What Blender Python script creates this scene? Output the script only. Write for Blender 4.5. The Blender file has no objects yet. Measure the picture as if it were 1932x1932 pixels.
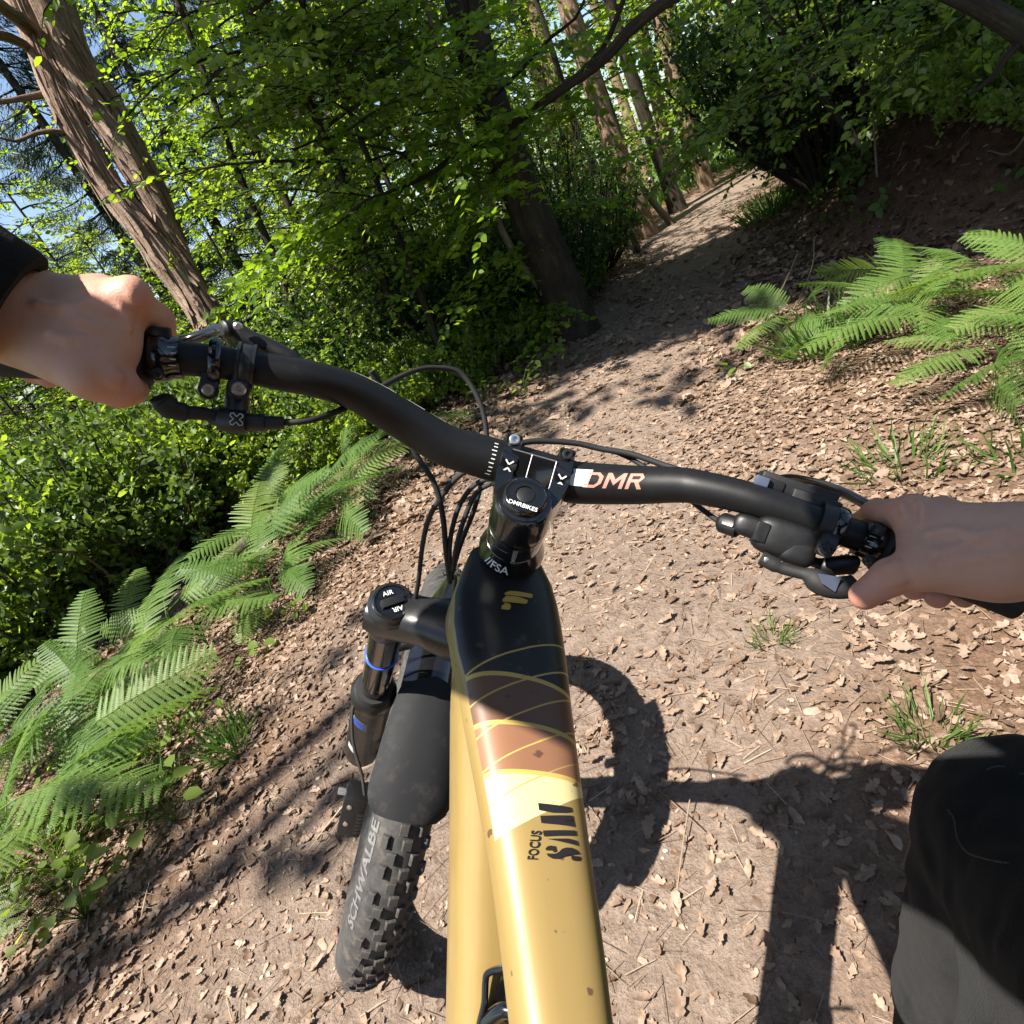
import bpy, bmesh, math, random
import numpy as np
from mathutils import Vector, Matrix

rng = np.random.default_rng(7)
random.seed(7)
SC = bpy.context.scene
COL = SC.collection
R_ = math.radians

# ------------------------------------------------------------------ camera
F_PX, C_PX, CAM_H = 1160.0, 966.0, 1.10
ROT = np.array([[0.90440817, 0.42666833, 0.0],
                [-0.18037256, 0.38233542, -0.90624796],
                [-0.3866673, 0.81961806, 0.42274653]])      # camera axes -> world axes
cam_data = bpy.data.cameras.new('camera')
cam_data.sensor_fit = 'HORIZONTAL'
cam_data.sensor_width = 36.0
cam_data.lens = F_PX / 1932.0 * 36.0
cam_data.clip_start = 0.02
cam_data.clip_end = 400.0
cam = bpy.data.objects.new('camera', cam_data)
COL.objects.link(cam)
_m = Matrix([list(r) for r in ROT]).to_4x4()
_m.translation = (0, 0, CAM_H)
cam.matrix_world = _m
SC.camera = cam

# ------------------------------------------------------------------ sky, sun, exposure
SUN_EL, SUN_AZ = R_(64.5), R_(62)          # light travels towards azimuth SUN_AZ (0 = +y, clockwise)
LDIR = np.array([math.cos(SUN_EL) * math.sin(SUN_AZ), math.cos(SUN_EL) * math.cos(SUN_AZ), -math.sin(SUN_EL)])
world = bpy.data.worlds.new('World')
SC.world = world
world.use_nodes = True
_nt = world.node_tree
_nt.nodes.clear()
_out = _nt.nodes.new('ShaderNodeOutputWorld')
_bg = _nt.nodes.new('ShaderNodeBackground')
_sky = _nt.nodes.new('ShaderNodeTexSky')
_sky.sky_type = 'NISHITA'
_sky.sun_disc = False
_sky.sun_elevation = SUN_EL
_sky.sun_rotation = SUN_AZ + math.pi
_sky.air_density = 1.0
_sky.dust_density = 1.0
_bg.inputs['Strength'].default_value = 0.07
_nt.links.new(_sky.outputs[0], _bg.inputs['Color'])
_nt.links.new(_bg.outputs[0], _out.inputs['Surface'])
sun_data = bpy.data.lights.new('sun', 'SUN')
sun_data.energy = 5.0
sun_data.angle = R_(0.53)
sun_data.color = (1.0, 0.945, 0.86)
sun = bpy.data.objects.new('sun', sun_data)
COL.objects.link(sun)
sun.rotation_euler = Vector(LDIR).to_track_quat('-Z', 'Y').to_euler()
sun.location = (-6, -3, 14)
SC.view_settings.view_transform = 'Standard'
SC.view_settings.look = 'None'
SC.view_settings.gamma = 1.0
SC.view_settings.use_curve_mapping = False
SC.view_settings.exposure = 1.6
SC.cycles.use_denoising = True
SC.cycles.max_bounces = 6
SC.cycles.diffuse_bounces = 3
SC.cycles.glossy_bounces = 2
SC.cycles.transmission_bounces = 4
SC.cycles.transparent_max_bounces = 6
SC.cycles.caustics_reflective = False
SC.cycles.caustics_refractive = False

# ------------------------------------------------------------------ vector helpers
def nrm(v):
    v = np.asarray(v, float)
    return v / np.maximum(np.linalg.norm(v, axis=-1, keepdims=True), 1e-12)

def c2w(q):
    """camera axes (x right, y up, z back; metres) -> world"""
    return ROT @ np.asarray(q, float) + np.array([0, 0, CAM_H])

def P(px, py, d):
    """the point that lies d metres in front of the lens in the direction measured in the photograph"""
    return c2w(np.array([(px - C_PX) / F_PX, -(py - C_PX) / F_PX, -1.0]) * d)

TOCAM = np.array([0, 0, CAM_H])
def ground_at(px, py, z=0.0):
    d = ROT @ np.array([(px - C_PX) / F_PX, -(py - C_PX) / F_PX, -1.0])
    t = (z - CAM_H) / d[2]
    return np.array([d[0] * t, d[1] * t, z])

def cdir(x, y, z):
    return ROT @ np.array([x, y, z], float)

# bicycle frames of reference: S = steered parts (bar, fork, wheel), FR = main frame
_B = np.array([[0.9626, 0.1083, 0.2484], [-0.237, 0.7806, 0.5784], [-0.1312, -0.6156, 0.777]])
_u, _s, _v = np.linalg.svd(_B)
_B = _u @ _v
S_B = ROT @ _B
S_O = c2w([0.0137, 0.0452, -0.5044])
def S(x, y, z):
    return S_O + S_B @ np.array([x, y, z], float)
STEER = R_(12)
def FR(x, y, z):
    return S(0.012 + math.cos(STEER) * x - math.sin(STEER) * y, -0.042 + math.sin(STEER) * x + math.cos(STEER) * y, z)
F_R = S_B @ np.array([math.cos(STEER), math.sin(STEER), 0])
F_F = S_B @ np.array([-math.sin(STEER), math.cos(STEER), 0])
F_U = S_B[:, 2]

# value noise -----------------------------------------------------------
def _hash(ix, iy, iz, seed):
    n = (ix.astype(np.int64) * 374761393 + iy.astype(np.int64) * 668265263 + iz.astype(np.int64) * 2147483647 + seed * 1274126177) & 0xffffffff
    n = ((n ^ (n >> 13)) * 1274126177) & 0xffffffff
    n = (n ^ (n >> 16)) & 0xffffffff
    return n.astype(np.float64) / 4294967295.0

def vnoise(p, seed=0):
    p = np.atleast_2d(np.asarray(p, float))
    if p.shape[1] == 2:
        p = np.c_[p, np.zeros(len(p))]
    i = np.floor(p).astype(np.int64)
    f = p - i
    f = f * f * (3 - 2 * f)
    r = 0
    for dx in (0, 1):
        for dy in (0, 1):
            for dz in (0, 1):
                w = (f[:, 0] if dx else 1 - f[:, 0]) * (f[:, 1] if dy else 1 - f[:, 1]) * (f[:, 2] if dz else 1 - f[:, 2])
                r = r + w * _hash(i[:, 0] + dx, i[:, 1] + dy, i[:, 2] + dz, seed)
    return r

def fbm(p, octaves=4, seed=0):
    p = np.asarray(p, float)
    r, a, t = 0, 1.0, 0
    for k in range(octaves):
        r = r + a * vnoise(p * 2 ** k, seed + k)
        t += a
        a *= 0.5
    return r / t

# ------------------------------------------------------------------ meshes
class MB:
    """collects shapes (world coordinates) for ONE mesh object"""
    def __init__(self):
        self.v, self.f, self.n, self.uv = [], [], 0, None

    def add(self, verts, faces):
        verts = np.asarray(verts, float)
        self.v.append(verts)
        self.f += [tuple(int(i) + self.n for i in f) for f in faces]
        self.n += len(verts)
        return self

    def loft(self, rings, close=True, cap0=True, cap1=True):
        rings = [np.asarray(r, float) for r in rings]
        k = len(rings[0])
        fs = []
        for a in range(len(rings) - 1):
            for j in range(k if close else k - 1):
                j2 = (j + 1) % k
                fs.append((a * k + j, a * k + j2, (a + 1) * k + j2, (a + 1) * k + j))
        if close and cap0:
            fs.append(tuple(range(k - 1, -1, -1)))
        if close and cap1:
            fs.append(tuple((len(rings) - 1) * k + j for j in range(k)))
        return self.add(np.concatenate(rings), fs)

    def tube(self, pts, rad, seg=12, cap=True, flat=1.0):
        pts = np.asarray(pts, float)
        rad = np.broadcast_to(np.asarray(rad, float), (len(pts),))
        t = nrm(np.gradient(pts, axis=0))
        ref = np.array([0, 0, 1.0]) if abs(t[0][2]) < 0.9 else np.array([1.0, 0, 0])
        n = nrm(ref - t[0] * ref.dot(t[0]))
        rings = []
        an = np.arange(seg) * 2 * math.pi / seg
        for i in range(len(pts)):
            n = nrm(n - t[i] * n.dot(t[i]))
            b = np.cross(t[i], n)
            rings.append(pts[i] + rad[i] * (np.cos(an)[:, None] * n * flat + np.sin(an)[:, None] * b))
        return self.loft(rings, True, cap, cap)

    def lathe(self, o, axis, prof, seg=28, cap=True):
        """prof: list of (radius, distance along axis)"""
        axis = nrm(axis)
        ref = np.array([0, 0, 1.0]) if abs(axis[2]) < 0.9 else np.array([1.0, 0, 0])
        n = nrm(ref - axis * ref.dot(axis))
        b = np.cross(axis, n)
        an = np.arange(seg) * 2 * math.pi / seg
        rings = [np.asarray(o) + axis * h + r * (np.cos(an)[:, None] * n + np.sin(an)[:, None] * b) for r, h in prof]
        return self.loft(rings, True, cap, cap)

    def ring(self, o, axis, r_in, r_out, h0, h1, seg=32):
        return self.lathe_closed(o, axis, [(r_in, h0), (r_out, h0), (r_out, h1), (r_in, h1)], seg)

    def lathe_closed(self, o, axis, prof, seg=32):
        axis = nrm(axis)
        ref = np.array([0, 0, 1.0]) if abs(axis[2]) < 0.9 else np.array([1.0, 0, 0])
        n = nrm(ref - axis * ref.dot(axis))
        b = np.cross(axis, n)
        an = np.arange(seg) * 2 * math.pi / seg
        k = len(prof)
        pts = np.concatenate([[np.asarray(o) + axis * h + r * (math.cos(a) * n + math.sin(a) * b) for r, h in prof] for a in an])
        fs = [(i * k + j, i * k + (j + 1) % k, ((i + 1) % seg) * k + (j + 1) % k, ((i + 1) % seg) * k + j) for i in range(seg) for j in range(k)]
        return self.add(pts, fs)

    def box(self, c, ax, ay, az, sx, sy, sz, bev=0.0):
        """box with half sizes sx, sy, sz along the unit axes ax, ay, az and chamfered edges"""
        bm = bmesh.new()
        bmesh.ops.create_cube(bm, size=2.0)
        for v in bm.verts:
            v.co = Vector((v.co.x * sx, v.co.y * sy, v.co.z * sz))
        if bev > 0:
            bmesh.ops.bevel(bm, geom=list(bm.edges), offset=bev, segments=2, profile=0.6, affect='EDGES')
        M = np.array([nrm(ax), nrm(ay), nrm(az)]).T
        vs = np.array([list(v.co) for v in bm.verts]) @ M.T + np.asarray(c)
        bm.verts.index_update()
        fs = [[v.index for v in f.verts] for f in bm.faces]
        bm.free()
        return self.add(vs, fs)

    def prism(self, poly, o, ax, ay, az, h0, h1):
        """2-D outline (list of x, y) along ax, ay, extruded along az from h0 to h1"""
        poly = np.asarray(poly, float)
        b = np.asarray(o) + poly[:, :1] * ax + poly[:, 1:2] * ay
        return self.loft([b + np.asarray(az) * h0, b + np.asarray(az) * h1])

    def blob(self, c, ax, ay, az, sx, sy, sz, seg=16, rings=9, pw=1.0):
        """superellipsoid"""
        out = []
        sg = lambda t: np.sign(t) * np.abs(t) ** pw
        for i in range(rings):
            ph = -math.pi / 2 + math.pi * (i + 0.35) / (rings - 0.3)
            an = np.arange(seg) * 2 * math.pi / seg
            cp, sp = sg(math.cos(ph)), sg(math.sin(ph))
            out.append(np.asarray(c) + (sg(np.cos(an)) * cp * sx)[:, None] * nrm(ax) + (sg(np.sin(an)) * cp * sy)[:, None] * nrm(ay) + sp * sz * nrm(az))
        return self.loft(out)

    def arrays(self):
        return (np.concatenate(self.v) if self.v else np.zeros((0, 3))), self.f

ROOTPOS = {}

def link(name, me, mat=None, parent=None):
    o = bpy.data.objects.new(name, me)
    COL.objects.link(o)
    if mat is not None:
        for m in (mat if isinstance(mat, (list, tuple)) else [mat]):
            me.materials.append(m)
    if parent is not None:
        o.parent = parent
    return o

def root_loc(o):
    while o.parent is not None:
        o = o.parent
    return np.array(o.location)

def tag(o, label=None, cat=None, group=None, kind=None):
    if label: o['label'] = label
    if cat: o['category'] = cat
    if group: o['group'] = group
    if kind: o['kind'] = kind
    return o

def thing(name, loc, label, cat, group=None):
    o = bpy.data.objects.new(name, None)
    COL.objects.link(o)
    o.location = loc
    o.empty_display_size = 0.1
    return tag(o, label, cat, group)

def fast_mesh(name, v, faces_arr, smooth=True):
    """faces_arr: list of (n, k) int arrays"""
    me = bpy.data.meshes.new(name)
    v = np.ascontiguousarray(v, np.float32)
    me.vertices.add(len(v))
    me.vertices.foreach_set('co', v.ravel())
    loops = np.concatenate([f.ravel() for f in faces_arr]).astype(np.int32)
    tot = np.concatenate([np.full(len(f), f.shape[1], np.int32) for f in faces_arr])
    start = np.concatenate([[0], np.cumsum(tot)[:-1]]).astype(np.int32)
    me.loops.add(len(loops))
    me.loops.foreach_set('vertex_index', loops)
    me.polygons.add(len(tot))
    me.polygons.foreach_set('loop_start', start)
    me.polygons.foreach_set('loop_total', tot)
    me.update(calc_edges=True)
    if smooth:
        me.polygons.foreach_set('use_smooth', np.ones(len(tot), bool))
    return me

def build(name, mb, mat, parent=None, smooth=True, sharp=40):
    """link the shapes in mb as one mesh object; world coordinates are made local to the thing it belongs to"""
    v, f = mb.arrays()
    if parent is not None:
        v = v - root_loc(parent)
    me = bpy.data.meshes.new(name)
    me.from_pydata([tuple(p) for p in v], [], f)
    if smooth:
        me.polygons.foreach_set('use_smooth', np.ones(len(me.polygons), bool))
        if sharp:
            me.set_sharp_from_angle(angle=R_(sharp))
    me.update()
    return link(name, me, mat, parent)

def catmull(pts, n=8):
    pts = np.asarray(pts, float)
    p = np.concatenate([[2 * pts[0] - pts[1]], pts, [2 * pts[-1] - pts[-2]]])
    out = []
    for i in range(1, len(p) - 2):
        for t in np.arange(n) / n:
            out.append(0.5 * (2 * p[i] + (p[i + 1] - p[i - 1]) * t + (2 * p[i - 1] - 5 * p[i] + 4 * p[i + 1] - p[i + 2]) * t * t + (3 * p[i] - p[i - 1] - 3 * p[i + 1] + p[i + 2]) * t ** 3))
    out.append(p[-2])
    return np.array(out)

# ------------------------------------------------------------------ materials
class X:
    """a number in a node tree; operators add math nodes"""
    def __init__(self, nt, s): self.nt, self.s = nt, s
    def _op(self, op, *o):
        n = self.nt.nodes.new('ShaderNodeMath'); n.operation = op
        for i, a in enumerate((self,) + o):
            if isinstance(a, X): self.nt.links.new(a.s, n.inputs[i])
            else: n.inputs[i].default_value = float(a)
        return X(self.nt, n.outputs[0])
    def __add__(s, o): return s._op('ADD', o)
    def __sub__(s, o): return s._op('SUBTRACT', o)
    def __mul__(s, o): return s._op('MULTIPLY', o)
    __radd__ = __add__; __rmul__ = __mul__
    def abs(s): return s._op('ABSOLUTE')
    def lt(s, o): return s._op('LESS_THAN', o)
    def gt(s, o): return s._op('GREATER_THAN', o)
    def smooth(s, a, b):
        n = s.nt.nodes.new('ShaderNodeMapRange'); n.interpolation_type = 'SMOOTHSTEP'
        s.nt.links.new(s.s, n.inputs[0]); n.inputs[1].default_value = a; n.inputs[2].default_value = b
        return X(s.nt, n.outputs[0])

class Mat:
    def __init__(self, name):
        self.m = bpy.data.materials.new(name); self.m.use_nodes = True
        self.nt = self.m.node_tree
        self.b = self.nt.nodes['Principled BSDF']
        self.out = self.nt.nodes['Material Output']
    def node(self, t, **kw):
        n = self.nt.nodes.new(t)
        for k, v in kw.items():
            try: n.inputs[k].default_value = v
            except (KeyError, TypeError): setattr(n, k, v)
        return n
    def l(self, a, b): self.nt.links.new(a.s if isinstance(a, X) else a, b)
    def set(self, **kw):
        for k, v in kw.items():
            k = k.replace('_', ' ')
            if k == 'Base Color': v = (*v, 1.0) if len(v) == 3 else v
            self.b.inputs[k].default_value = v
        return self
    def coords(self, kind='Object', scale=(1, 1, 1)):
        tc = self.node('ShaderNodeTexCoord'); mp = self.node('ShaderNodeMapping')
        mp.inputs['Scale'].default_value = scale
        self.l(tc.outputs[kind], mp.inputs['Vector']); return mp.outputs[0]
    def noise(self, vec, scale, detail=4, rough=0.55, dist=0.0):
        n = self.node('ShaderNodeTexNoise'); n.inputs['Scale'].default_value = scale; n.inputs['Detail'].default_value = detail
        n.inputs['Roughness'].default_value = rough; n.inputs['Distortion'].default_value = dist
        if vec is not None: self.l(vec, n.inputs['Vector'])
        return X(self.nt, n.outputs['Fac'])
    def ramp(self, fac, stops):
        n = self.node('ShaderNodeValToRGB'); el = n.color_ramp.elements
        while len(el) < len(stops): el.new(0.5)
        for e, (p, c) in zip(el, stops): e.position = p; e.color = (*c, 1)
        self.l(fac, n.inputs[0]); return n.outputs[0]
    def mix(self, fac, a, b):
        n = self.node('ShaderNodeMix'); n.data_type = 'RGBA'
        for sock, v in ((n.inputs[0], fac), (n.inputs[6], a), (n.inputs[7], b)):
            if isinstance(v, X): self.l(v, sock)
            elif isinstance(v, (int, float)): sock.default_value = v
            elif isinstance(v, tuple): sock.default_value = (*v, 1)
            else: self.l(v, sock)
        return n.outputs[2]
    def color(self, c):
        self.l(c, self.b.inputs['Base Color']); return self
    def bump(self, h, strength=0.4, dist=0.01):
        n = self.node('ShaderNodeBump'); n.inputs['Strength'].default_value = strength; n.inputs['Distance'].default_value = dist
        self.l(h, n.inputs['Height']); self.l(n.outputs[0], self.b.inputs['Normal']); return self
    def island(self):
        g = self.node('ShaderNodeNewGeometry'); return X(self.nt, g.outputs['Random Per Island'])
    def objrand(self):
        g = self.node('ShaderNodeObjectInfo'); return X(self.nt, g.outputs['Random'])

def plain(name, col, rough=0.5, metal=0.0, var=0.12, scale=60.0, bump=0.0, coat=0.0, spec=0.5):
    """a painted / moulded surface with slight unevenness in tone and gloss"""
    m = Mat(name)
    m.set(Base_Color=col, Roughness=rough, Metallic=metal, Coat_Weight=coat, Specular_IOR_Level=spec)
    v = m.coords()
    n = m.noise(v, scale, 5)
    m.color(m.mix(n, tuple(c * (1 - var) for c in col), tuple(min(1, c * (1 + var)) for c in col)))
    m.l(n * 0.18 + (rough - 0.09), m.b.inputs['Roughness'])
    if bump: m.bump(m.noise(v, scale * 8, 3), bump, 0.001)
    return m.m

def leaf_material(name, stops, trans=(1.5, 1.75, 0.7), rough=0.45, tw=0.45, objvar=0.25):
    """thin leaf: diffuse + light let through, each leaf of its own tone"""
    m = Mat(name)
    f = m.island()
    if objvar: f = f * (1 - objvar) + m.objrand() * objvar
    c = m.ramp(f, stops)
    m.color(c)
    m.set(Roughness=rough, Specular_IOR_Level=0.35)
    mul = m.node('ShaderNodeMix'); mul.data_type = 'RGBA'; mul.blend_type = 'MULTIPLY'; mul.inputs[0].default_value = 1.0
    m.l(c, mul.inputs[6]); mul.inputs[7].default_value = (*trans, 1)
    tr = m.node('ShaderNodeBsdfTranslucent'); m.l(mul.outputs[2], tr.inputs['Color'])
    mx = m.node('ShaderNodeMixShader'); mx.inputs[0].default_value = tw
    m.l(m.b.outputs[0], mx.inputs[1]); m.l(tr.outputs[0], mx.inputs[2]); m.l(mx.outputs[0], m.out.inputs['Surface'])
    return m.m
# ================================================================== ground
PATH = np.array([(-1.6, -1.6), (-1.0, -.3), (-.5, .75), (-.02, 1.65), (.5, 2.6), (1.08, 3.5), (1.8, 4.6), (2.6, 5.9), (3.4, 7.3), (4.6, 8.9), (6.8, 10.2), (10, 11)])
FOOT = np.array([(4.2, -1.5), (3.3, .8), (2.85, 2.2), (2.5, 3.0), (2.52, 3.8), (2.95, 4.9), (3.95, 6.3), (5.6, 7.9), (8, 9.2), (12, 10)])

def poly_side(p, line):
    """signed distance to a polyline (positive on its right-hand side) and the station along it"""
    best = np.full(len(p), 1e9); sgn = np.zeros(len(p)); st = np.zeros(len(p))
    for i in range(len(line) - 1):
        a, b = line[i], line[i + 1]; ab = b - a
        t = ((p - a) @ ab) / (ab @ ab)
        tc = np.clip(t, 0, 1)
        d = p - a - tc[:, None] * ab
        r = np.linalg.norm(d, axis=1)
        m = r < best
        best[m] = r[m]; sgn[m] = np.sign(d[m, 0] * ab[1] - d[m, 1] * ab[0]); st[m] = i + tc[m]
    return best * np.where(sgn == 0, 1, sgn), st

def sstep(x, a, b):
    t = np.clip((x - a) / (b - a), 0, 1); return t * t * (3 - 2 * t)

def ground_h(xy):
    xy = np.atleast_2d(np.asarray(xy, float))[:, :2]
    dp, _ = poly_side(xy, PATH); df, sf = poly_side(xy, FOOT)
    near = sstep(np.linalg.norm(xy - np.array([-.6, 1.0]), axis=1), .1, 1.0)
    h = (fbm(xy / 1.3, 3, 11) - .5) * .10 * near + (fbm(xy / .28, 3, 12) - .5) * .022 * near
    amp = np.interp(sf, [0, 1, 3, 5, 6, 9], [.55, .8, .75, .55, .4, .3])
    rough = (fbm(xy / .35, 4, 13) - .5) * .34
    h = h + amp * sstep(df, -.1, .75) + sstep(df, .1, .9) * rough * sstep(-df, -4, -1) + np.clip(df - 1.0, 0, 12) * .035
    h = h + .05 * sstep(np.abs(dp), .45, .9) * near
    h = h - .16 * np.clip(-dp - 1.9, 0, 14)
    return h

def grid_axis(lo, hi, fine, far, step, growth=1.13):
    a = list(np.arange(lo, hi, step)); s = step
    while a[-1] < far: s *= growth; a.append(a[-1] + s)
    s = step
    while a[0] > -far: s *= growth; a.insert(0, a[0] - s)
    return np.array(a)
gx, gy = grid_axis(-3.0, 3.4, 0, 150, .034), grid_axis(-.4, 4.8, 0, 150, .034)
XX, YY = np.meshgrid(gx, gy, indexing='ij')
gxy = np.c_[XX.ravel(), YY.ravel()]
gz = ground_h(gxy)
nx_, ny_ = len(gx), len(gy)
ii = np.arange(nx_ * ny_).reshape(nx_, ny_)
gq = np.stack([ii[:-1, :-1], ii[1:, :-1], ii[1:, 1:], ii[:-1, 1:]], -1).reshape(-1, 4)
g_me = fast_mesh('ground', np.c_[gxy, gz], [gq])
dp_, _ = poly_side(gxy, PATH); df_, _ = poly_side(gxy, FOOT)
dirt = 1 - sstep(np.abs(dp_) + (fbm(gxy / .5, 3, 21) - .5) * .7, .45, 1.0)
at_ = g_me.attributes.new('trail', 'FLOAT', 'POINT'); at_.data.foreach_set('value', dirt.astype(np.float32))
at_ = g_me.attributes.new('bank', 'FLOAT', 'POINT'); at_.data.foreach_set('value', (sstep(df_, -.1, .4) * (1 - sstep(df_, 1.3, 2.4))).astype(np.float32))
at_ = g_me.attributes.new('green', 'FLOAT', 'POINT'); at_.data.foreach_set('value', np.maximum(sstep(df_, 1.6, 2.6), sstep(-dp_, 5, 8)).astype(np.float32))
m = Mat('forest_floor_soil'); v = m.coords()
def attr(m, n):
    a = m.node('ShaderNodeAttribute'); a.attribute_name = n; return X(m.nt, a.outputs['Fac'])
n1, n2, n3, n4 = m.noise(v, 3.2, 5, .6), m.noise(v, 28, 5, .65), m.noise(v, 140, 4, .7), m.noise(v, 9, 4, .6)
dirt_c = m.ramp(n2 * .55 + n3 * .45, [(.25, (.085, .062, .046)), (.5, (.195, .145, .112)), (.72, (.30, .235, .19))])
humus = m.ramp(n2 * .5 + n3 * .5, [(.3, (.06, .036, .022)), (.55, (.17, .105, .068)), (.75, (.30, .20, .135))])
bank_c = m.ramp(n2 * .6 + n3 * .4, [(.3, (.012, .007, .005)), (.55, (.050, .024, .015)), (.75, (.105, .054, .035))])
green_c = m.ramp(n2 * .5 + n1 * .5, [(.3, (.03, .05, .012)), (.55, (.07, .12, .025)), (.75, (.14, .19, .05))])
c = m.mix(attr(m, 'trail'), humus, dirt_c)
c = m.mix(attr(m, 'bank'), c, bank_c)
c = m.mix(attr(m, 'green'), c, green_c)
c = m.mix(n1.smooth(.5, .8) * .35, c, (.12, .085, .06))
m.color(c); m.set(Roughness=.95, Specular_IOR_Level=.15)
m.bump(n2 * 1.5 + n3 * .7 + n4 * 2.0, .8, .02)
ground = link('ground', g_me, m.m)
tag(ground, 'brown forest floor with a bare trodden trail running through fallen leaves', kind='structure')

# ------------------------------------------------------------------ fallen leaves
dead_stops = [(0.0, (.07, .040, .025)), (.25, (.17, .108, .070)), (.5, (.225, .152, .105)), (.75, (.30, .212, .152)), (.93, (.40, .30, .218)), (1.0, (.12, .062, .035))]
DEAD = leaf_material('dead_oak_leaf', dead_stops, (1.0, .8, .55), .6, .16)
def mottle(mat, scale, lo, hi):
    """blotches and veins inside each leaf"""
    nt = mat.node_tree; b = nt.nodes['Principled BSDF']; src = b.inputs['Base Color'].links[0].from_socket
    tc = nt.nodes.new('ShaderNodeTexCoord'); n = nt.nodes.new('ShaderNodeTexNoise'); n.inputs['Scale'].default_value = scale; n.inputs['Detail'].default_value = 5; n.inputs['Roughness'].default_value = .7
    r = nt.nodes.new('ShaderNodeMapRange'); r.inputs[1].default_value = .3; r.inputs[2].default_value = .7; r.inputs[3].default_value = lo; r.inputs[4].default_value = hi
    m = nt.nodes.new('ShaderNodeVectorMath'); m.operation = 'SCALE'
    nt.links.new(tc.outputs['Generated' if scale < 20 else 'Object'], n.inputs['Vector']); nt.links.new(n.outputs['Fac'], r.inputs[0]); nt.links.new(src, m.inputs[0]); nt.links.new(r.outputs[0], m.inputs['Scale'])
    nt.links.new(m.outputs[0], b.inputs['Base Color'])
mottle(DEAD, 85, .55, 1.2)
def oak_leaf(seed, lobes=4, per=2.5):
    r = np.random.default_rng(seed); pts = []
    n_ = int(lobes * per); ph = r.uniform(-.5, .5); wd = r.uniform(.19, .27)
    for i in range(n_):
        t = (i + .8) / (n_ + .6)
        w = wd * math.sin(math.pi * t ** 1.15) ** .65 * (1 + .36 * math.cos(2 * math.pi * lobes * t + ph + math.pi)) * r.uniform(.9, 1.1)
        pts.append((w, t + .035 * math.sin(2 * math.pi * lobes * t)))
    out = [(0, -.02)] + pts + [(0, 1.02)] + [(-a * r.uniform(.85, 1.15), b) for a, b in pts[::-1]]
    v = np.array([(a, b, 0) for a, b in out])
    k1, k2, k3 = r.uniform(-2.2, 3.6), r.uniform(-.7, .8), r.uniform(-.8, .8)
    mid = np.array([(0, t, 0) for t in np.linspace(.12, .9, lobes)])
    v = np.concatenate([v, mid])
    v[:, 2] = k1 * v[:, 0] ** 2 + k2 * (v[:, 1] - .4) ** 2 + k3 * v[:, 0] * v[:, 1] + r.normal(0, .012, len(v))
    n = len(out); half = n // 2
    f = []
    for side in (0, 1):
        rim = list(range(0, half + 1)) if side == 0 else [0] + list(range(n - 1, half - 1, -1))
        spine = [0] + [n + i for i in range(lobes)] + [half]
        a = b = 0
        while a < len(rim) - 1 or b < len(spine) - 1:                  # zip rim and spine together with triangles
            if b == len(spine) - 1 or (a < len(rim) - 1 and v[rim[a + 1], 1] <= v[spine[b + 1], 1]):
                tri = (rim[a], rim[a + 1], spine[b]); a += 1
            else:
                tri = (rim[a], spine[b + 1], spine[b]); b += 1
            if len(set(tri)) == 3: f.append(tri if side == 0 else tri[::-1])
    v[:, 1] -= .5
    return v, np.array(f)
OAK = [oak_leaf(s, 4 - s % 2, 2.5 if s < 6 else 1.6) for s in range(10)]

def frames(n, tilt):
    """n random orientations lying roughly flat"""
    yaw = rng.uniform(0, 2 * math.pi, n); tx = rng.normal(0, tilt, n); ty = rng.normal(0, tilt, n)
    z = nrm(np.c_[tx, ty, np.ones(n)])
    x = np.c_[np.cos(yaw), np.sin(yaw), np.zeros(n)]; x = nrm(x - z * (x * z).sum(1, keepdims=True))
    return x, np.cross(z, x), z

def stamp(tmpl_v, tmpl_f, pos, x, y, z, sc):
    n, k = len(pos), len(tmpl_v)
    v = pos[:, None] + sc[:, None, None] * (tmpl_v[None, :, :1] * x[:, None] + tmpl_v[None, :, 1:2] * y[:, None] + tmpl_v[None, :, 2:3] * z[:, None])
    f = (tmpl_f[None] + (np.arange(n) * k)[:, None, None]).reshape(-1, tmpl_f.shape[1])
    return v.reshape(-1, 3), f

def litter_points(n, rmax, keep):
    """random ground places in the camera's view, denser where they show larger"""
    out = []
    while sum(map(len, out)) < n:
        px = rng.uniform(-150, 2080, 4000); py = rng.uniform(200, 2100, 4000)
        q = np.array([ground_at(a, b) for a, b in zip(px, py) if (ROT @ np.array([(a - C_PX) / F_PX, -(b - C_PX) / F_PX, -1.0]))[2] < -.05])
        q = q[np.linalg.norm(q[:, :2], axis=1) < rmax]
        q = q[:, :2] + rng.normal(0, .05, (len(q), 2))
        out.append(q[rng.uniform(size=len(q)) < keep(q)])
    return np.concatenate(out)[:n]

def disc_points(n, x0, x1, y0, y1, keep):
    out = []
    while sum(map(len, out)) < n:
        q = np.c_[rng.uniform(x0, x1, n), rng.uniform(y0, y1, n)]
        out.append(q[rng.uniform(size=len(q)) < keep(q)])
    return np.concatenate(out)[:n]

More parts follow.
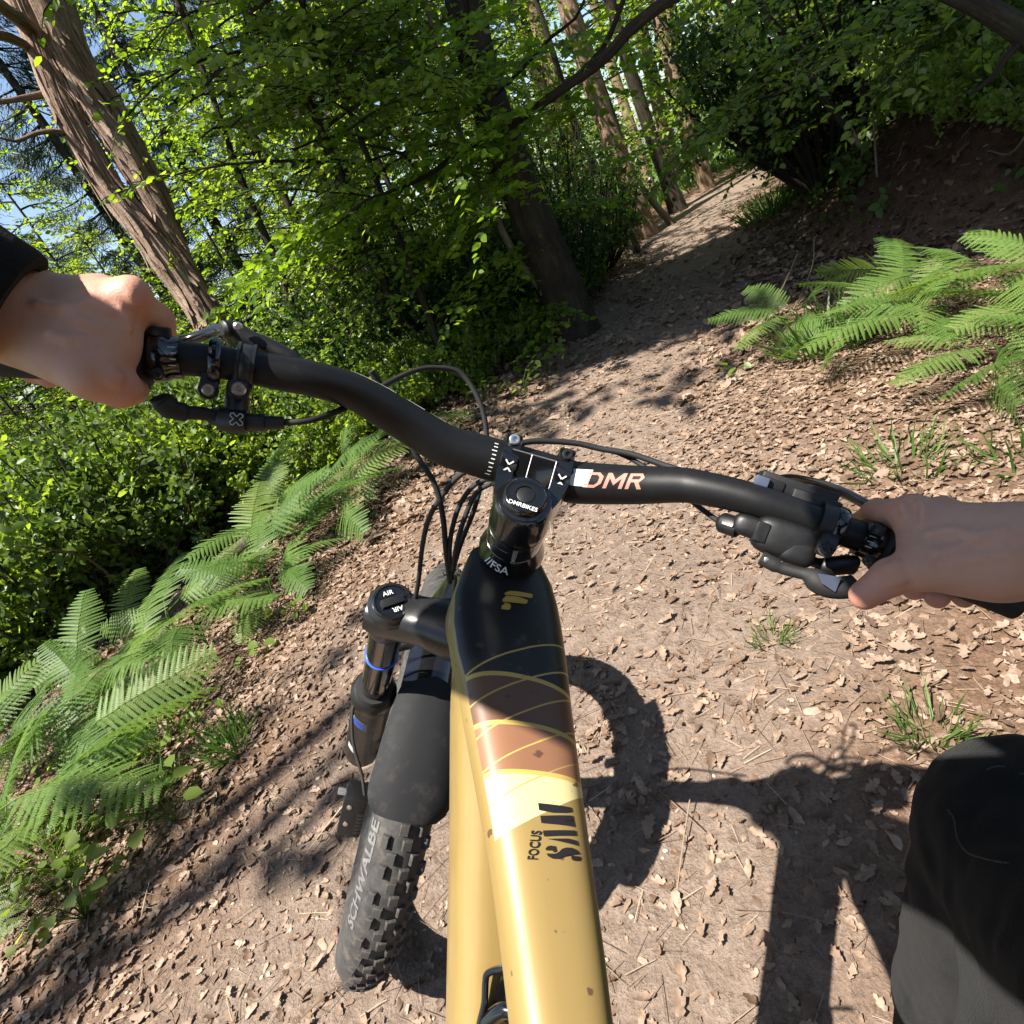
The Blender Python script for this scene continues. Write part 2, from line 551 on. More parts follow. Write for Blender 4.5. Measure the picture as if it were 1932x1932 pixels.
def litter_density(q):
    dp, _ = poly_side(q, PATH); df, _ = poly_side(q, FOOT)
    nr = 1 - sstep(q[:, 1], 1.1, 1.9)
    w = np.where(dp < 0, sstep(-dp, .45, .95), sstep(dp, .16 + .30 * nr, .62 + .55 * nr)) * .94 + .06
    w = np.maximum(w, .35 * sstep(fbm(q / .45, 3, 31), .52, .68))
    w = w * (1 - .94 * sstep(df, -.35, .2))
    w = w * (1 - .8 * sstep(-dp, 2.6, 4.0))
    return np.clip(w, 0.015, 1)
V, Fs, off = [], [], 0
def put_litter(q, sc, tilt, lift, kinds=range(6)):
    global off
    z = ground_h(q)
    k = rng.choice(list(kinds), len(q))
    for t in kinds:
        m_ = k == t
        if not m_.any(): continue
        x, y, zz_ = frames(int(m_.sum()), tilt)
        v, f = stamp(OAK[t][0], OAK[t][1], np.c_[q[m_], z[m_] + lift[m_]], x, y, zz_, sc[m_])
        V.append(v); Fs.append(f + off); off += len(v)
q = disc_points(17000, -2.6, 3.0, .15, 3.4, litter_density)
put_litter(q, rng.uniform(.014, .043, len(q)), .15, rng.uniform(.003, .013, len(q)))
q = disc_points(24000, -2.6, 3.0, .15, 3.6, litter_density)
put_litter(q, rng.uniform(.012, .040, len(q)), .13, rng.uniform(.000, .006, len(q)), range(6, 10))
q = disc_points(10500, -3.6, 4.2, 2.6, 7.5, litter_density)
put_litter(q, rng.uniform(.04, .085, len(q)), .26, rng.uniform(.004, .018, len(q)), range(6, 10))
q = disc_points(9000, -1.6, 1.9, .1, 4.8, lambda q: .15 + .85 * (1 - sstep(np.abs(poly_side(q, PATH)[0]), .4, 1.1)))   # crumbs of leaf on the trodden trail
put_litter(q, rng.uniform(.008, .030, len(q)), .16, rng.uniform(.001, .004, len(q)), range(6, 10))
lit = link('leaf_litter', fast_mesh('leaf_litter', np.concatenate(V), [np.concatenate(Fs)], False), DEAD)
tag(lit, 'dry tan oak leaves strewn thickly over the forest floor', 'leaf litter', kind='stuff')

# the leaves that show largest are pieces of the ground, each an object of its own
oak_me = []
for t in range(6):
    v, f = OAK[t]
    me = fast_mesh('fallen_leaf', v, [f], True); me.materials.append(DEAD); oak_me.append(me)
q = disc_points(270, -1.6, 1.9, .2, 2.6, lambda q: litter_density(q) ** .7)
zq = ground_h(q); fx, fy, fz = frames(len(q), .15)
for i in range(len(q)):
    o = bpy.data.objects.new('fallen_leaf', oak_me[i % 6]); COL.objects.link(o); o.parent = ground
    s_ = random.uniform(.030, .050)
    M = Matrix([list(fx[i] * s_) + [0], list(fy[i] * s_) + [0], list(fz[i] * s_) + [0], [0, 0, 0, 1]]).transposed()
    M.translation = (q[i, 0], q[i, 1], zq[i] + random.uniform(.008, .016)); o.matrix_local = M

# needles, twigs and small stones
m = Mat('dry_needles_and_twigs'); m.color(m.ramp(m.island(), [(0, (.06, .036, .022)), (.5, (.15, .10, .065)), (.85, (.26, .19, .13)), (1, (.38, .30, .21))])); m.set(Roughness=.8)
TWIG = m.m
st_v = np.array([(-.03, -.5, 0), (.03, -.5, 0), (.03, 0, .05), (-.03, 0, .05), (.03, .5, 0), (-.03, .5, 0), (0, -.5, .05), (0, 0, .1), (0, .5, .05)])
st_f = np.array([(0, 6, 7, 3), (6, 1, 2, 7), (3, 7, 8, 5), (7, 2, 4, 8)])
V, Fs, off = [], [], 0
for n_, s0, s1, box in ((6500, .025, .065, (-1.6, 2.0, .1, 4.2)), (90, .06, .18, (-2.2, 2.4, .2, 5.0))):
    q = disc_points(n_, *box, lambda q: .3 + .7 * (1 - sstep(np.abs(poly_side(q, PATH)[0]), .5, 1.3)))
    x, y, z_ = frames(n_, .10)
    sc = rng.uniform(s0, s1, n_)
    v, f = stamp(st_v * np.array([.40 if s0 < .05 else .24, 1, .35]), st_f, np.c_[q, ground_h(q) + (.006 if s0 < .05 else .012)], x, y, z_, sc)
    V.append(v); Fs.append(f + off); off += len(v)
tw = link('needle_litter', fast_mesh('needle_litter', np.concatenate(V), [np.concatenate(Fs)], False), TWIG)
tag(tw, 'fine dry needles and twigs scattered on the trodden trail', 'needle litter', kind='stuff')
m = Mat('pale_pebble'); m.color(m.ramp(m.island(), [(0, (.12, .095, .07)), (.5, (.24, .195, .145)), (.85, (.36, .31, .22)), (1, (.48, .43, .31))])); m.set(Roughness=.8)
pv = np.array([(1, 0, 0), (0, 1, 0), (-1, 0, 0), (0, -1, 0), (.6, .6, .35), (-.6, .6, .4), (-.6, -.6, .35), (.6, -.6, .4), (0, 0, .6)])
pf = np.array([(0, 4, 8, 7), (1, 5, 8, 4), (2, 6, 8, 5), (3, 7, 8, 6)])
pf3 = np.array([(0, 1, 4), (1, 2, 5), (2, 3, 6), (3, 0, 7)])
q = disc_points(1500, -1.7, 1.5, .2, 3.2, lambda q: .05 + .95 * np.where(poly_side(q, PATH)[0] < 0, 1 - sstep(-poly_side(q, PATH)[0], .5, 1.0), .35 * (1 - sstep(poly_side(q, PATH)[0], .2, .7))))
x, y, z_ = frames(len(q), .2); sc = rng.uniform(.002, .0065, len(q)) * rng.choice([1, 1, 1, 1.4], len(q))
pos = np.c_[q, ground_h(q) + .001]
v, f = stamp(pv, pf, pos, x, y * .75, z_, sc); _, f3 = stamp(pv, pf3, pos, x, y, z_, sc)
pb = link('pebbles', fast_mesh('pebbles', v, [f, f3]), m.m)
tag(pb, 'small pale pebbles and chips lying along the trail edge', 'gravel', kind='stuff')
# ================================================================== trees, shrubs and ground plants
def bark_material(name, stops, along=4.0, scale=26, bump=.9, moss=None):
    m = Mat(name)
    v = m.coords('UV', (1, 1, 1))
    mp = m.node('ShaderNodeMapping'); mp.inputs['Scale'].default_value = (scale, along, 1); m.l(v, mp.inputs['Vector'])
    a = m.noise(mp.outputs[0], 1.0, 6, .68, .4)
    b = m.noise(m.coords(), 60, 4, .6); g = m.noise(m.coords(), 5, 4, .6)
    m.color(m.ramp(a * .65 + b * .2 + g * .15, stops))
    if moss: m.color(m.mix(g.smooth(.55, .7) * .6, m.ramp(a * .65 + b * .2 + g * .15, stops), moss))
    m.set(Roughness=.9, Specular_IOR_Level=.2)
    m.bump(a + b * .25, bump, .02)
    return m.m
BARK_PALE = bark_material('peeling_red_brown_bark', [(.30, (.02, .012, .009)), (.42, (.13, .085, .060)), (.54, (.27, .19, .14)), (.70, (.40, .315, .245))], 1.3, 26, 1.0)
BARK_DARK = bark_material('dark_mossy_bark', [(.3, (.010, .008, .006)), (.5, (.035, .027, .019)), (.72, (.09, .07, .05))], 5, 16, .9, (.03, .042, .016))
BARK_PINE = bark_material('orange_pine_bark', [(.3, (.06, .038, .026)), (.5, (.22, .145, .095)), (.72, (.40, .29, .20))], 5, 9, .9)
BARK_GREY = bark_material('grey_green_bark', [(.3, (.04, .036, .026)), (.5, (.13, .11, .075)), (.72, (.26, .22, .15))], 4, 12, .6, (.06, .08, .03))
LEAF_BEECH = leaf_material('fresh_green_leaf', [(0, (.055, .11, .012)), (.35, (.09, .16, .018)), (.7, (.125, .205, .024)), (1, (.18, .25, .04))], (2.5, 2.25, .7), .4, .6)
LEAF_LIGHT = leaf_material('pale_green_leaf', [(0, (.07, .12, .018)), (.4, (.12, .185, .032)), (.8, (.165, .235, .055)), (1, (.23, .29, .09))], (2.2, 2.0, .75), .4, .58)
LEAF_HOLLY = leaf_material('dark_glossy_leaf', [(0, (.018, .042, .009)), (.4, (.034, .072, .014)), (.8, (.06, .105, .022)), (1, (.10, .15, .04))], (1.5, 1.7, .6), .3, .32)
LEAF_SHRUB = leaf_material('small_shrub_leaf', [(0, (.035, .065, .012)), (.4, (.068, .112, .022)), (.75, (.11, .16, .042)), (.95, (.17, .21, .08)), (1, (.32, .28, .07))], (1.7, 1.7, .7), .42, .45)
NEEDLE = leaf_material('dark_spruce_needle', [(0, (.012, .028, .010)), (.5, (.025, .05, .018)), (1, (.055, .085, .03))], (1, 1.2, .6), .5, .2)
CANOPY = leaf_material('canopy_leaf', [(0, (.03, .07, .012)), (1, (.07, .14, .025))], (1.7, 1.8, .8), .45, .45)

LEAF6_V = np.array([(0, 0, 0), (.30, .26, .05), (.27, .66, .05), (0, 1, -.05), (-.27, .66, .05), (-.30, .26, .05)])
LEAF6_F = np.array([(0, 1, 2, 3), (0, 3, 4, 5)])
LEAF4_V = np.array([(0, 0, 0), (.30, .45, .06), (0, 1, -.04), (-.30, .45, .06)])
LEAF4_F = np.array([(0, 1, 2), (0, 2, 3)])
def leaf_cloud(pos, d, n, size, tmpl=(LEAF6_V, LEAF6_F)):
    d = nrm(d); x = nrm(np.cross(d, n)); z = np.cross(x, d)
    return stamp(tmpl[0], tmpl[1], pos, x, d, z, size)

def uv_tube(pts, rad, seg=10, relief=0.0, seed=0, ridges=9, along=2.2, uvs=None):
    """bark-covered limb: verts, quads and uv (round, along in metres)"""
    pts = np.asarray(pts, float); rad = np.broadcast_to(np.asarray(rad, float), (len(pts),))
    t = nrm(np.gradient(pts, axis=0)); ref = np.array([1.0, 0, 0]); n = nrm(ref - t[0] * ref.dot(t[0])) if abs(t[0][0]) < .9 else np.array([0, 1.0, 0])
    s = np.concatenate([[0], np.cumsum(np.linalg.norm(np.diff(pts, axis=0), axis=1))])
    an = np.arange(seg + 1) * 2 * math.pi / seg
    V = []; U = []
    for i in range(len(pts)):
        n = nrm(n - t[i] * n.dot(t[i])); b = np.cross(t[i], n)
        r = np.full(seg + 1, rad[i])
        if relief:
            q = np.c_[np.cos(an) * ridges * .5, np.sin(an) * ridges * .5, np.full(seg + 1, s[i] * along)]
            e = fbm(q, 4, seed); e2 = fbm(q * np.array([.3, .3, .5]), 2, seed + 9)
            r = r * (1 + relief * (1.6 * (np.abs(e - .5) * 2) - .35) + relief * 1.2 * (e2 - .5))
        V.append(pts[i] + r[:, None] * (np.cos(an)[:, None] * n + np.sin(an)[:, None] * b)); U.append(np.c_[an / (2 * math.pi), np.full(seg + 1, s[i])])
    k = seg + 1
    f = np.array([(a * k + j, a * k + j + 1, (a + 1) * k + j + 1, (a + 1) * k + j) for a in range(len(pts) - 1) for j in range(seg)])
    return np.concatenate(V), f, np.concatenate(U)

class Wood:
    def __init__(self): self.v, self.f, self.u, self.n = [], [], [], 0
    def limb(self, pts, rad, seg=8, **k):
        v, f, u = uv_tube(pts, rad, seg, **k)
        self.v.append(v); self.f.append(f + self.n); self.u.append(u); self.n += len(v); return self
    def mesh(self, name, mat, origin=(0, 0, 0)):
        f = np.concatenate(self.f)
        me = fast_mesh(name, np.concatenate(self.v) - np.asarray(origin), [f])
        u = np.concatenate(self.u)
        l = me.uv_layers.new(name='UVMap'); l.data.foreach_set('uv', u[f.ravel()].astype(np.float32).ravel())
        me.materials.append(mat); return me
class Foliage:
    def __init__(self, tmpl=(LEAF6_V, LEAF6_F)): self.v, self.f, self.n, self.t = [], [], 0, tmpl
    def add(self, pos, d, n, size):
        if len(pos) == 0: return
        v, f = leaf_cloud(pos, d, n, size, self.t); self.v.append(v); self.f.append(f + self.n); self.n += len(v)
    def mesh(self, name, mat, origin=(0, 0, 0)):
        me = fast_mesh(name, np.concatenate(self.v) - np.asarray(origin), [np.concatenate(self.f)]); me.materials.append(mat); return me

def spray(fo, wo, base, az, L, rise, droop, leaf, ntw, rb=.008, dens=1.0, flat=.22, r=rng):
    """one flat leafy bough: a curved branch, side twigs left and right, leaves in two rows along each"""
    d = np.array([math.cos(az), math.sin(az), 0]); s = np.array([-d[1], d[0], 0]); up = np.array([0, 0, 1.0])
    ts = np.linspace(0, 1, 7); wob = r.normal(0, .04 * L, 7).cumsum() * .5
    pts = base + ts[:, None] * L * d + (rise * ts - droop * ts ** 2)[:, None] * L * up + wob[:, None] * s
    if wo is not None: wo.limb(pts, np.linspace(rb, rb * .25, 7), 5)
    P_, D_, N_, S_ = [], [], [], []
    for k in range(ntw):
        t = .15 + .85 * (k + r.uniform(0, .6)) / ntw; t = min(t, .99)
        p0 = np.array([np.interp(t, ts, pts[:, a]) for a in range(3)])
        side = 1 if k % 2 else -1
        l = L * (.48 - .30 * t) * r.uniform(.7, 1.25) + .05
        a = R_(r.uniform(35, 65)) * side
        td = nrm(d * math.cos(a) + s * math.sin(a) + up * r.normal(0, flat * .6))
        if k >= ntw - 1: td = nrm(pts[-1] - pts[-2])
        n = max(4, int(l / leaf * 2.3 * dens))
        q = (np.arange(n) + r.uniform(0, 1, n)) / n
        pos = p0 + q[:, None] * l * td + up * (-.25 * q ** 2 * l)[:, None] + r.normal(0, leaf * .15, (n, 3))
        sg = np.where(np.arange(n) % 2 == 0, 1, -1)
        ts_ = np.cross(up, td)
        P_.append(pos); D_.append(td * .7 + ts_ * sg[:, None] * .75 + r.normal(0, .25, (n, 3)) - up * .18)
        N_.append(up + r.normal(0, flat * 1.6, (n, 3))); S_.append(leaf * r.uniform(.65, 1.2, n))
        if wo is not None and l > .15: wo.limb([p0, p0 + td * l * .55 - up * .02 * l, p0 + td * l * .95 - up * .22 * l], [rb * .4, rb * .28, rb * .12], 3)
    fo.add(np.concatenate(P_), np.concatenate(D_), np.concatenate(N_), np.concatenate(S_))

def young_tree(H, nb, leaf, z0, Lmax, seed, trunk_r=.035, leafmat=None, bark=None, ntw=13, lean=.06, flat=.48):
    r = np.random.default_rng(seed); wo, fo = Wood(), Foliage()
    ts = np.linspace(0, 1, 9); lx = np.cumsum(r.normal(0, lean * H / 9, 9)); ly = np.cumsum(r.normal(0, lean * H / 9, 9))
    tr = np.c_[lx - lx[0], ly - ly[0], ts * H]
    wo.limb(tr, np.linspace(trunk_r, trunk_r * .25, 9), 8, relief=.06, seed=seed)
    for k in range(nb):
        z = z0 + (H - z0) * ((k + r.uniform(0, 1)) / nb) ** .9
        p = np.array([np.interp(z, tr[:, 2], tr[:, a]) for a in range(3)])
        L = Lmax * (1 - .55 * (z / H) ** 1.6) * r.uniform(.65, 1.15)
        spray(fo, wo, p, r.uniform(0, 2 * math.pi), L, r.uniform(.05, .45), r.uniform(.15, .4), leaf, ntw, trunk_r * .3, dens=.72, flat=flat, r=r)
    return wo.mesh('trunk', bark or BARK_DARK), fo.mesh('crown', leafmat or LEAF_BEECH)

def bush(H, R, n_sh, leaf, seed, leafmat, bark, per=26, up=.55, tmpl=(LEAF6_V, LEAF6_F)):
    """many-stemmed shrub: shoots out of one root, leaves all round each side shoot"""
    r = np.random.default_rng(seed); wo, fo = Wood(), Foliage(tmpl)
    for k in range(n_sh):
        az = r.uniform(0, 2 * math.pi); rr = R * math.sqrt(r.uniform(.02, 1)); h = H * r.uniform(.45, 1.0) * (1 - .35 * (rr / R) ** 2)
        tip = np.array([rr * math.cos(az), rr * math.sin(az), h]); b = tip * np.array([.12, .12, 0])
        mid = b * .4 + tip * .6; mid[2] = h * .5; mid += r.normal(0, .06, 3)
        pts = catmull([b, mid, tip], 4)
        wo.limb(pts, np.linspace(.014, .003, len(pts)) * (H / 1.5) ** .5, 5)
        for j in range(9):
            t = r.uniform(.25, 1); p0 = np.array([np.interp(t, np.linspace(0, 1, len(pts)), pts[:, a]) for a in range(3)])
            d = nrm(r.normal(0, 1, 3) * np.array([1, 1, .6]) + np.array([0, 0, up * .6]))
            l = r.uniform(.12, .32) * (H / 1.5) ** .5
            n = per
            q = r.uniform(0, 1, n)
            pos = p0 + q[:, None] * l * d + r.normal(0, .022, (n, 3)) * (H / 1.5) ** .5
            pos[:, 2] = np.maximum(pos[:, 2], .02)
            fo.add(pos, d * .4 + r.normal(0, .8, (n, 3)), np.array([0, 0, 1.0]) * up + r.normal(0, .6, (n, 3)), leaf * r.uniform(.6, 1.25, n))
    return wo.mesh('stem', bark), fo.mesh('foliage', leafmat)

def spruce(H, seed, z0=1.0, R=2.4):
    r = np.random.default_rng(seed); wo = Wood(); V, Fq, off = [], [], 0
    wo.limb(np.array([(r.normal(0, .02), r.normal(0, .02), z) for z in np.linspace(-1.5, H, 10)]), np.linspace(.17, .03, 10), 10, relief=.1, seed=seed)
    nv = np.array([(-.055, 0, 0), (.055, 0, 0), (.03, 1, -.25), (-.03, 1, -.25)]); nf = np.array([(0, 1, 2, 3)])
    z = z0
    while z < H:
        for k in range(4):
            az = r.uniform(0, 2 * math.pi); L = R * (1 - .8 * (z / H)) * r.uniform(.6, 1.15)
            d = np.array([math.cos(az), math.sin(az), 0]); t = np.linspace(0, 1, 6)
            pts = np.array([0, 0, z]) + t[:, None] * L * d + np.c_[0 * t, 0 * t, -.30 * L * t + .16 * L * t ** 3]
            wo.limb(pts, np.linspace(.022, .004, 6), 4)
            n = int(330 * L)
            q = r.uniform(.12, 1, n) ** .8
            p = np.array([np.interp(q, t, pts[:, a]) for a in range(3)]).T
            sd = np.cross(d, [0, 0, 1.0]); w = r.normal(0, 1, n) * .22 * (1.1 - q) * L
            p = p + w[:, None] * sd - np.abs(r.normal(0, .12, (n, 1))) * np.array([0, 0, 1.0])
            dd = nrm(d * .5 + sd * np.sign(w)[:, None] * .6 + r.normal(0, .35, (n, 3)) - np.array([0, 0, .75]))
            x = nrm(np.cross(dd, r.normal(0, 1, (n, 3)))); v, f = stamp(nv, nf, p, x, dd, np.cross(x, dd), r.uniform(.07, .16, n))
            V.append(v); Fq.append(f + off); off += len(v)
        z += r.uniform(.25, .42)
    cm = fast_mesh('crown', np.concatenate(V), [np.concatenate(Fq)]); cm.materials.append(NEEDLE)
    return wo.mesh('trunk', BARK_DARK), cm

def plant_copy(kind, meshes, loc, rz, sc, label, cat, group=None, parts=('trunk', 'crown'), tilt=(0, 0)):
    o = thing(kind, loc, label, cat, group)
    o.rotation_euler = (tilt[0], tilt[1], rz); o.scale = (sc, sc, sc)
    for nm, me in zip(parts, meshes):
        c = bpy.data.objects.new(nm, me); COL.objects.link(c); c.parent = o
    return o

def pol(az, d):
    a = R_(az); xy = np.array([d * math.sin(a), d * math.cos(a)]); return (float(xy[0]), float(xy[1]), float(ground_h(xy)[0]) - .02)
def at_h(px, py, hd):
    """point seen at the pixel, hd metres away along the ground"""
    d = ROT @ np.array([(px - C_PX) / F_PX, -(py - C_PX) / F_PX, -1.0]); t = hd / math.hypot(d[0], d[1])
    return np.array([0, 0, CAM_H]) + d * t

YT = [young_tree(4.6, 30, .052, .5, 1.75, 101, .026), young_tree(3.8, 28, .048, .35, 1.5, 102, .03, LEAF_LIGHT), young_tree(5.4, 34, .056, .6, 2.0, 103, .05), young_tree(3.0, 24, .050, .2, 1.2, 104, .022, LEAF_LIGHT)]
HOLLY = [bush(2.4, 1.15, 52, .040, 201, LEAF_HOLLY, BARK_DARK, 25), bush(1.7, .95, 42, .036, 202, LEAF_HOLLY, BARK_DARK, 25)]
SHRUB = [bush(1.35, .85, 44, .044, 301, LEAF_SHRUB, BARK_DARK, 22), bush(1.0, .7, 38, .038, 302, LEAF_SHRUB, BARK_DARK, 22), bush(.55, .55, 26, .036, 303, LEAF_LIGHT, BARK_GREY, 20), bush(1.15, .8, 34, .048, 304, LEAF_LIGHT, BARK_GREY, 19)]
SPRUCE = [spruce(13, 401), spruce(11, 402, 1.5, 2.0)]
# ------------------------------------------------------------------ the single trees
def one_tree(kind, label, cat, base, limbs, bark, group=None, seg=28, relief=.14, seed=0, name0='trunk', ridges=9):
    """limbs: list of (points, radii, part name)"""
    o = thing(kind, tuple(float(a) for a in base), label, cat, group)
    for i, (pts, rad, nm) in enumerate(limbs):
        pts = np.asarray(pts, float)
        n = 3 if len(pts) > 12 else max(2, int(np.linalg.norm(pts[-1] - pts[0]) / len(pts) / .06))
        c = catmull(pts, min(n, 14)); r = np.interp(np.linspace(0, 1, len(c)), np.linspace(0, 1, len(pts)), rad)
        w = Wood().limb(c, r, seg if i == 0 else max(10, seg // 2), relief=relief, seed=seed + i, ridges=ridges)
        link(nm, w.mesh(nm, bark, base), None, o)
    return o
z3 = lambda pts: [(x / 3.0, y / 3.0) for x, y in pts]
# the pale peeling tree: three stems out of one foot
A_ = z3([(1330, 2150), (1260, 1980), (1190, 1820), (1085, 1660), (960, 1480), (820, 1300), (640, 1080), (520, 890), (400, 680), (300, 460), (215, 250), (110, 0), (10, -240), (-200, -700)])
B_ = z3([(1100, 1620), (1030, 1440), (930, 1260), (830, 1090), (720, 900), (600, 720), (480, 540), (370, 340), (300, 180), (215, 0), (120, -220), (-40, -600)])
C_ = z3([(1100, 1560), (1010, 1330), (900, 1060), (815, 900), (725, 740), (620, 560), (490, 380), (390, 190), (335, 0), (250, -260), (120, -640)])
dA = np.linspace(5.3, 5.9, len(A_)); base_pale = at_h(*A_[0], 5.3); base_pale[2] = ground_h(base_pale)[0] - .1
pa = [base_pale] + [at_h(*p, d) for p, d in zip(A_[1:], dA[1:])]
pb = [at_h(*p, 5.48 + .03 * i) for i, p in enumerate(B_)]
pc = [at_h(*p, 5.62 + .05 * i) for i, p in enumerate(C_)]
extra = lambda pts, n, h: pts + [pts[-1] + (pts[-1] - pts[-3]) / np.linalg.norm(pts[-1] - pts[-3]) * h * (k + 1) / n for k in range(n)]
pale = one_tree('peeling_bark_tree', 'pale red-brown tree with shaggy peeling bark and three leaning stems behind the left hand', 'tree', base_pale,
                [(extra(pa, 2, 2), [.12, .11, .115, .122, .125, .11, .084, .088, .086, .084, .08, .076, .07, .065, .055, .04], 'trunk'),
                 (extra(pb, 2, 2), [.04, .06, .075, .08, .078, .078, .076, .074, .072, .07, .068, .06, .05, .04], 'trunk'),
                 (extra(pc, 2, 2), [.025, .036, .046, .056, .062, .068, .072, .076, .08, .076, .07, .05, .04], 'trunk'),
                 ([at_h(225 / 3, 215 / 3, 5.9), at_h(110 / 3, 110 / 3, 5.55), at_h(10 / 3, 40 / 3, 5.2), at_h(-40, -20, 5.0)], [.05, .042, .036, .02], 'dead_limb'),
                 ([at_h(190 / 3, 285 / 3, 5.85), at_h(60 / 3, 215 / 3, 5.5), at_h(-10, 195 / 3, 5.4), at_h(-60, 55, 5.3)], [.03, .026, .024, .012], 'dead_limb'),
                 ([at_h(420 / 3, 765 / 3, 5.75), at_h(300 / 3, 745 / 3, 5.5), at_h(190 / 3, 760 / 3, 5.4), at_h(90 / 3, 800 / 3, 5.3), at_h(-10, 770 / 3, 5.2)], [.022, .016, .012, .009, .005], 'dead_limb'),
                 ([at_h(320 / 3, 520 / 3, 5.8), at_h(60 / 3, 570 / 3, 5.6), at_h(-20, 585 / 3, 5.5)], [.025, .016, .010], 'dead_limb')],
                BARK_PALE, relief=.34, seed=50, seg=84, ridges=19)
# loose strips of bark standing off the stems
def strips(pts, rad, n, seed):
    r = np.random.default_rng(seed); c = catmull(np.array(pts), 10); mb = MB()
    for _ in range(n):
        i = int(r.uniform(8, len(c) * .72)); L = int(r.uniform(5, 13)); seg = c[i:i + L]
        if len(seg) < 4: continue
        t = nrm(np.gradient(seg, axis=0)); toc = nrm(TOCAM - seg); th = r.uniform(-1.2, 1.2)
        side = nrm(np.cross(t, toc)); out = toc * math.cos(th) + side * math.sin(th); tan = np.cross(t, out)
        rr = np.interp(i / len(c), np.linspace(0, 1, len(rad)), rad); w = r.uniform(.005, .024)
        lift = np.linspace(0, 1, len(seg)) ** 2 * r.uniform(.005, .045) + .004
        if r.uniform() < .5: lift = lift[::-1]
        mid = seg + out * (rr * 1.02 + lift)[:, None]
        ww = (w * np.sin(np.linspace(.25, 2.9, len(seg))))[:, None]
        rows = np.stack([mid - tan * ww, mid + out * .003, mid + tan * ww], 1)
        mb.loft(list(rows), close=False)
    return mb
for pts_, rad_, n_, sd in ((pa, [.125, .135, .09, .085, .07], 90, 1), (pb, [.06, .08, .075, .07], 70, 2), (pc, [.03, .056, .07, .08], 40, 3)):
    so = build('bark_strip', strips(pts_, rad_, n_, sd), BARK_PALE, pale, sharp=None)
    so['kind'] = 'stuff'
    l = so.data.uv_layers.new(name='UVMap')
    co = np.array([v.co for v in so.data.vertices]); li = np.array([q.vertex_index for q in so.data.loops])
    l.data.foreach_set('uv', np.c_[(co[li, 0] + co[li, 1]) * .9, co[li, 2]].astype(np.float32).ravel())

fo = Foliage(); wo = Wood()
for k in range(34):                                                  # its low leafy boughs hang out to the right, into the sun
    px_, py_ = rng.uniform(330, 760), rng.uniform(-60, 330)
    spray(fo, wo, at_h(px_, py_, rng.uniform(4.1, 5.2)), R_(rng.uniform(-60, 60) + 10), rng.uniform(.6, 1.0), .12, .3, .056, 13, .007, flat=.5)
link('crown', fo.mesh('crown', LEAF_LIGHT, base_pale), None, pale); link('bough', wo.mesh('bough', BARK_DARK, base_pale), None, pale)

# the dark tree right of the middle, with its long bough
cb = ground_at(1092, 640); cb[2] = ground_h(cb)[0] - .1; hd = float(np.linalg.norm(cb[:2]))
ct = [cb, at_h(1075, 590, hd), at_h(1032, 480, hd), at_h(990, 375, hd + .02), at_h(955, 290, hd + .05), at_h(925, 200, hd + .1), at_h(900, 110, hd + .1), at_h(880, 20, hd + .12), at_h(850, -120, hd + .1), at_h(800, -400, hd), at_h(740, -800, hd)]
dark = one_tree('dark_broadleaf_tree', 'dark-trunked tree right of the middle with one long bough arching up to the right', 'tree', cb,
                [(extra(ct, 2, 3), [.21, .165, .15, .14, .135, .13, .125, .12, .11, .10, .09, .06, .03], 'trunk'),
                 ([at_h(905, 268, 4.55), at_h(960, 240, 4.3), at_h(1010, 205, 4.05), at_h(1075, 158, 3.8), at_h(1140, 110, 3.6), at_h(1185, 60, 3.45), at_h(1235, 18, 3.35), at_h(1300, -30, 3.3), at_h(1400, -120, 3.3)], [.016, .019, .022, .024, .025, .026, .026, .026, .025], 'bough'),
                 ([at_h(1035, 190, 4.0), at_h(1090, 140, 3.85), at_h(1135, 95, 3.8), at_h(1165, 30, 3.8), at_h(1190, -40, 3.8)], [.011, .012, .013, .012, .011], 'bough'),
                 ([at_h(905, 268, 4.55), at_h(850, 300, 4.35), at_h(800, 335, 4.2), at_h(735, 362, 4.05), at_h(690, 378, 3.9), at_h(640, 420, 3.8), at_h(590, 445, 3.7)], [.016, .014, .011, .009, .007, .005, .002], 'bough'),
                 ([at_h(800, 345, 4.5), at_h(770, 300, 4.4), at_h(745, 285, 4.3), at_h(700, 275, 4.2), at_h(650, 262, 4.1)], [.012, .010, .009, .007, .003], 'bough'),
                 ([at_h(935, 180, 4.6), at_h(985, 130, 4.5), at_h(1040, 70, 4.4), at_h(1085, 35, 4.3), at_h(1110, -20, 4.3)], [.011, .010, .009, .008, .007], 'bough'),
                 ([at_h(930, 140, 4.9), at_h(895, 95, 4.7), at_h(885, 40, 4.6), at_h(882, -40, 4.5)], [.012, .010, .009, .008], 'bough')],
                BARK_DARK, seed=70, relief=.16, seg=40)
fo = Foliage()
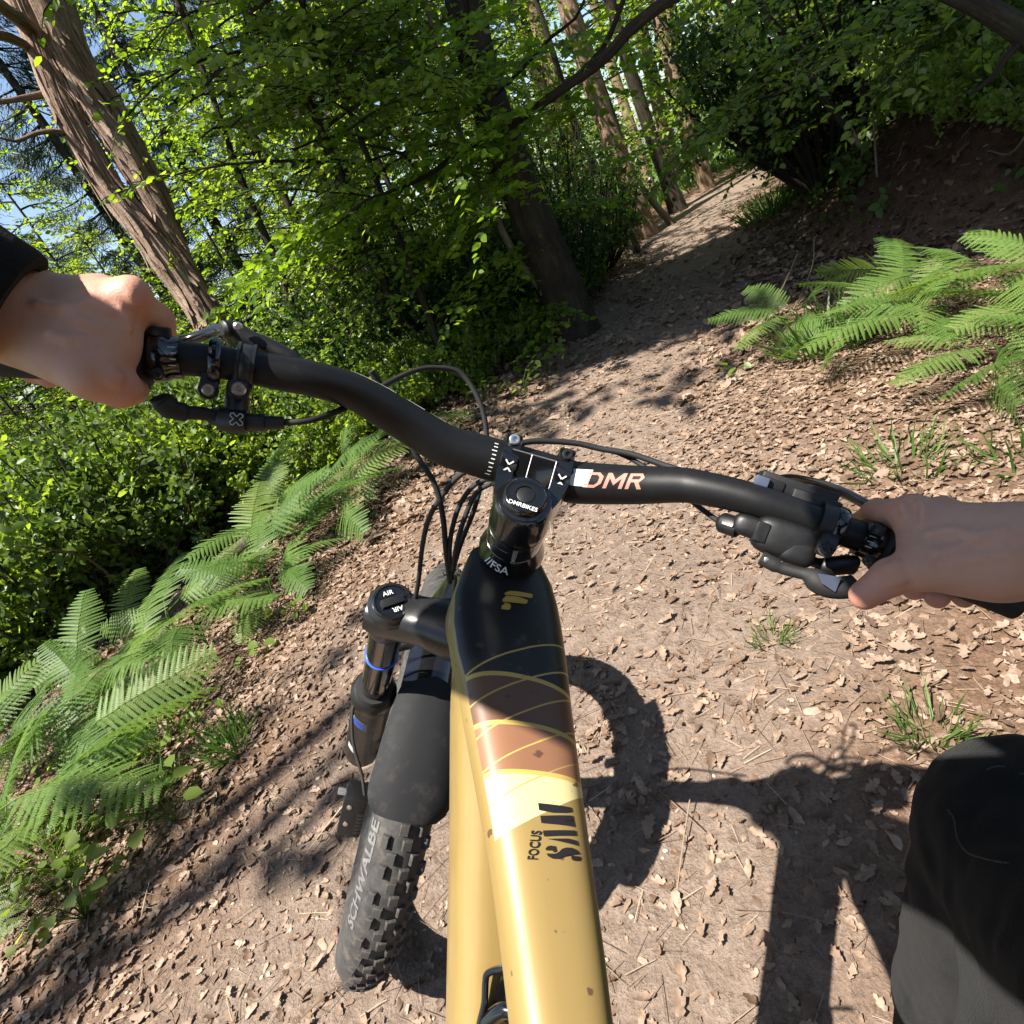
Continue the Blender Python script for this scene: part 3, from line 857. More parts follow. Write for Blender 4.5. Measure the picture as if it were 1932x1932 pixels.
for (px_, py_, hd_, az_, L_) in ((930, 262, 4.4, 200, .9), (860, 300, 4.3, 190, 1.0), (780, 345, 4.15, 180, 1.1), (700, 375, 3.95, 170, .9), (640, 415, 3.8, 185, .8), (760, 300, 4.4, 170, .9), (1010, 205, 4.1, 120, .8), (1090, 150, 3.8, 110, .8),
                                 (1150, 95, 3.6, 60, .9), (1040, 70, 4.4, 150, .8), (985, 130, 4.5, 200, .9), (900, 110, 4.7, 180, 1.1), (885, 40, 4.6, 160, 1.2), (950, 330, 4.7, 230, .9), (1000, 420, 4.9, 20, .9), (1040, 350, 4.9, 340, 1.0), (975, 330, 4.5, 250, 1.0), (1010, 450, 4.5, 200, .9), (1050, 500, 4.55, 170, .9), (960, 230, 4.4, 260, 1.0), (940, 150, 4.5, 280, 1.0), (1060, 560, 4.6, 220, .7), (985, 390, 4.4, 150, .9), (1035, 440, 4.5, 120, .9), (915, 60, 4.5, 240, 1.0), (1000, 300, 4.3, 190, .9)):
    spray(fo, None, at_h(px_, py_, hd_), R_(az_ + rng.uniform(-25, 25)), L_, .1, .3, .058, 15, flat=.3)
link('crown', fo.mesh('crown', LEAF_BEECH, cb), None, dark)

def stem_through(kind, label, pts, hds, rads, bark, cat='tree', group=None, seed=0, up=3.0, relief=.1):
    pw = [at_h(x, y, h) for (x, y), h in zip(pts, hds if hasattr(hds, '__len__') else [hds] * len(pts))]
    b = pw[0].copy(); b[2] = ground_h(b)[0] - .08; pw[0] = b
    return one_tree(kind, label, cat, b, [(extra(pw, 2, up), list(rads) + [rads[-1] * .7, rads[-1] * .3], 'trunk')], bark, group, 16, relief, seed), b
stem_through('sapling', 'thin pale sapling standing just left of the dark tree foot', [(1045, 655), (1028, 560), (985, 500), (955, 450), (925, 385), (890, 320), (865, 240), (830, 120), (780, -100)], 4.75, [.032, .03, .028, .026, .024, .022, .02, .016, .01], BARK_GREY, seed=81)
stem_through('sapling', 'slim dark stem leaning among the shrubs above the left brake lever', [(610, 690), (570, 610), (545, 560), (520, 490), (480, 400), (440, 300), (400, 180)], 5.2, [.035, .034, .033, .03, .028, .025, .02], BARK_DARK, seed=82)
stem_through('pine_tree', 'rough pine trunk lit on its right edge beside the far trail', [(1222, 440), (1195, 370), (1165, 290), (1140, 225), (1110, 130), (1080, 40), (1040, -80)], 8.6, [.14, .125, .12, .115, .11, .105, .10], BARK_PINE, seed=83, up=5)
stem_through('sapling', 'thin dark stem between the two sunlit pine trunks', [(1200, 458), (1168, 400), (1135, 345), (1105, 290), (1080, 220), (1050, 120)], 7.6, [.05, .045, .042, .04, .035, .03], BARK_DARK, seed=84)
stem_through('pine_tree', 'sunlit orange pine trunk left of the far trail', [(1178, 440), (1150, 380), (1118, 320), (1095, 280), (1060, 200), (1030, 100), (1000, 0)], 11.5, [.15, .14, .13, .125, .12, .11, .1], BARK_PINE, seed=85, up=5)
stem_through('pine_tree', 'dark trunk with a forked foot at the turn of the trail', [(1283, 410), (1262, 350), (1240, 290), (1215, 215), (1185, 120), (1150, 0)], 9.8, [.15, .10, .09, .085, .08, .07], BARK_DARK, seed=86, up=5)
stem_through('sapling', 'slanting thin stem crossing in front of the forked trunk', [(1275, 425), (1235, 385), (1200, 335), (1180, 290), (1160, 220)], 8.9, [.05, .04, .035, .03, .02], BARK_GREY, seed=87, up=1.5)
stem_through('pine_tree', 'tall bare pine stem standing up behind the trail turn', [(1345, 390), (1318, 300), (1295, 230), (1275, 150), (1250, 60), (1225, -60)], 11, [.12, .11, .105, .10, .10, .09], BARK_PINE, seed=88, up=5)
stem_through('birch_tree', 'sunlit whitish trunk seen through the leaves at the upper right', [(1925, 210), (1915, 150), (1902, 90), (1890, 20), (1880, -60)], 9.5, [.11, .10, .095, .09, .08], BARK_PALE, seed=89)
# holly-like stems leaning out of the bank
for k, (pts_, hd_, r_, lab) in enumerate((
        ([(1675, 392), (1640, 320), (1600, 245), (1555, 190), (1520, 135), (1490, 80), (1440, 20), (1390, -60)], 5.0, .030, 'long leaning stem on the bank that slants up to the left, leftmost of its clump'),
        ([(1700, 380), (1665, 300), (1640, 210), (1620, 140), (1590, 60), (1570, -40)], 5.3, .030, 'dark upright stem in the bank clump forking above the fern'),
        ([(1720, 372), (1700, 290), (1690, 200), (1700, 130), (1715, 60), (1725, -20)], 5.2, .014, 'thin pale stem of the bank clump bending to the right at its top'),
        ([(1770, 335), (1775, 250), (1790, 170), (1830, 90), (1850, 0)], 5.6, .014, 'thin grey sapling near the top edge of the bank'),
        ([(1850, 300), (1862, 200), (1880, 120), (1925, 50)], 5.0, .013, 'curved slender sapling at the bank top near the right border'))):
    stem_through('leaning_sapling', lab, pts_, hd_, list(np.linspace(r_, r_ * .55, len(pts_))), BARK_DARK if k < 2 else BARK_GREY, seed=90 + k, up=1.0)
lb = at_h(2060, 330, 3.4); lb[2] = ground_h(lb)[0]
one_tree('leaning_tree', 'thick dark limb slanting down across the top right corner', 'tree', lb,
         [([lb, at_h(2050, 220, 3.3), at_h(2000, 120, 3.3), at_h(1932, 62, 3.3), at_h(1860, 18, 3.3), at_h(1780, -20, 3.3), at_h(1650, -80, 3.4)], [.07, .06, .046, .040, .036, .032, .028], 'trunk'),
          ([at_h(1930, 75, 3.3), at_h(1895, 110, 3.25), at_h(1870, 150, 3.25), at_h(1825, 180, 3.2)], [.018, .014, .010, .007], 'bough')], BARK_DARK, seed=97, seg=24)

fo = Foliage(); wo = Wood(); lean_o = bpy.data.objects['leaning_tree']
for k in range(26):
    spray(fo, wo, at_h(rng.uniform(1330, 1930), rng.uniform(-60, 230), rng.uniform(4.0, 6.0)), R_(rng.uniform(90, 260)), rng.uniform(.5, .9), .12, .3, .050, 12, .006, flat=.5)
link('crown', fo.mesh('crown', LEAF_LIGHT, lb), None, lean_o); link('twig', wo.mesh('twig', BARK_DARK, lb), None, lean_o)['kind'] = 'stuff'
# ------------------------------------------------------------------ repeated trees and shrubs
ORD = ['nearest', 'second nearest', 'third nearest', 'fourth nearest', 'fifth nearest', 'sixth nearest', 'seventh nearest', 'eighth nearest', 'ninth nearest', 'tenth nearest', 'eleventh nearest', 'twelfth nearest', 'thirteenth nearest', 'fourteenth nearest', 'fifteenth nearest', 'sixteenth nearest', 'seventeenth nearest']
CNT = {}
def where(az, d):
    """which landmark of the picture a plant stands over"""
    q = ROT.T @ (np.array(pol(az, d)) + np.array([0, 0, 1.0]) - TOCAM); x = C_PX + F_PX * q[0] / max(.05, -q[2])
    for lim, s in ((60, 'at the left border'), (260, 'over the left hand'), (470, 'over the left brake lever'), (680, 'over the left bar bend'), (900, 'left of the dark tree'), (1110, 'round the dark tree'),
                   (1330, 'by the far trail'), (1560, 'over the right bar bend'), (1800, 'over the right ferns'), (9e9, 'at the right border')):
        if x < lim: return s
def put(kind, meshes, az, d, sc, label, cat, group, parts=('trunk', 'crown'), tilt=0.05):
    w = where(az, d); k = CNT.get((group, w), 0); CNT[(group, w)] = k + 1
    label = label + ', ' + ORD[k] + ' of those ' + w
    plant_copy(kind, meshes, pol(az, d), rng.uniform(0, 6.28), sc, label, cat, group, parts, (rng.normal(0, tilt), rng.normal(0, tilt)))
for az, d, v_, s_ in sorted(((1, 4.4, 1, .9), (-2.5, 5.2, 2, .85), (3, 5.8, 1, 1.1), (-12, 7.6, 0, .9), (-6, 6.8, 2, .9)), key=lambda q: q[1]):
    put('young_beech', YT[v_], az, d, s_, 'young beech with bright flat boughs', 'young tree', 'young beeches in the middle left')
for az, d, v_, s_ in sorted(((8, 7.0, 1, 1.1), (11, 8.4, 1, 1.1), (4, 8.6, 1, 1.2), (14.5, 9.0, 3, .9), (-2, 9.0, 2, 1.2), (14, 10.5, 0, 1.2), (9, 12.5, 2, 1.4)), key=lambda q: q[1]):
    put('young_beech', YT[v_], az, d, s_, 'sapling in the thicket', 'young tree', 'saplings behind the dark tree')
for az, d, v_, s_ in sorted(((-27, 7.5, 0, .55), (-34, 9.5, 1, .6), (-21, 9.0, 3, .6), (-39, 7.5, 3, .6), (-30, 12.5, 2, .6), (-18, 11, 3, .8), (-43, 10, 1, .6), (-8, 14, 2, 1.1), (-31, 6.8, 3, 1.0), (-36, 8.6, 0, .75), (-25.5, 8.4, 3, 1.1), (-21.5, 7.4, 1, .75), (-29, 9.6, 1, .9), (-40, 9.2, 0, .8), (-33, 11.5, 2, .75), (-27, 9.4, 2, .85), (-23.5, 10.2, 2, .85), (-30.5, 10.6, 2, .8)), key=lambda q: q[1]):
    put('young_beech', YT[v_], az, d, s_, 'bright sapling on the falling slope', 'young tree', 'saplings on the left slope')
for az, d, v_, s_ in sorted(((21, 11.5, 0, 1.0), (25, 13, 2, 1.1), (30, 11.5, 1, 1.0), (33, 8.2, 0, 1.0), (36, 10, 2, 1.1), (41, 8.5, 1, 1.0), (45, 10, 0, 1.1), (50, 8, 2, 1.0), (29, 15, 2, 1.4), (38, 14, 0, 1.4), (47, 14, 2, 1.3), (19, 15, 2, 1.5), (54, 11, 0, 1.2)), key=lambda q: q[1]):
    put('young_beech', YT[v_], az, d, s_, 'sapling beyond the bank', 'young tree', 'saplings beyond the bank')
for az, d, v_, s_ in sorted(((34, 5.6, 0, 1.0), (38, 5.9, 0, 1.05), (33.5, 6.6, 1, .9), (42, 6.6, 0, .9), (37, 7.4, 0, 1.2), (45, 5.6, 1, .9), (50, 5.2, 1, .9), (47.5, 6.4, 0, 1.0)), key=lambda q: q[1]):
    put('holly_bush', HOLLY[v_], az, d, s_, 'glossy holly on the bank', 'bush', 'hollies on the bank', ('stem', 'foliage'))
for az, d, v_, s_ in sorted(((9.5, 5.6, 1, .85), (13, 6.3, 0, .8), (5.5, 5.5, 1, .9), (1, 5.8, 0, .85), (-4, 5.5, 1, .9), (-9, 5.4, 1, .85), (16, 6.8, 1, .8), (12, 5.7, 1, .6)), key=lambda q: q[1]):
    put('holly_bush', HOLLY[v_], az, d, s_, 'dark evergreen bush', 'bush', 'evergreens round the dark tree', ('stem', 'foliage'))
for az, d, v_, s_ in sorted(((-47, 4.9, 0, 1.1), (-42, 4.55, 3, 1.1), (-37, 4.5, 0, 1.0), (-32.5, 4.5, 3, 1.1), (-28, 4.6, 0, 1.05), (-24, 4.8, 3, 1.1), (-20, 5.0, 0, 1.0), (-16, 5.0, 3, .9), (-40, 5.4, 0, 1.2), (-34, 5.5, 3, 1.25), (-29, 5.9, 0, 1.2), (-45, 5.8, 3, 1.2),
                      (-24, 6.3, 0, 1.2), (-37, 6.8, 0, 1.3), (-53, 5.2, 0, 1.1), (-50, 6.4, 0, 1.3), (-12, 5.6, 1, 1.0), (-31, 7.6, 0, 1.3), (-44, 7.4, 0, 1.3)), key=lambda q: q[1]):
    put('evergreen_shrub', SHRUB[v_], az, d, s_, ('small-leaved evergreen shrub' if v_ < 3 else 'light leafy shrub in the hedge'), 'shrub', 'hedge of shrubs at the left', ('stem', 'foliage'))
for az, d, v_, s_ in sorted(((-9, 4.5, 2, 1.1), (-4, 4.6, 2, 1.0), (1, 4.5, 2, .9), (4, 4.9, 2, .9), (7.5, 4.8, 2, .8), (-15, 4.4, 2, 1.0), (-12, 4.7, 1, .8), (-6.5, 5.0, 1, .9), (-1.5, 5.1, 1, .8), (10.5, 5.3, 2, .7), (-18, 4.4, 2, .9), (13.5, 6.0, 2, .7), (47, 4.7, 2, .9), (43, 5.0, 2, .8), (51, 4.4, 2, .9), (49, 4.0, 2, .8), (45, 4.2, 2, .75), (41, 4.7, 2, .8), (53, 3.9, 2, .8), (46.5, 5.5, 1, .9), (50, 4.9, 1, .9)), key=lambda q: q[1]):
    put('low_shrub', SHRUB[v_], az, d, s_, 'knee-high leafy shrub', 'shrub', 'low shrubs at the wood edge', ('stem', 'foliage'))
for az, d, v_, s_ in sorted(((-27, 14, 0, .8), (-17, 16, 0, 1.0), (-33, 17, 1, .9), (-11.5, 17, 1, 1.1), (-36, 12, 1, .9), (-6, 20, 0, 1.3), (-26, 21, 0, 1.2), (1, 19, 0, 1.2)), key=lambda q: q[1]):
    put('spruce_tree', SPRUCE[v_], az, d, s_, 'tall dark spruce', 'tree', 'spruces at the upper left', tilt=.02)

# the wood farther off reads as one mass
fw = Foliage((LEAF4_V, LEAF4_F))
n = 60000
az = np.radians(rng.uniform(-62, 66, n)); d = 15 + 17 * rng.uniform(0, 1, n) ** .8
deg = np.degrees(az)
top = np.interp(deg, [-62, -35, -20, -10, 0, 12, 66], [1.2, 1.0, 1.4, 3.0, 6.0, 9.0, 9.0])
zc = top * rng.uniform(-.12, 1, n) ** 1.1
pos = np.c_[d * np.sin(az), d * np.cos(az), zc]
pos[:, 2] += ground_h(pos) * (deg > -5) + np.where(deg <= -5, -1.8, 0)
keep = fbm(pos / np.array([2.2, 2.2, 1.5]), 3, 61) > np.interp(zc / top, [0, .6, 1], [.30, .44, .60])
pos = pos[keep]
fw.add(pos, rng.normal(0, 1, (len(pos), 3)), np.array([0, 0, 1.0]) + rng.normal(0, .7, (len(pos), 3)), rng.uniform(.10, .24, len(pos)))
far = link('far_wood', fw.mesh('far_wood', LEAF_BEECH)); tag(far, 'sunlit leafy wood closing the view in the distance', 'woods', kind='stuff')
def fk(az):
    w = where(az, 20); CNT[('fp', w)] = CNT.get(('fp', w), -1) + 1; return CNT[('fp', w)]
for k, (az, d) in enumerate(sorted(((6, 17), (11, 20), (17, 18), (22, 21), (26, 17), (32, 19), (37, 22), (43, 18), (48, 21), (-3, 23), (14, 26), (29, 25), (40, 27), (24, 15.5), (34.5, 16)), key=lambda q: q[1])):
    p = np.array(pol(az, d)); t = np.array([p, p + np.array([rng.normal(0, .2), rng.normal(0, .2), 6]), p + np.array([rng.normal(0, .4), rng.normal(0, .4), 13])])
    one_tree('far_pine', 'slender far pine trunk, ' + ORD[fk(az)] + ' of those ' + where(az, 20), 'tree', p, [(t, [.16, .13, .08], 'trunk')], BARK_PINE, 'far pine trunks', 10, .08, 300 + k)

# ------------------------------------------------------------------ the leaf canopy overhead
# unseen crowns on tall trees; leaves are laid only where their shadow is wanted
def wanted_shade(g):
    """shade wanted at a place on the ground, which sets the canopy leaves: the clearing round the bicycle is open to the sun"""
    w = .22 - .20 * sstep(g[:, 1], 4.5, 6.0)
    def blob(x, y, rx, ry, val, ang=0.0):
        nonlocal w
        c, s = math.cos(ang), math.sin(ang); dx, dy = g[:, 0] - x, g[:, 1] - y
        q = ((dx * c + dy * s) / rx) ** 2 + ((-dx * s + dy * c) / ry) ** 2
        k = np.exp(-q ** 2); w = w * (1 - k) + val * k
    blob(-1.0, 6.2, 3.0, 2.4, .03); blob(-3.2, 5.0, 2.6, 2.4, .05)
    blob(3.1, 2.9, 1.5, 1.6, 1.4); blob(1.55, 4.45, 1.3, .95, 1.4); blob(3.5, 4.7, 1.0, 1.0, .55); blob(.8, 5.2, .7, .6, 1.0); blob(2.2, 3.7, .9, .6, 1.4); blob(2.55, 5.5, .9, .8, 1.2)
    blob(-.1, 1.9, 2.4, 1.75, .02); blob(1.7, 2.05, .95, .8, .0); blob(-2.0, 2.6, 1.6, 1.6, .0)
    blob(3.3, 6.9, 1.1, 1.0, .5); blob(3.0, 9.8, 2.8, 1.8, .0); blob(6.6, 6.2, 1.8, 1.8, .05)
    blob(.4, 3.35, 1.1, .55, .42); blob(-1.05, 1.2, .8, .6, .36); blob(-.75, 1.75, .4, .3, .35); blob(1.1, 2.95, .9, .45, .46); blob(-.45, 1.45, .3, .2, .3)
    return w
n = 150000
g = np.c_[rng.uniform(-7, 11, n), rng.uniform(-3, 15, n)]
h = rng.uniform(5.2, 10.5, n)
den = wanted_shade(g)
cl = .55 * fbm(np.c_[g / .8, h / 3], 3, 71) + .45 * fbm(np.c_[g / .22, h / 3], 2, 72)
keep = (cl < .30 + .40 * den) & (rng.uniform(size=n) < .15 + .75 * den) & (den > .03)
g, h = g[keep], h[keep]
pos = np.c_[g - LDIR[:2] / abs(LDIR[2]) * h[:, None], h]
g2 = np.c_[rng.uniform(.2, 5.5, 70000), rng.uniform(1.2, 6.6, 70000)]; h2 = rng.uniform(5.2, 10.5, 70000)
d2 = wanted_shade(g2); k2 = (d2 > .75) & (rng.uniform(size=70000) < (d2 - .6) * 1.2)
pos = np.concatenate([pos, np.c_[g2[k2] - LDIR[:2] / abs(LDIR[2]) * h2[k2, None], h2[k2]]])
TALL = [(-2.6, -1.6), (-4.6, 1.6), (-1.2, -3.4), (2.2, -2.0), (-.2, 6.8), (4.8, 1.2), (6.2, 8.2), (-5.5, 6.5), (3.6, 12.5), (7.5, 3.8), (-4.2, -.25), (-4.7, -.75)]  # the last two are added for the shadow bands they cast
TALL_LAB = ['tall oak standing just behind the rider to the left', 'tall oak left of the hedge of shrubs', 'tall oak well behind the rider', 'tall oak behind the rider to the right', 'tall oak hidden in the thicket past the dark tree',
            'tall oak on top of the near end of the bank', 'tall oak beyond the turn of the trail', 'tall oak on the slope far to the left', 'tall oak at the far end of the trail', 'tall oak beyond the middle of the bank', 'straight oak added left of the rider to cast a shadow band, nearer of two', 'straight oak added left of the rider to cast a shadow band, farther of two']
T_ = np.array(TALL)
near = ((pos[:, None, :2] - T_[None]) ** 2).sum(-1).argmin(1)
for k, (x, y) in enumerate(TALL):
    zb = float(ground_h([(x, y)])[0]); b = np.array([x, y, zb - .1])
    o = one_tree('tall_oak', TALL_LAB[k], 'tree', b, [([b, b + [.05, .02, 3], b + [.1, -.05, 6], b + [.05, .1, 10.5]], [.17, .14, .11, .05] if k < 10 else [.075, .065, .05, .03], 'trunk')], BARK_DARK, None, 14, .12, 500 + k)
    m_ = near == k
    fo = Foliage((LEAF4_V, LEAF4_F)); p = pos[m_]
    fo.add(p, rng.normal(0, 1, (len(p), 3)), np.array([0, 0, 1.0]) + rng.normal(0, .6, (len(p), 3)), rng.uniform(.13, .22, len(p)))
    wo = Wood(); cen = b + np.array([.05, .05, 7])
    for j in range(0, len(p), max(1, len(p) // 26)):
        st_ = b + np.array([.08, 0, max(4, p[j, 2] - 1.8)]); sp_ = st_ + np.linspace(0, 1, 9)[:, None] * (p[j] - st_)
        if wanted_shade(sp_[:, :2] + LDIR[:2] / abs(LDIR[2]) * sp_[:, 2:3]).min() < .12: continue
        wo.limb([st_, (st_ + p[j]) / 2 + [0, 0, .3], p[j]], [.05, .03, .008], 5)
    if len(p): link('crown', fo.mesh('crown', CANOPY, b), None, o)
    if wo.n: link('bough', wo.mesh('bough', BARK_DARK, b), None, o)

# ------------------------------------------------------------------ ferns
FERN = leaf_material('bracken_green', objvar=.6, stops=[(0, (.05, .105, .02)), (.45, (.095, .17, .034)), (.85, (.145, .22, .05)), (.96, (.20, .23, .07)), (1, (.22, .16, .07))], trans=(1.35, 1.4, .7), rough=.5, tw=.42)
def frond(seed, L=.62, W=.15, pairs=19, curl=.35):
    r = np.random.default_rng(seed); V, Fq, off = [], [], 0
    t = np.linspace(0, 1, 16); pts = np.c_[r.normal(0, .006, 16).cumsum(), t * L, (.42 * t - curl * 1.05 * t ** 2) * L]
    tv, tf, _ = uv_tube(pts, np.linspace(.0032, .0007, 16), 4)
    V.append(tv); Fq.append(tf); off += len(tv)
    for i in range(pairs):
        u = .20 + .79 * i / (pairs - 1); p = np.array([np.interp(u, t, pts[:, a]) for a in range(3)]); q = np.array([np.interp(min(1, u + .02), t, pts[:, a]) for a in range(3)])
        ax = nrm(q - p) if u < .98 else nrm(pts[-1] - pts[-2])
        env = math.sin(math.pi * min(1, (1 - u) * .62 + .10)) * (1 if u > .28 else .75) * (1 - .1 * (u < .3))
        for sd in (-1, 1):
            l = W * env * r.uniform(.88, 1.08) + .006
            d = nrm(np.array([sd, 0, 0]) * 1.0 + ax * .42 + np.array([0, 0, -.16 + r.normal(0, .06)]))
            n = nrm(np.cross(d, ax) * sd * 1.0); n = n if n[2] > 0 else -n
            nl = max(4, int(float(l) / .0082)); b = np.cross(n, d)
            for k in range(nl):
                s0, s1 = k / nl, (k + .92) / nl
                w = (.0125 * (1 - s0) ** .6 + .0018) * min(1, l / .08 + .25)
                dr = -.10 * s0 ** 2 * l
                for s2 in (-1, 1):
                    a0, a1 = p + d * l * s0 + np.array([0, 0, dr]), p + d * l * s1 + np.array([0, 0, dr])
                    ext = b * s2 * w + d * l * .45 / nl
                    V.append(np.array([a0, a1, a1 * .45 + a0 * .55 + ext * 1.0 + d * l * .25 / nl - n * .002, a0 + ext * .72 - n * .001]))
                    Fq.append(np.array([[0, 1, 2, 3]]) + off); off += 4
    me = fast_mesh('frond', np.concatenate(V), [np.concatenate(Fq)]); me.materials.append(FERN); return me
FR_ME = [frond(s, L, W, n, c) for s, L, W, n, c in ((1, .62, .16, 19, .30), (2, .70, .18, 21, .38), (3, .52, .15, 17, .25), (4, .58, .17, 18, .5))]
def fern(loc, fr, label, group=None, sc=1.0):
    """fr: list of (azimuth in degrees from +x, pitch)"""
    p = (float(loc[0]), float(loc[1]), float(ground_h([loc[:2]])[0]))
    o = thing('fern', p, label, 'fern', group)
    mb = MB()
    for i, (az_, pit, s_) in enumerate(fr):
        c = bpy.data.objects.new('frond', FR_ME[(i + int(abs(loc[0]) * 10)) % 4]); COL.objects.link(c); c.parent = o
        st_h = .16 * s_ * sc
        c.location = (0.03 * math.cos(R_(az_)), 0.03 * math.sin(R_(az_)), st_h)
        c.rotation_euler = (R_(pit), R_(rng.normal(0, 22)), R_(az_ - 90)); c.scale = (s_ * sc * (1 if group is None else .88),) * 3
        mb.tube([np.array(p), np.array(p) + np.array([0.03 * math.cos(R_(az_)), 0.03 * math.sin(R_(az_)), st_h])], .003, 5)
    build('stalk', mb, FERN, o)
LEFT_F = [((-.95, 3.30), 'fern'), ((-1.12, 3.02), ''), ((-1.25, 2.78), ''), ((-1.42, 2.55), ''), ((-1.58, 2.35), ''), ((-1.72, 2.15), ''), ((-1.85, 1.95), ''), ((-1.70, 2.65), ''), ((-1.95, 2.42), ''), ((-2.15, 2.2), ''),
          ((-2.05, 1.75), ''), ((-2.0, 2.75), ''), ((-2.3, 2.0), ''), ((-1.78, 1.62), ''), ((-1.25, 3.35), ''), ((-2.45, 2.3), ''), ((-.80, 3.65), ''), ((-.75, 3.05), ''), ((-.95, 2.85), ''), ((-1.16, 2.5), ''), ((-1.42, 2.3), ''), ((-1.05, 2.68), ''), ((-.6, 3.42), ''), ((-1.3, 3.15), ''), ((-1.62, 1.78), ''), ((-1.75, 1.48), ''), ((-1.58, 1.58), '')]
NUM = ['first', 'second', 'third', 'fourth', 'fifth', 'sixth', 'seventh', 'eighth', 'ninth', 'tenth', 'eleventh', 'twelfth', 'thirteenth', 'fourteenth', 'fifteenth', 'sixteenth']
FLAB = {}
_edge = [(-poly_side(np.array([l]), PATH)[0][0], l[1], i) for i, (l, _) in enumerate(LEFT_F)]
_med = sorted(e[0] for e in _edge)[len(_edge) // 2]
for row, sel in (('trail-side', lambda e: e[0] < _med), ('hedge-side', lambda e: e[0] >= _med)):
    for k, e in enumerate(sorted((e for e in _edge if sel(e)), key=lambda e: e[1])): FLAB[e[2]] = 'fern in the ' + row + ' row left of the trail, ' + NUM[k] + ' from the near end'
for i, (l, _) in enumerate(LEFT_F):
    l = np.array(l) + rng.normal(0, .04, 2)
    fern(l, [(rng.uniform(-35, 45), rng.uniform(-14, 22), rng.uniform(.7, 1.0)), (rng.uniform(40, 100), rng.uniform(-8, 30), rng.uniform(.55, .9)), (rng.uniform(-100, -35), rng.uniform(-12, 20), rng.uniform(.5, .85)), (rng.uniform(110, 230), rng.uniform(0, 35), rng.uniform(.45, .8))][:4 if i % 2 else 3],
         FLAB[i], 'ferns along the left edge')
RIGHT_F = [((1.62, 2.72), [(150, 8, .75), (200, 2, .7), (95, 20, .7), (20, 10, .7), (250, 0, .6)], 'small fern at the far end of the right clump, tips reaching the trail'),
           ((1.55, 2.28), [(160, 5, .55), (220, -4, .6), (110, 5, .5)], 'low fern in the grass at the left end of the right clump'),
           ((1.80, 2.30), [(190, 8, .8), (240, 5, .8), (130, 16, .8), (60, 20, .75), (300, 5, .7)], 'broad arching fern in the middle of the right clump'),
           ((2.05, 2.05), [(180, 14, .85), (230, 8, .85), (120, 22, .8), (70, 25, .8), (310, 6, .7)], 'tall fern at the foot of the bank in the right clump'),
           ((1.88, 1.72), [(170, 6, .8), (215, -2, .85), (130, 14, .75), (265, -2, .8)], 'sunlit fern nearest the trail in the right clump with drooping tips'),
           ((1.75, 1.42), [(165, -2, .8), (205, -6, .8), (245, -4, .75), (120, 10, .7)], 'low spreading fern above the right hand'),
           ((2.25, 1.55), [(170, 14, .8), (120, 20, .8), (210, 6, .8)], 'fern at the right border with an upright stalk'),
           ((1.72, 2.02), [(175, 10, .85), (230, 0, .8), (120, 18, .8), (280, 2, .7), (50, 20, .7)], 'full fern between the grass and the tall fern of the right clump'),
           ((1.98, 2.38), [(185, 16, .85), (140, 20, .85), (235, 8, .8), (90, 26, .7)], 'fern against the dark bank behind the right clump'),
           ((2.10, 1.80), [(165, 18, .85), (205, 10, .85), (245, 4, .8), (110, 24, .8)], 'fern just below the bank near the right border'),
           ((1.62, 1.66), [(180, 0, .7), (225, -4, .7), (135, 6, .7)], 'low front fern of the right clump over bare leaves')]
for l, fr, lab in RIGHT_F: fern(l, fr, lab, None, .80)

# ------------------------------------------------------------------ grass and small leafy plants
GRASS = leaf_material('grass_blade', [(0, (.05, .11, .018)), (.6, (.085, .16, .03)), (1, (.20, .22, .08))], (1.3, 1.4, .8), .5, .4)
gv = np.array([(-.028, 0, 0), (.028, 0, 0), (.022, .5, .10), (-.022, .5, .10), (0, 1, -.02)]); gf4 = np.array([(0, 1, 2, 3)]); gf3 = np.array([(3, 2, 4)])
def tuft(x, y, n, R0, L, label, group=None):
    zb = float(ground_h([(x, y)])[0]); a = rng.uniform(0, 6.28, n); rr = R0 * np.sqrt(rng.uniform(0, 1, n))
    pos = np.c_[x + rr * np.cos(a), y + rr * np.sin(a), np.full(n, zb)]; pos[:, 2] = ground_h(pos)
    out = np.c_[np.cos(a), np.sin(a), np.zeros(n)] * rng.uniform(.15, .95, (n, 1)) + rng.normal(0, .2, (n, 3)); d = nrm(out + np.array([0, 0, .85]))
    xx = nrm(np.cross(d, rng.normal(0, 1, (n, 3)))); z_ = np.cross(xx, d); sc = L * rng.uniform(.5, 1.1, n)
    v, f4 = stamp(gv, gf4, pos, xx, d, z_, sc); _, f3 = stamp(gv, gf3, pos, xx, d, z_, sc)
    me = fast_mesh('grass_tuft', v, [f4, f3]); me.materials.append(GRASS); o = link('grass_tuft', me); tag(o, label, 'grass tuft', group)
tuft(-1.10, 1.60, 150, .07, .12, 'bushy grass tuft on the dirt left of the fork')
tuft(.42, 1.06, 70, .045, .06, 'tiny bright grass tuft in the middle of the sunlit leaves')
tuft(.50, .69, 80, .05, .085, 'grass tuft beside the rider knee')
tuft(1.52, 2.42, 130, .15, .24, 'long pale grass growing among the right ferns')
tuft(1.70, 2.55, 70, .12, .22, 'grass clump behind the right fern clump')
tuft(1.05, 1.42, 60, .12, .13, 'sparse grass blades in the leaves above the right hand')
tuft(1.25, 1.22, 60, .12, .13, 'sparse grass blades near the right wrist')
tuft(3.35, 5.7, 300, .28, .26, 'grass clump where the bank meets the far trail')
q = disc_points(5200, 2.9, 9.5, 3.0, 9.5, lambda q: sstep(poly_side(q, FOOT)[0], .9, 1.7) * .9)
d = nrm(np.c_[rng.normal(0, .45, (len(q), 2)), np.ones(len(q))]); xx = nrm(np.cross(d, rng.normal(0, 1, (len(q), 3)))); sc = rng.uniform(.12, .34, len(q))
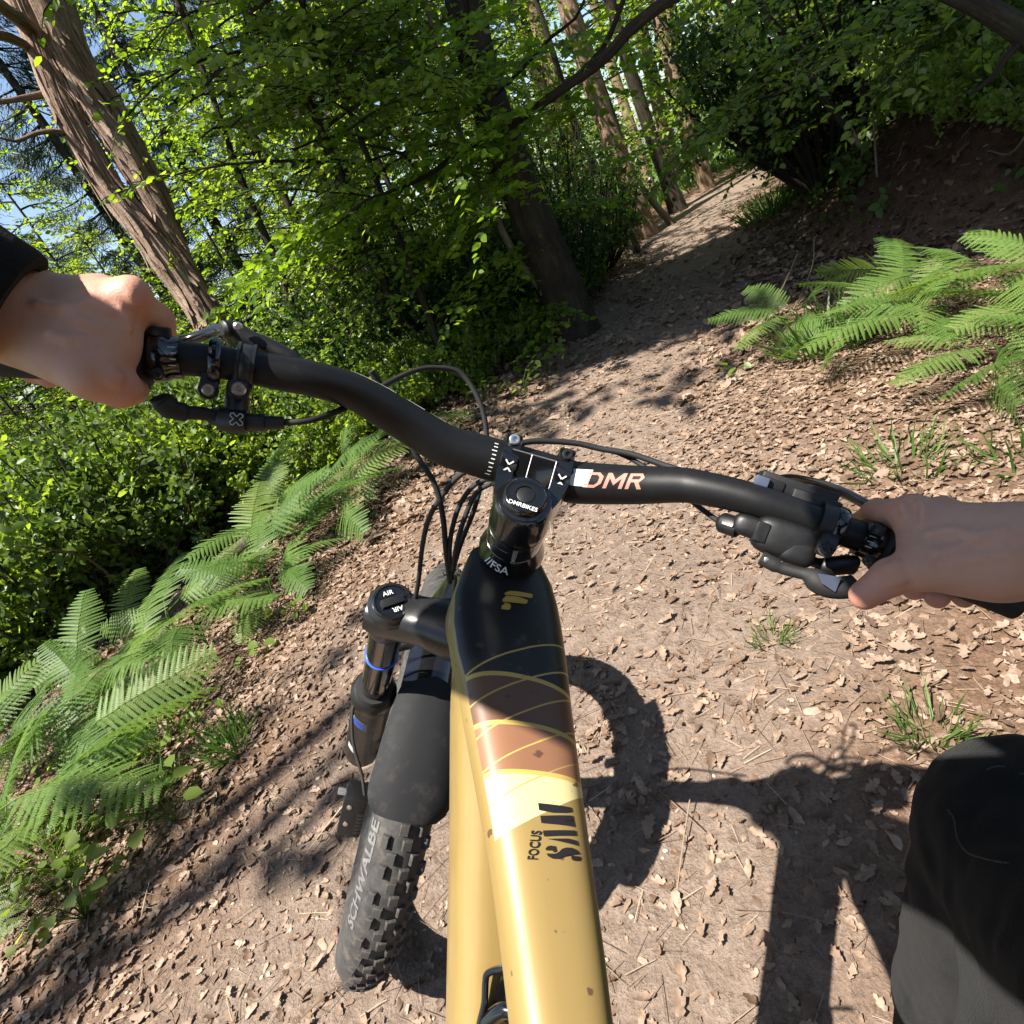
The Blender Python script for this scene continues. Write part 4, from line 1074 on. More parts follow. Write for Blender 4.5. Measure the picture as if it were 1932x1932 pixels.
pos = np.c_[q, ground_h(q)]; v, f4 = stamp(gv * [1.6, 1, 1], gf4, pos, xx, d, np.cross(xx, d), sc); _, f3 = stamp(gv, gf3, pos, xx, d, d, sc)
me = fast_mesh('bank_grass', v, [f4, f3]); me.materials.append(GRASS); tag(link('bank_grass', me), 'grass and low greenery on top of the bank', 'grass', kind='stuff')
q = disc_points(5200, -1.5, 8, 7.2, 15, lambda q: sstep(-poly_side(q, PATH)[0], .8, 1.5) * .9)
d = nrm(np.c_[rng.normal(0, .5, (len(q), 2)), np.ones(len(q))]); xx = nrm(np.cross(d, rng.normal(0, 1, (len(q), 3)))); sc = rng.uniform(.12, .34, len(q))
pos = np.c_[q, ground_h(q)]; v, f4 = stamp(gv * [1.8, 1, 1], gf4, pos, xx, d, np.cross(xx, d), sc); _, f3 = stamp(gv, gf3, pos, xx, d, d, sc)
me = fast_mesh('far_grass', v, [f4, f3]); me.materials.append(GRASS); tag(link('far_grass', me), 'sunlit grass left of the far end of the trail', 'grass', kind='stuff')

def seedling(x, y, n, leaf, H, label, group=None, mat=LEAF_LIGHT):
    zb = float(ground_h([(x, y)])[0]); o = thing('leafy_plant', (x, y, zb), label, 'plant', group); mb = MB()
    me = bpy.data.meshes.get('plant_leaf_' + mat.name)
    if me is None:
        v = LEAF6_V.copy(); v[:, 0] *= 1.25; me = fast_mesh('plant_leaf_' + mat.name, v, [LEAF6_F]); me.materials.append(mat)
    for k in range(n):
        a = rng.uniform(0, 6.28); r0 = rng.uniform(.2, 1) * H * .9; h = H * rng.uniform(.35, 1)
        tip = np.array([r0 * math.cos(a), r0 * math.sin(a), h])
        mb.tube([np.array([x, y, zb]), np.array([x, y, zb]) + tip * [.4, .4, .7], np.array([x, y, zb]) + tip], .0012, 4)
        c = bpy.data.objects.new('leaf', me); COL.objects.link(c); c.parent = o; c.location = tip
        c.rotation_euler = (R_(rng.uniform(-35, 10)), R_(rng.normal(0, 18)), a - math.pi / 2 + rng.normal(0, .5)); c.scale = (leaf * rng.uniform(.7, 1.2),) * 3
    build('stalk', mb, mat, o)
seedling(-1.52, 1.36, 34, .042, .17, 'leafy seedling cluster among the dead leaves at the lower left border')
seedling(-1.40, 1.20, 30, .038, .14, 'pale seedling cluster nearest the bottom left corner')
seedling(-1.22, 1.40, 9, .055, .14, 'plant with a few large light leaves right of the seedlings')
seedling(-1.30, 1.60, 12, .046, .15, 'dark green plant below the front ferns')
seedling(-1.60, 1.55, 10, .045, .12, 'small seedling under the lowest fern')
seedling(-.98, 2.30, 9, .040, .10, 'round-leaved plant on the sunlit leaves below the fern row')
seedling(-1.15, 2.15, 6, .045, .09, 'small round-leaved plant beside the dark hollow')
seedling(1.20, 2.62, 4, .055, .10, 'two-leaved seedling left of the right ferns')
seedling(1.40, 2.62, 6, .040, .14, 'thin-stemmed seedling in front of the right ferns')
seedling(.38, 3.72, 12, .055, .16, 'leafy plant at the edge of the shade beyond the stem')
seedling(.62, 4.05, 14, .060, .18, 'small leafy plant in the shade left of the trail')
seedling(.15, 3.95, 12, .055, .16, 'bright small plant beside the cable loop')
seedling(2.75, 3.95, 5, .065, .14, 'single pale-leaved seedling growing out of the dark bank')

for k in range(16):
    x_, y_ = -2.15 + .055 * k + rng.uniform(0, .05), rng.uniform(.95, 2.1)
    seedling(x_, y_, int(rng.integers(9, 20)), rng.uniform(.028, .045), rng.uniform(.10, .18), 'small leafy seedling, ' + NUM[k] + ' from the left in the lower left tangle', 'seedlings in the lower left tangle', LEAF_BEECH if k % 2 else LEAF_LIGHT)
for k in range(7):
    x_, y_ = -2.2 + .14 * k + rng.uniform(0, .1), rng.uniform(1.0, 2.2)
    tuft(x_, y_, 45, .06, .13, 'thin grass tuft, ' + NUM[k] + ' from the left in the lower left tangle', 'grass tufts in the lower left tangle')
# fallen wood and roots
def stick(pts, r0, r1, label, mat=BARK_GREY, cat='branch', kind='fallen_branch', seg=8):
    P3 = catmull(np.array(pts, float), 5)
    o = link(kind, Wood().limb(P3, np.linspace(r0, r1, len(P3)), seg, relief=.12, seed=int(r0 * 1e4)).mesh(kind, mat)); tag(o, label, cat)
def gp(x, y, up=.02):
    return [x, y, float(ground_h([(x, y)])[0]) + up]
stick([gp(-1.95, 3.0), gp(-1.55, 3.3, .05), gp(-1.15, 3.75, .04), gp(-.8, 4.2)], .045, .03, 'weathered fallen branch lying behind the left ferns')
stick([gp(-2.6, 2.35), gp(-2.2, 2.45, .05), gp(-1.75, 2.62, .05)], .05, .035, 'old log half hidden under the left ferns')
stick([gp(-.1, 4.9, .05), gp(.15, 5.1, .16), gp(.3, 5.5, .1)], .07, .05, 'broken reddish stump end in the shade beyond the cable loop', BARK_PALE)
stick([gp(2.75, 2.55, .5), gp(2.72, 2.7, .25), gp(2.78, 2.9, .1)], .006, .004, 'bent pale root hanging from the dark bank at the right')
stick([gp(2.60, 2.2, .35), gp(2.62, 2.5, .1), gp(2.50, 2.75, .08)], .006, .003, 'long curved root on the bank below the first root')
stick([gp(2.75, 3.6, .1), gp(2.85, 3.7, .3), gp(2.9, 3.75, .55)], .008, .004, 'straight dead twig standing in the bank clump')
stick([gp(1.62, 3.05), gp(1.70, 2.95, .16), gp(1.78, 2.92, .28)], .005, .003, 'pale dry stalk rising behind the right fern')
stick([gp(1.78, 3.0), gp(1.86, 2.95, .18), gp(1.9, 2.96, .30)], .004, .003, 'second pale dry stalk behind the right fern')

# what lies on the shaded bank: dark leaf scraps, rootlets, and ivy-like ground leaves
V, Fs, off = [], [], 0
q = disc_points(5200, 2.1, 5.2, .8, 6.2, lambda q: sstep(poly_side(q, FOOT)[0], -.25, .1) * (1 - sstep(poly_side(q, FOOT)[0], 1.3, 2.0)))
x, y, z_ = frames(len(q), .7); v, f = stamp(OAK[7][0], OAK[7][1], np.c_[q, ground_h(q) + rng.uniform(0, .05, len(q))], x, y, z_, rng.uniform(.02, .055, len(q)))
DARKDEAD = leaf_material('rotting_leaf', [(0, (.02, .011, .007)), (.5, (.065, .034, .022)), (.85, (.13, .075, .045)), (1, (.24, .16, .10))], (1, .8, .5), .7, .1)
me = fast_mesh('bank_debris', v, [f], False); me.materials.append(DARKDEAD); tag(link('bank_debris', me), 'dark rotting leaf scraps caught on the face of the bank', 'leaf litter', kind='stuff')
q = disc_points(900, 2.1, 5.0, .8, 6.0, lambda q: sstep(poly_side(q, FOOT)[0], -.2, .1) * (1 - sstep(poly_side(q, FOOT)[0], 1.0, 1.6)))
x, y, z_ = frames(len(q), .9); v, f = stamp(st_v * np.array([.3, 1, .5]), st_f, np.c_[q, ground_h(q) + .01], x, y, z_, rng.uniform(.03, .10, len(q)))
me = fast_mesh('rootlets', v, [f]); me.materials.append(TWIG); tag(link('rootlets', me), 'thin rootlets and twigs sticking out of the bank', 'twigs', kind='stuff')
q = disc_points(9000, 2.2, 5.6, .9, 6.4, lambda q: (sstep(poly_side(q, FOOT)[0], .05, .4) * (1 - sstep(poly_side(q, FOOT)[0], 1.6, 2.4))) * (fbm(q / .5, 3, 91) > .5))
fo = Foliage(); pz = np.c_[q, ground_h(q) + rng.uniform(.01, .16, len(q))]
fo.add(pz, rng.normal(0, 1, (len(q), 3)), np.array([-.4, -.2, 1.0]) + rng.normal(0, .5, (len(q), 3)), rng.uniform(.03, .075, len(q)))
tag(link('bank_ivy', fo.mesh('bank_ivy', LEAF_SHRUB)), 'dark low leaves creeping over the bank in patches', 'ground cover', kind='stuff')
# ================================================================== the mountain bike
def bike_materials():
    g = {}
    g['bar'] = plain('matte_black_anodised', (0.0055, 0.0055, 0.006), 0.46, 0.0, 0.15, 240, 0.06, 0.0, 0.3)
    g['gloss'] = plain('gloss_black', (0.005, 0.005, 0.0055), 0.16, 0.0, 0.1, 50, 0.0, 0.5)
    g['black'] = plain('black_plastic', (0.005, 0.005, 0.0053), 0.48, 0.0, 0.2, 120, 0.05)
    g['satin'] = plain('satin_black_fork', (0.012, 0.012, 0.0125), 0.3, 0.0, 0.15, 90, 0.02)
    g['lower'] = plain('worn_black_lowers', (0.012, 0.0112, 0.0104), 0.34, 0.2, 0.25, 60, 0.02)
    g['rubber'] = plain('black_rubber', (0.006, 0.006, 0.006), 0.72, 0.0, 0.2, 150, 0.1)
    g['guard'] = plain('matte_mudguard_plastic', (0.0085, 0.0088, 0.010), 0.75, 0.0, 0.12, 90, 0.04, 0.0, 0.3)
    def dusty(name, amt, col=(.16, .13, .10), scale=26):
        # dried splashes and dust lying on the plastic
        mt = g[name]; nt = mt.node_tree; b = nt.nodes['Principled BSDF']; src = b.inputs['Base Color'].links[0].from_socket
        tc = nt.nodes.new('ShaderNodeTexCoord'); n = nt.nodes.new('ShaderNodeTexNoise'); n.inputs['Scale'].default_value = scale; n.inputs['Detail'].default_value = 8; n.inputs['Roughness'].default_value = .75
        r = nt.nodes.new('ShaderNodeMapRange'); r.interpolation_type = 'SMOOTHSTEP'; r.inputs[1].default_value = .52; r.inputs[2].default_value = .74; r.inputs[4].default_value = amt
        m = nt.nodes.new('ShaderNodeMix'); m.data_type = 'RGBA'; m.inputs[7].default_value = (*col, 1)
        nt.links.new(tc.outputs['Object'], n.inputs['Vector']); nt.links.new(n.outputs['Fac'], r.inputs[0]); nt.links.new(r.outputs[0], m.inputs[0]); nt.links.new(src, m.inputs[6]); nt.links.new(m.outputs[2], b.inputs['Base Color'])
    g['gold'] = plain('satin_gold_paint', (0.24, 0.165, 0.055), 0.40, 0.05, 0.07, 40, 0.0, 0.35)
    g['silver'] = plain('silver_bolt', (0.55, 0.55, 0.54), 0.3, 0.9, 0.15, 200)
    g['white'] = plain('white_print', (0.6, 0.6, 0.58), 0.5)
    g['grey'] = plain('grey_print', (0.42, 0.42, 0.4), 0.6)
    g['tyreprint'] = plain('worn_grey_tyre_print', (0.115, 0.112, 0.108), 0.8, 0, 0.6, 90)
    g['pink'] = plain('pink_print', (0.42, 0.185, 0.14), 0.45)
    g['blue'] = plain('blue_ring', (0.03, 0.10, 0.5), 0.35)
    g['bluegrey'] = plain('blue_grey_metal', (0.10, 0.12, 0.18), 0.35, 0.5)
    g['brownprint'] = plain('dark_print', (0.012, 0.009, 0.009), 0.4)
    g['goldprint'] = plain('gold_print', (0.42, 0.29, 0.06), 0.4)
    # tyre: black rubber with dust rubbed into the tread
    m = Mat('dusty_tyre_rubber'); v = m.coords()
    n = m.noise(v, 55, 6, 0.65)
    m.color(m.ramp(n, [(0.3, (.016, .0155, .015)), (.55, (.042, .039, .036)), (.75, (.085, .077, .07))]))
    m.set(Roughness=0.8); m.bump(m.noise(v, 400, 3), 0.2, 0.001); g['tyre'] = m.m
    # top tube: gold paint with printed arcs; UV.x = station along the tube, UV.y = -1 .. 1 across its top
    m = Mat('gold_paint_with_printed_arcs')
    uv = m.node('ShaderNodeUVMap'); uv.uv_map = 'UVMap'
    sp = m.node('ShaderNodeSeparateXYZ'); m.l(uv.outputs[0], sp.inputs[0])
    y, t = X(m.nt, sp.outputs[0]) * 1000.0, X(m.nt, sp.outputs[1])
    t2 = t * t
    cur = lambda a, b, c: y - (t * b + t2 * c + a)
    A, Bq, Cq, Dq = cur(1277, 23, 11), cur(1368.5, 20.5, 9), cur(1460, 15, 4.5), cur(1534, -37.5, 0)
    gold, cream = (0.24, 0.165, 0.055), (0.58, 0.49, 0.235)
    c = m.mix(A.gt(0), (0.006, 0.006, 0.0066), (0.105, 0.050, 0.025))
    c = m.mix(Bq.gt(0), c, (0.215, 0.10, 0.052))
    c = m.mix(Cq.gt(0), c, cream)
    for (a_, b_, c_) in ((1226, -28, 7), (1283, -31, 6), (1340, -35, 6), (1403, -35, 6)):
        c = m.mix(cur(a_, b_, c_).abs().lt(1.7), c, (0.40, 0.29, 0.08))
    c = m.mix(cur(1467, -36, 3).abs().lt(1.2), c, (0.33, 0.24, 0.07))
    for q, w in ((A, 4.2), (Bq, 4.2), (Cq, 4.5)):
        c = m.mix(q.abs().lt(w), c, (0.45, 0.32, 0.08))
    c = m.mix(Dq.gt(0), c, gold)
    inside = (t.gt(-0.955)) * (t.lt(1.06))
    c = m.mix(inside, gold, c)
    v = m.coords()
    speck = m.noise(v, 95, 2, 0.4)
    grime = m.noise(v, 9, 4, 0.6)
    dust = m.noise(v, 30, 6, .7)
    c = m.mix(grime.smooth(0.45, 0.85) * 0.30, c, (0.20, 0.15, 0.075))
    c = m.mix(dust.smooth(0.58, 0.75) * 0.22, c, (0.30, 0.25, 0.18))
    c = m.mix(speck.smooth(0.69, 0.72) * 0.8, c, (0.06, 0.03, 0.02))
    m.color(c); m.set(Metallic=0.05, Coat_Weight=0.08, Coat_Roughness=0.3)
    m.l(grime * 0.25 + 0.30, m.b.inputs['Roughness'])
    g['toptube'] = m.m
    for nm, am in (('guard', .16), ('lower', .45), ('tyre', .5), ('satin', .2), ('rubber', .15), ('gold', .0)): dusty(nm, am)
    dusty('gold', .22, (.26, .20, .12), 14)
    return g
G = bike_materials()

_low = min((S(0, 0.004 + 0.372 * math.cos(a), -0.89 + 0.372 * math.sin(a)) for a in np.linspace(3.3, 5.5, 200)), key=lambda p: p[2])
bike = thing('mountain_bike', (float(_low[0]), float(_low[1]), 0.0),
             'gold and black mountain bike leaning into the bend with a wide black handlebar', 'bicycle')


# ---- handlebar ---------------------------------------------------------
BAR_PX = [(-115, 652, .385, 11.1), (60, 668, .39, 11.1), (267, 673, .40, 11.1), (363, 678, .41, 11.1), (450, 689, .42, 11.4), (533, 705, .43, 12.2), (585, 714, .437, 12.6),
          (655, 734, .452, 13.2), (710, 762, .466, 14.4), (774, 801, .482, 15.6), (839, 839, .493, 16.6), (912, 862, .50, 17.5), (997, 886, .505, 17.5), (1065, 905, .506, 17.5),
          (1093, 911, .505, 17.4), (1198, 915, .495, 15.7), (1281, 915, .482, 14.0), (1321, 920, .474, 13.2), (1388, 934, .463, 12.5), (1448, 952, .455, 12.0), (1555, 988, .447, 11.4), (1604, 1006, .444, 11.1),
          (1671, 1029, .44, 11.1), (1790, 1075, .432, 11.1), (1925, 1128, .42, 11.1)]
_bp = np.array([P(a, b, d) for a, b, d, r in BAR_PX])
_br = np.array([r for *_, r in BAR_PX]) / 1000.0
_BARC = catmull(_bp, 6)
_BARR = catmull(np.c_[_br, _br, _br], 6)[:, 0]
bar = build('handlebar', MB().tube(_BARC, _BARR, 32), G['bar'], bike)
_bt = nrm(np.gradient(_BARC, axis=0))
_bl = np.concatenate([[0], np.cumsum(np.linalg.norm(np.diff(_BARC, axis=0), axis=1))])

def bar_near(px, py):
    """point on the bar's axis seen at the given place, its direction, the direction towards the eye and the third axis"""
    d = nrm(ROT @ np.array([(px - C_PX) / F_PX, -(py - C_PX) / F_PX, -1.0]))
    q = _BARC - TOCAM
    perp = q - (q @ d)[:, None] * d
    i = int(np.linalg.norm(perp, axis=1).argmin())
    c, a = _BARC[i], _bt[i]
    n = TOCAM - c
    n = nrm(n - a * n.dot(a))
    return c, a, n, np.cross(n, a), i

def text_parts(s, size, shear=0.0, cuts=0.0, bold=0.012):
    """letters of a word as flat triangles: x along the line, y up"""
    cu = bpy.data.curves.new('lettering_source', 'FONT')
    cu.body, cu.size, cu.shear, cu.align_x, cu.align_y = s, size, shear, 'CENTER', 'CENTER'
    cu.resolution_u = 3
    cu.offset = bold * size
    o = bpy.data.objects.new('lettering_source', cu)
    COL.objects.link(o)
    dg = bpy.context.evaluated_depsgraph_get()
    me = bpy.data.meshes.new_from_object(o.evaluated_get(dg))
    bm = bmesh.new(); bm.from_mesh(me)
    bpy.data.objects.remove(o); bpy.data.curves.remove(cu); bpy.data.meshes.remove(me)
    bmesh.ops.triangulate(bm, faces=bm.faces[:])
    if cuts:
        xs = [v.co.x for v in bm.verts]; ys = [v.co.y for v in bm.verts]
        for ax, lo, hi in ((0, min(xs), max(xs)), (1, min(ys), max(ys))):
            k = lo + cuts
            while k < hi:
                co = [0, 0, 0]; no = [0, 0, 0]; co[ax] = k; no[ax] = 1
                bmesh.ops.bisect_plane(bm, geom=bm.verts[:] + bm.edges[:] + bm.faces[:], plane_co=co, plane_no=no)
                k += cuts
    bm.verts.index_update()
    v = np.array([[q.co.x, q.co.y] for q in bm.verts]); f = [[q.index for q in p.verts] for p in bm.faces]
    bm.free()
    return v, f

def on_bar(u, w, s0, lift=0.0004):
    """a place on the bar's skin: u metres along from arc length s0, w metres round from the line that faces the eye"""
    s = np.clip(s0 + u, 0, _bl[-1])
    c = np.array([np.interp(s, _bl, _BARC[:, k]) for k in range(3)]).T
    a = nrm(np.array([np.interp(s, _bl, _bt[:, k]) for k in range(3)]).T)
    r = np.interp(s, _bl, _BARR)
    n = TOCAM - c
    n = nrm(n - a * (n * a).sum(1, keepdims=True))
    b = np.cross(n, a)
    th = w / r
    return c + (r + lift)[:, None] * (np.cos(th)[:, None] * n + np.sin(th)[:, None] * b)

def bar_print(name, v, f, px, py, woff, mat):
    i = bar_near(px, py)[4]
    pts = on_bar(v[:, 0], v[:, 1] + woff, _bl[i])
    return build(name, MB().add(pts, f), mat, bar, smooth=False)

_sgn = 1.0
def grid_poly(x0, x1, y0, y1, sl=0.0, n=8, m=6):
    v = np.array([[x0 + (x1 - x0) * i / n + sl * ((y0 + (y1 - y0) * j / m)), y0 + (y1 - y0) * j / m] for j in range(m + 1) for i in range(n + 1)])
    f = [(j * (n + 1) + i, j * (n + 1) + i + 1, (j + 1) * (n + 1) + i + 1, (j + 1) * (n + 1) + i) for j in range(m) for i in range(n)]
    return v, f

def stroke_letters(letters, sx, sy, shear, cut):
    """heavy slanted capitals drawn as strokes: list of (x offset, outlines in letter units)"""
    bm = bmesh.new()
    for off, polys in letters:
        for poly in polys:
            bm.faces.new([bm.verts.new(((off + x) * sx + (y - .5) * sy * shear, (y - .5) * sy, 0)) for x, y in poly])
    bmesh.ops.triangulate(bm, faces=bm.faces[:])
    lo, hi = min(q.co.x for q in bm.verts), max(q.co.x for q in bm.verts)
    for ax, a0, a1 in ((0, lo, hi), (1, -sy / 2, sy / 2)):
        k = a0 + cut
        while k < a1:
            co = [0, 0, 0]; no = [0, 0, 0]; co[ax] = k; no[ax] = 1
            bmesh.ops.bisect_plane(bm, geom=bm.verts[:] + bm.edges[:] + bm.faces[:], plane_co=co, plane_no=no); k += cut
    bm.verts.index_update()
    v = np.array([[q.co.x - (lo + hi) / 2, q.co.y] for q in bm.verts]); f = [[q.index for q in p.verts] for p in bm.faces]
    bm.free(); return v, f
_stem = [(0, 0), (.2, 0), (.2, 1), (0, 1)]
_D = [_stem, [(.2, .82), (.52, .82), (.58, 1), (.2, 1)], [(.52, .82), (.66, .66), (.86, .72), (.58, 1)], [(.66, .66), (.66, .34), (.86, .28), (.86, .72)], [(.66, .34), (.52, .18), (.58, 0), (.86, .28)], [(.52, .18), (.2, .18), (.2, 0), (.58, 0)]]
_M = [_stem, [(.82, 0), (1.02, 0), (1.02, 1), (.82, 1)], [(.2, 1), (.2, .64), (.51, .20), (.51, .56)], [(.82, 1), (.51, .56), (.51, .20), (.82, .64)]]
_R = [_stem, [(.2, .82), (.6, .82), (.68, 1), (.2, 1)], [(.6, .82), (.67, .72), (.88, .72), (.68, 1)], [(.67, .72), (.6, .60), (.68, .42), (.88, .72)], [(.2, .60), (.2, .42), (.68, .42), (.6, .60)], [(.40, .42), (.63, .42), (.90, 0), (.66, 0)]]
v, f = stroke_letters([(0, _D), (1.02, _M), (2.20, _R)], .0153, .0125, .38, .0022)
bar_print('lettering', v, f, 1164, 912, 0.003, G['pink'])
v, f = grid_poly(-0.010, 0.010, -0.007, 0.007, 0.28)
bar_print('printed_block', v, f, 1091, 900, 0.0045, G['white'])
for k, px in enumerate((674, 714, 760, 812)):                      # white letters seen edge-on along the far side of the bar
    v, f = grid_poly(-0.0095 + 0.001 * k, 0.0085, -0.002, 0.003, 0.3)
    bar_print('printed_block', v, f, px, 735 + (px - 674) * 0.62, [0.0205, 0.0215, 0.0225, 0.0245][k], G['white'])
for k in range(9):                                                  # scale marks beside the stem
    v, f = grid_poly(-0.0016 if k % 3 else -0.0026, 0.0016, -0.0004, 0.0004, 0, 2, 2)
    bar_print('scale_mark', v, f, 926, 866, -0.013 + 0.0034 * k, G['white'])

# ---- stem, spacers, top cap ---------------------------------------------
A_TOP, A_BOT = P(991, 936, .466), P(962, 1048, .552)
AX = nrm(A_TOP - A_BOT)
AXL = np.linalg.norm(A_TOP - A_BOT)
o_ = A_TOP
bc, ba, bn, bb, bi = bar_near(997, 886)
fwd = nrm(bc - o_ - AX * (bc - o_).dot(AX))                        # from steerer to bar
latv = nrm(ba - AX * ba.dot(AX)); latv = latv if latv.dot(cdir(1, 0, 0)) > 0 else -latv
st = MB()
st.lathe(o_, -AX, [(.0178, .0045), (.0215, .006), (.0232, .010), (.0235, .030), (.0245, .0335), (.0245, .040), (.0215, .0415)], 40)
LB, RB = bar_near(949, 872), bar_near(1056, 902)
for (c, a, n, b, i) in (LB, RB):
    st.lathe_closed(c - a * .0072, a, [(.0174, 0), (.0212, 0.0008), (.0216, .003), (.0216, .0114), (.0212, .0136), (.0174, .0144)], 40)
    # arm from the clamp to the steerer
    mid = c - fwd * .0185 - AX * .002
    tgt = o_ + latv * (1 if (c - o_).dot(latv) > 0 else -1) * .0175 - AX * .020
    r0 = [c - fwd * .013 + AX * s1 * .016 + a * s2 * .0068 for s1, s2 in ((1, -1), (1, 1), (-1, 1), (-1, -1))]
    r1 = [mid * .5 + tgt * .5 + AX * s1 * .013 + a * s2 * .0062 for s1, s2 in ((1, -1), (1, 1), (-1, 1), (-1, -1))]
    r2 = [tgt + AX * s1 * .0105 + a * s2 * .0055 for s1, s2 in ((1, -1), (1, 1), (-1, 1), (-1, -1))]
    st.loft([r0, r1, r2])
stem = build('stem', st, G['gloss'], bike)
# front plate that closes the clamp, with its raised edges
fp = MB()
c0, a0, n0, b0, _i = bar_near(1003, 888)
fp.box(c0 + n0 * .0186, a0, b0, n0, .0185, .0125, .0016, .0008)
plate = build('faceplate', fp, G['gloss'], stem)
fe = MB()
for s1 in (-1, 1):
    fe.tube(np.array([c0 + n0 * .0203 + a0 * -.018 + b0 * s1 * .0122, c0 + n0 * .0203 + a0 * .018 + b0 * s1 * .0122]), .0005, 6)
for u_ in (-.002, .018):
    fe.tube(np.array([c0 + n0 * .0203 + a0 * u_ - b0 * .0122, c0 + n0 * .0203 + a0 * u_ + b0 * .0122]), .0005, 6)
build('plate_edge', fe, G['silver'], stem)
for (c, a, n, b, i) in (LB, RB):
    up = b if b.dot(cdir(0, 1, 0)) > 0 else -b
    bo = nrm(n * .55 + up * .85)
    q = c + bo * .0215
    build('clamp_lug', MB().box(c + up * .0195 + n * .007, a, up, n, .0066, .0052, .0062, .0018), G['gloss'], stem)
    h = nrm(n * .9 + up * .2)
    build('bolt', MB().lathe(c + up * .0195 + n * .0125, h, [(.0044, 0), (.0044, .0034), (.0036, .0042), (.0022, .0042), (.0019, .0022)], 18), G['silver'] if i == LB[4] else G['satin'], stem)
    for sgn in (1, -1):                                            # printed chevrons
        w = MB()
        pt = c + n * .0219 - up * .0015 + up * sgn * .0014
        for s2 in (-1, 1):
            k0, k1 = pt + a * s2 * .0032 + up * sgn * .0032, pt
            d_ = nrm(k1 - k0); e_ = np.cross(d_, n)
            w.loft([[k0 - e_ * .0006, k0 + e_ * .0006, k0 + e_ * .0006 + n * .0002, k0 - e_ * .0006 + n * .0002],
                    [k1 - e_ * .0006, k1 + e_ * .0006, k1 + e_ * .0006 + n * .0002, k1 - e_ * .0006 + n * .0002]])
        build('printed_chevron', w, G['white'], stem, smooth=False)
cap = build('top_cap', MB().lathe(o_ - AX * .006, AX, [(.0200, 0), (.0200, .002), (.0172, .0026), (.0168, .0060), (.0158, .0080), (.0145, .0086), (.0076, .0086), (.0072, .0074), (.0056, .0072)], 48), G['gloss'], bike)
build('cap_plug', MB().lathe(o_ - AX * .006, AX, [(.0068, .0062), (.0068, .0078), (.0060, .0082)], 28), G['black'], cap)

def flat_text(name, s, size, o, ax, ay, mat, parent, sx=1.0, bold=0.0):
    v, f = text_parts(s, size)
    pts = np.asarray(o) + (v[:, :1] * sx) * ax + v[:, 1:2] * ay
    return build(name, MB().add(pts, f), mat, parent, smooth=False)
_tx = nrm(P(1000, 955, .5) - P(960, 940, .5)); _tx = nrm(_tx - AX * _tx.dot(AX)); _ty = np.cross(AX, _tx)
flat_text('lettering', 'DMRBIKES', .0050, o_ + AX * .0029 - _ty * .0105 + _tx * .001, _tx, _ty, G['white'], cap)
hs = MB()
hs.lathe(o_ - AX * .0425, -AX, [(.0225, 0), (.0240, .0008), (.0240, .009), (.0232, .0096)], 40)
hs.lathe(o_ - AX * .0522, -AX, [(.0232, 0), (.0238, .0006), (.0238, .0135), (.0230, .014)], 40)
spacer = build('headset_spacer', hs, G['gloss'], bike)
cov = build('headset_cover', MB().lathe(o_ - AX * .0664, -AX, [(.0225, 0), (.0240, .001), (.0252, .006), (.0278, .0145), (.0290, .019), (.0290, .0225), (.027, .024)], 48), G['gloss'], bike)

def lathe_text(name, s, size, radius, height, facing, mat, parent, vertical=False, tilt=0.0):
    v, f = text_parts(s, size, 0.0, 0.0015)
    if vertical: v = np.c_[-v[:, 1], v[:, 0]]
    e0 = nrm(facing - AX * facing.dot(AX)); e1 = np.cross(AX, e0)
    th = v[:, 0] / radius
    r = radius + .0004 + v[:, 1] * tilt
    pts = o_ - AX * height + AX * v[:, 1:2] + r[:, None] * (np.cos(th)[:, None] * e0 + np.sin(th)[:, None] * e1)
    return build(name, MB().add(pts, f), mat, parent, smooth=False)
_back = nrm(P(985, 1060, .50) - P(985, 1010, .53))
_eye = nrm(TOCAM - (o_ - AX * .06))
lathe_text('lettering', '//FSA', .0105, .0272, .0775, _eye * .8 + cdir(-.42, -.45, 0), G['white'], cov, tilt=-.45)
lathe_text('lettering', 'DMRBIKES', .0050, .0240, .056, _eye + cdir(.02, -.5, 0), G['grey'], spacer, True)

# ---- frame: top tube -----------------------------------------------------
TT = [(1030, 893, 1018), (1052, 884, 1033), (1080, 874, 1050), (1115, 863, 1062), (1160, 861, 1072), (1210, 869, 1080), (1260, 883, 1087), (1320, 892, 1094), (1400, 908, 1104),
      (1500, 927, 1117), (1600, 945, 1131), (1700, 960, 1145), (1800, 974, 1159), (1900, 987, 1172), (1960, 995, 1180)]
_dy = np.array([1030, 1066, 1246, 1492, 1848, 1960]); _dd = np.array([.556, .535, .462, .396, .325, .307])
tt_y, tt_c, tt_w = [], [], []
for y_, l_, r_ in TT:
    d_ = float(np.interp(y_, _dy, _dd)); tt_y.append(y_); tt_c.append(P((l_ + r_) / 2, y_, d_)); tt_w.append((r_ - l_) * d_ / F_PX / 2 / .95)
step = tt_c[-1] - tt_c[-4]; step = step / np.linalg.norm(step)
for k in range(1, 5):
    tt_y.append(1960 + k * 120); tt_c.append(tt_c[14] + step * (.06 * k) - F_U * .002 * k * k); tt_w.append(tt_w[14] * (1 - .03 * k))
tt_c = np.array(tt_c); tt_w = np.array(tt_w); tt_y = np.array(tt_y, float)
tt_t = nrm(np.gradient(tt_c, axis=0))
tt_lat = nrm(F_R - tt_t * (tt_t @ F_R)[:, None])
tt_n = np.cross(tt_lat, tt_t); tt_n = tt_n * np.sign((tt_n @ F_U))[:, None]
K = 44
rings, uvs = [], []
